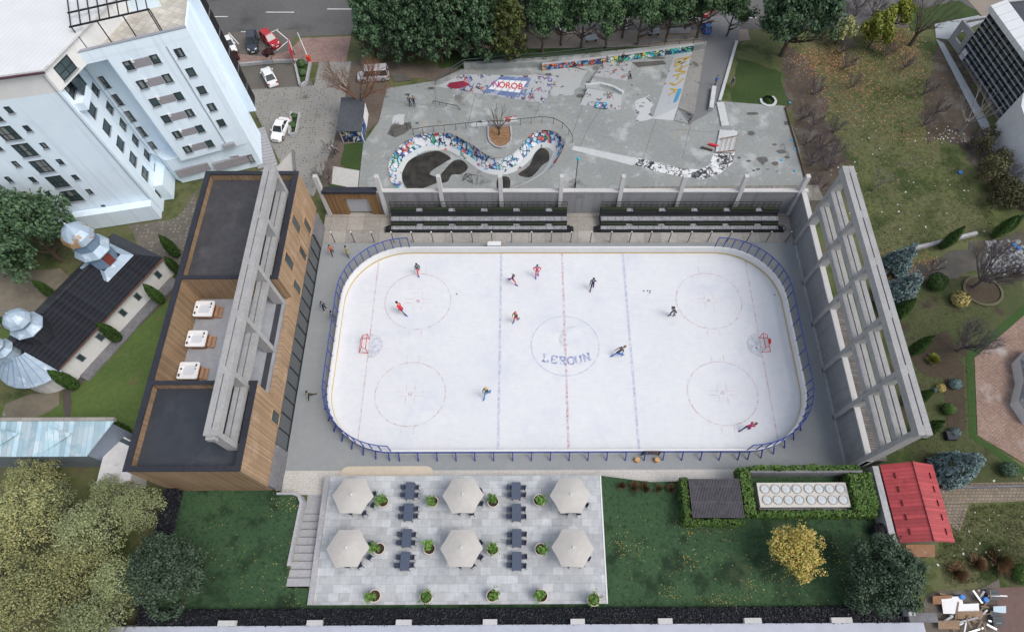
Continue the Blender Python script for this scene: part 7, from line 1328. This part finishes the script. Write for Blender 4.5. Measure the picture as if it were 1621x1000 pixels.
def bench(px,py,rot,label):
    q=G(px,py); t=thing('park_bench',label,'bench',(q.x,q.y,-.05),rad(rot),'benches on the verge'); X=XF.pop(t); m=mat('bench_pale',(.45,.50,.54),(.4,.44,.48)); MB().box(-1,1,-.3,.3,.4,.48).build('seat',m,t); MB().hexa([(-1,.26,.5),(1,.26,.5),(1,.32,.5),(-1,.32,.5),(-1,.42,.9),(1,.42,.9),(1,.48,.9),(-1,.48,.9)]).build('backrest',m,t)
    for x in (-.8,.8): MB().box(x-.08,x+.08,-.25,.28,0,.4).build('leg',black,t)
bench(936,65,8,'pale bench on the verge, left of the two'); bench(1034,55,5,'pale bench on the verge, right of the two')
q=G(1075,51); tag(MB().box(q.x-1.9,q.x+1.9,q.y-.25,q.y+.25,-.06,.55).build('low_wall',conc),'short low concrete wall on the verge behind the last trees','wall')
q=G(1607,252,.0); t=thing('utility_cart','pale blue utility cart parked against the white hall','cart',(q.x,q.y,-.05),rad(150)); XF.pop(t); cb=mat('cart_blue',(.28,.48,.56),(.24,.42,.5),rough=.4)
MB().hexa([(-.7,-1.3,.4),(.7,-1.3,.4),(.7,1.3,.4),(-.7,1.3,.4),(-.65,-1.25,.8),(.65,-1.25,.8),(.6,1.2,.75),(-.6,1.2,.75)]).build('body',cb,t); MB().hexa([(-.6,-.2,.8),(.6,-.2,.8),(.6,.9,.8),(-.6,.9,.8),(-.5,-.1,1.5),(.5,-.1,1.5),(.5,.5,1.5),(-.5,.5,1.5)]).build('cab',carglass,t)
for s in (-1,1):
    for y in (-.8,.8): MB().tube([(s*.6,y,.28),(s*.75,y,.28)],.28,10).build('wheel',rubber,t)
# ================================================================ people
skin=mat('skin',(.55,.36,.27),(.5,.32,.24),rough=.6); hairm=mat('hair_dark',(.02,.016,.013),(.03,.024,.02)); 
def clothes(n,c): return mat('cloth_'+n,c,tuple(x*.8 for x in c),rough=.85,scale=8)
CL={k:clothes(k,c) for k,c in dict(red=(.62,.03,.045),pink=(.68,.05,.17),navy=(.025,.045,.12),teal=(.03,.17,.18),black=(.015,.015,.018),blue=(.04,.14,.50),sky=(.02,.26,.55),orange=(.52,.11,.04),beige=(.36,.32,.20),grey=(.10,.11,.12),olive=(.10,.11,.06),brown=(.20,.12,.06),purple=(.22,.05,.25),yellow=(.55,.42,.10),white=(.65,.65,.66)).items()}
def person(label,px,py,face,jacket,trousers,shoe,hair='black',pose='stand',lean=0.,stride=.15,arm=.25,crouch=0.,coat=False,skates=None,z=0.,group=None,tilt=0.):
    q=G(px,py,z); t=thing('person',label,'person',(q.x,q.y,z),rad(face),group); XF.pop(t)
    V=[];E=[];Rr=[];K=[]
    def add(p,r,par,k): V.append(Vector(p)); Rr.append(r); K.append(k); (par is not None) and E.append((par,len(V)-1)); return len(V)-1
    hp=.93-crouch; ly=lean
    U=lambda h,fwd=0: Vector((tilt*h,fwd+ly*h,hp+h))            # point up the spine
    pel=add((0,-.3*crouch,hp),.135,None,'j' if coat else 't'); sp=add(U(.2),.13,pel,'j'); chst=add(U(.40),.15,sp,'j'); nk=add(U(.56),.06,chst,'s'); hd=add(U(.64,.02),.085,nk,'s'); hd2=add(U(.74,.03),.098,hd,'s'); add(U(.83,.02),.07,hd2,'s')
    add(U(.71,.135),.018,hd2,'s'); add(U(.72,.02)+Vector((.105,0,0)),.02,hd2,'s'); add(U(.72,.02)+Vector((-.105,0,0)),.02,hd2,'s')
    for s in (-1,1):
        sh=add(U(.50)+Vector((s*.19,0,0)),.075,chst,'j'); a=arm*s
        if pose=='hips': el=add(U(.25,-.05)+Vector((s*.42,0,0)),.05,sh,'j'); wr=add(U(.12,.08)+Vector((s*.26,0,0)),.036,el,'j')
        elif pose=='spread': el=add(U(.42,.05)+Vector((s*.45,0,0)),.05,sh,'j'); wr=add(U(.40,.12)+Vector((s*.68,0,0)),.036,el,'j')
        elif pose=='front': el=add(U(.28,.14)+Vector((s*.26,0,0)),.05,sh,'j'); wr=add(U(.30,.36)+Vector((s*.16,0,0)),.036,el,'j')
        else: el=add(U(.24,a*.5)+Vector((s*.27,0,0)),.05,sh,'j'); wr=add(U(.02,a*1.1+.05)+Vector((s*.29,0,0)),.036,el,'j')
        d=(V[wr]-V[el]).normalized(); sd=d.cross(Vector((0,0,1))) if abs(d.z)<.9 else d.cross(Vector((0,1,0))); sd.normalize(); up=sd.cross(d)
        pm_=add(V[wr]+d*.07,.036,wr,'s')
        for i,(o_,l_) in enumerate(((-.028,.062),(-.010,.075),(.010,.070),(.027,.055))): f1=add(V[wr]+d*.105+sd*o_*1.15,.0095,pm_,'s'); add(V[f1]+d*l_*.8+up*-.02*(1+i*.2),.008,f1,'s')
        th1=add(V[wr]+d*.05+sd*(-.045)+up*-.01,.011,pm_,'s'); add(V[th1]+d*.045+sd*-.012,.009,th1,'s')
        st=stride*s; kz=hp*.52
        hi=add((s*.095,-.3*crouch,hp-.04),.10,pel,'j' if coat else 't'); kn=add((s*.11,st*.55+crouch*.55+.03,kz),.068,hi,'t'); an=add((s*.12,st-(.12 if s<0 and stride>.2 else 0),.10),.045,kn,'t'); heel=add((s*.12,st-(.12 if s<0 and stride>.2 else 0)-.02,.045),.043,an,'f'); add((s*.13,st-(.12 if s<0 and stride>.2 else 0)+.17,.04),.036,heel,'f')
    me=bpy.data.meshes.new('body'); me.from_pydata([tuple(v) for v in V],E,[]); o=bpy.data.objects.new('body',me); C.objects.link(o)
    md=o.modifiers.new('skin','SKIN'); ly_=me.skin_vertices[0].data
    for i,r in enumerate(Rr): ly_[i].radius=(r,r*.85 if K[i]=='j' and r>.12 else r); ly_[i].use_root=(i==0)
    sub=o.modifiers.new('sub','SUBSURF'); sub.levels=1; sub.render_levels=1
    dg=bpy.context.evaluated_depsgraph_get(); m2=bpy.data.meshes.new_from_object(o.evaluated_get(dg)); bpy.data.objects.remove(o); m2.materials.clear()
    order={'j':0,'t':1,'s':2,'f':3}
    for k in (CL[jacket],CL[trousers],skin,CL[shoe]): m2.materials.append(k)
    segs=[(V[a],V[b],K[b]) for a,b in E]
    for p in m2.polygons:
        c=p.center; best=None
        for A1,B1,k in segs:
            ab=B1-A1; tt=max(0,min(1,(c-A1).dot(ab)/max(ab.length_squared,1e-9))); dd=(A1+ab*tt-c).length_squared
            if best is None or dd<best[0]: best=(dd,k)
        p.material_index=order[best[1]]; p.use_smooth=True
    bo=bpy.data.objects.new('body',m2); C.objects.link(bo); bo.parent=t
    hc=V[hd2]; m=MB(); 
    for i in range(5):
        for j in range(12):
            f0,f1=i/5*1.75,(i+1)/5*1.75; a0,a1=j/12*2*PI,(j+1)/12*2*PI
            pt=lambda f,a_: hc+Vector((.118*math.sin(f)*math.cos(a_),-.02+.125*math.sin(f)*math.sin(a_)-(.03 if math.sin(a_)<0 else -.0)*f,.02+.125*math.cos(f)+(.06*max(0,math.sin(a_))*f*.5)))
            m.face([pt(f0,a0),pt(f1,a0),pt(f1,a1),pt(f0,a1)])
    m.build('hair' if hair in('black',) else 'hat',hairm if hair=='black' else CL[hair],t)
    ey=MB(); 
    for s in (-1,1): p=V[hd2]+Vector((s*.038,.088,.005)); ey.lathe((p.x,p.y,p.z-.01),[(.012,0),(.014,.01),(.010,.02)],6)
    ey.build('eyes',CL['black'],t)
    if coat:
        mb=MB(); mb.lathe((0,.02,0),[(.24,hp-.42),(.22,hp-.1),(.19,hp+.15)],12,cap=False); mb.build('coat_skirt',CL[jacket],t)
    if skates:
        for s in (-1,1):
            st=stride*s-(.12 if s<0 and stride>.2 else 0); MB().box(s*.125-.018,s*.125+.018,st-.16,st+.26,-.0,.04).build('skate_blade',CL[skates],t); MB().box(s*.125-.055,s*.125+.055,st-.09,st+.2,.035,.075).build('skate_boot',CL[skates],t)
    t.scale=(1.36,)*3 if skates else ((1.12,)*3 if group==GD else (1,1,1))
    return t
GD='walkers on the grey deck'
GS='skaters on the ice'; Zi=.022
person('skater in red trousers and dark jacket by the upper left circle',663,432,200,'teal','red','blue','black','front',.25,.35,skates='blue',z=Zi,group=GS,crouch=.12)
person('skater in a red jacket gliding bent forward inside the upper left circle',638,495,60,'red','navy','blue','black','stand',.5,.4,skates='blue',z=Zi,group=GS,crouch=.18)
person('skater with blue jacket and red trousers beside the left blue line',812,447,240,'navy','red','blue','brown','stand',.4,.45,skates='blue',z=Zi,group=GS,crouch=.12,tilt=.35)
person('skater all in pink with one hand on the hip near the centre line',850,437,180,'pink','pink','blue','teal','hips',.05,.2,skates='blue',z=Zi,group=GS)
person('skater in dark clothes upright between the centre line and the right blue line',937,457,170,'navy','black','purple','black','stand',.1,.25,skates='purple',z=Zi,group=GS)
person('skater in red trousers with an orange and yellow top above the centre circle',817,508,150,'brown','red','sky','orange','front',.15,.25,skates='sky',z=Zi,group=GS,crouch=.1)
person('skater in bright blue trousers with a green hat in the lower left of the ice',771,626,160,'olive','sky','blue','yellow','front',.05,.4,skates='blue',z=Zi,group=GS)
person('skater in dark jacket and blue trousers crouching just right of the centre circle',977,563,-70,'grey','blue','sky','brown','stand',.75,.45,skates='sky',z=Zi,group=GS,crouch=.25)
person('skater in grey with a white bib by the upper right circle',1064,499,120,'grey','navy','grey','black','hips',.4,.2,skates='grey',z=Zi,group=GS,crouch=.15)
person('skater in pink and purple leaning by the lower right circle',1179,680,-60,'pink','navy','purple','olive','front',.45,.4,skates='purple',z=Zi,group=GS,crouch=.1,tilt=.3)
GD='walkers on the grey deck'
person('person in an orange red jacket and dark trousers walking in the far left corner',528,403,195,'orange','black','brown','black','stand',.05,.3,group=GD)
person('person in a long beige coat walking in the far left corner',553,405,20,'beige','navy','black','black','stand',.03,.25,coat=True,group=GD)
person('person in a dark blue jacket walking along the glass front, upper of two',516,491,180,'navy','black','white','black','stand',.02,.2,group=GD)
person('person in grey clothes walking close to the left boards',531,506,30,'grey','grey','grey','black','stand',.02,.2,group=GD)
person('person in olive dark clothes striding at the lower part of the left deck',495,629,150,'olive','black','brown','black','stand',.12,.5,group=GD)
GK='people in the skate park'
person('left person of the pair in dark jackets standing on the skate floor',650,168,180,'navy','black','black','black','stand',0,.1,group=GK); person('right person of the pair in dark jackets standing on the skate floor',656.5,168.5,200,'black','navy','black','black','stand',0,.1,group=GK)
person('person in black standing by the upper graffiti wall',985,100,180,'black','grey','black','orange','stand',.05,.15,group=GK); person('person in dark blue crouching on the skate floor beside the fun box',997,125,120,'navy','black','black','black','front',.4,.25,crouch=.4,group=GK)
person('person with a blue top standing at the end of the pale ledge',1131,136,180,'blue','grey','brown','black','stand',.05,.1,group=GK); person('person in a dark coat walking on the path beside the grass',1157,137,200,'navy','brown','brown','black','stand',.05,.35,group=GK,coat=True)
person('person in a bright blue top walking on the street pavement',1096,38,90,'blue','black','black','black','stand',.03,.3); person('person in a white top bending at the corner of the graffiti shed grass',533,243,150,'white','black','black','white','stand',.5,.25,crouch=.1)
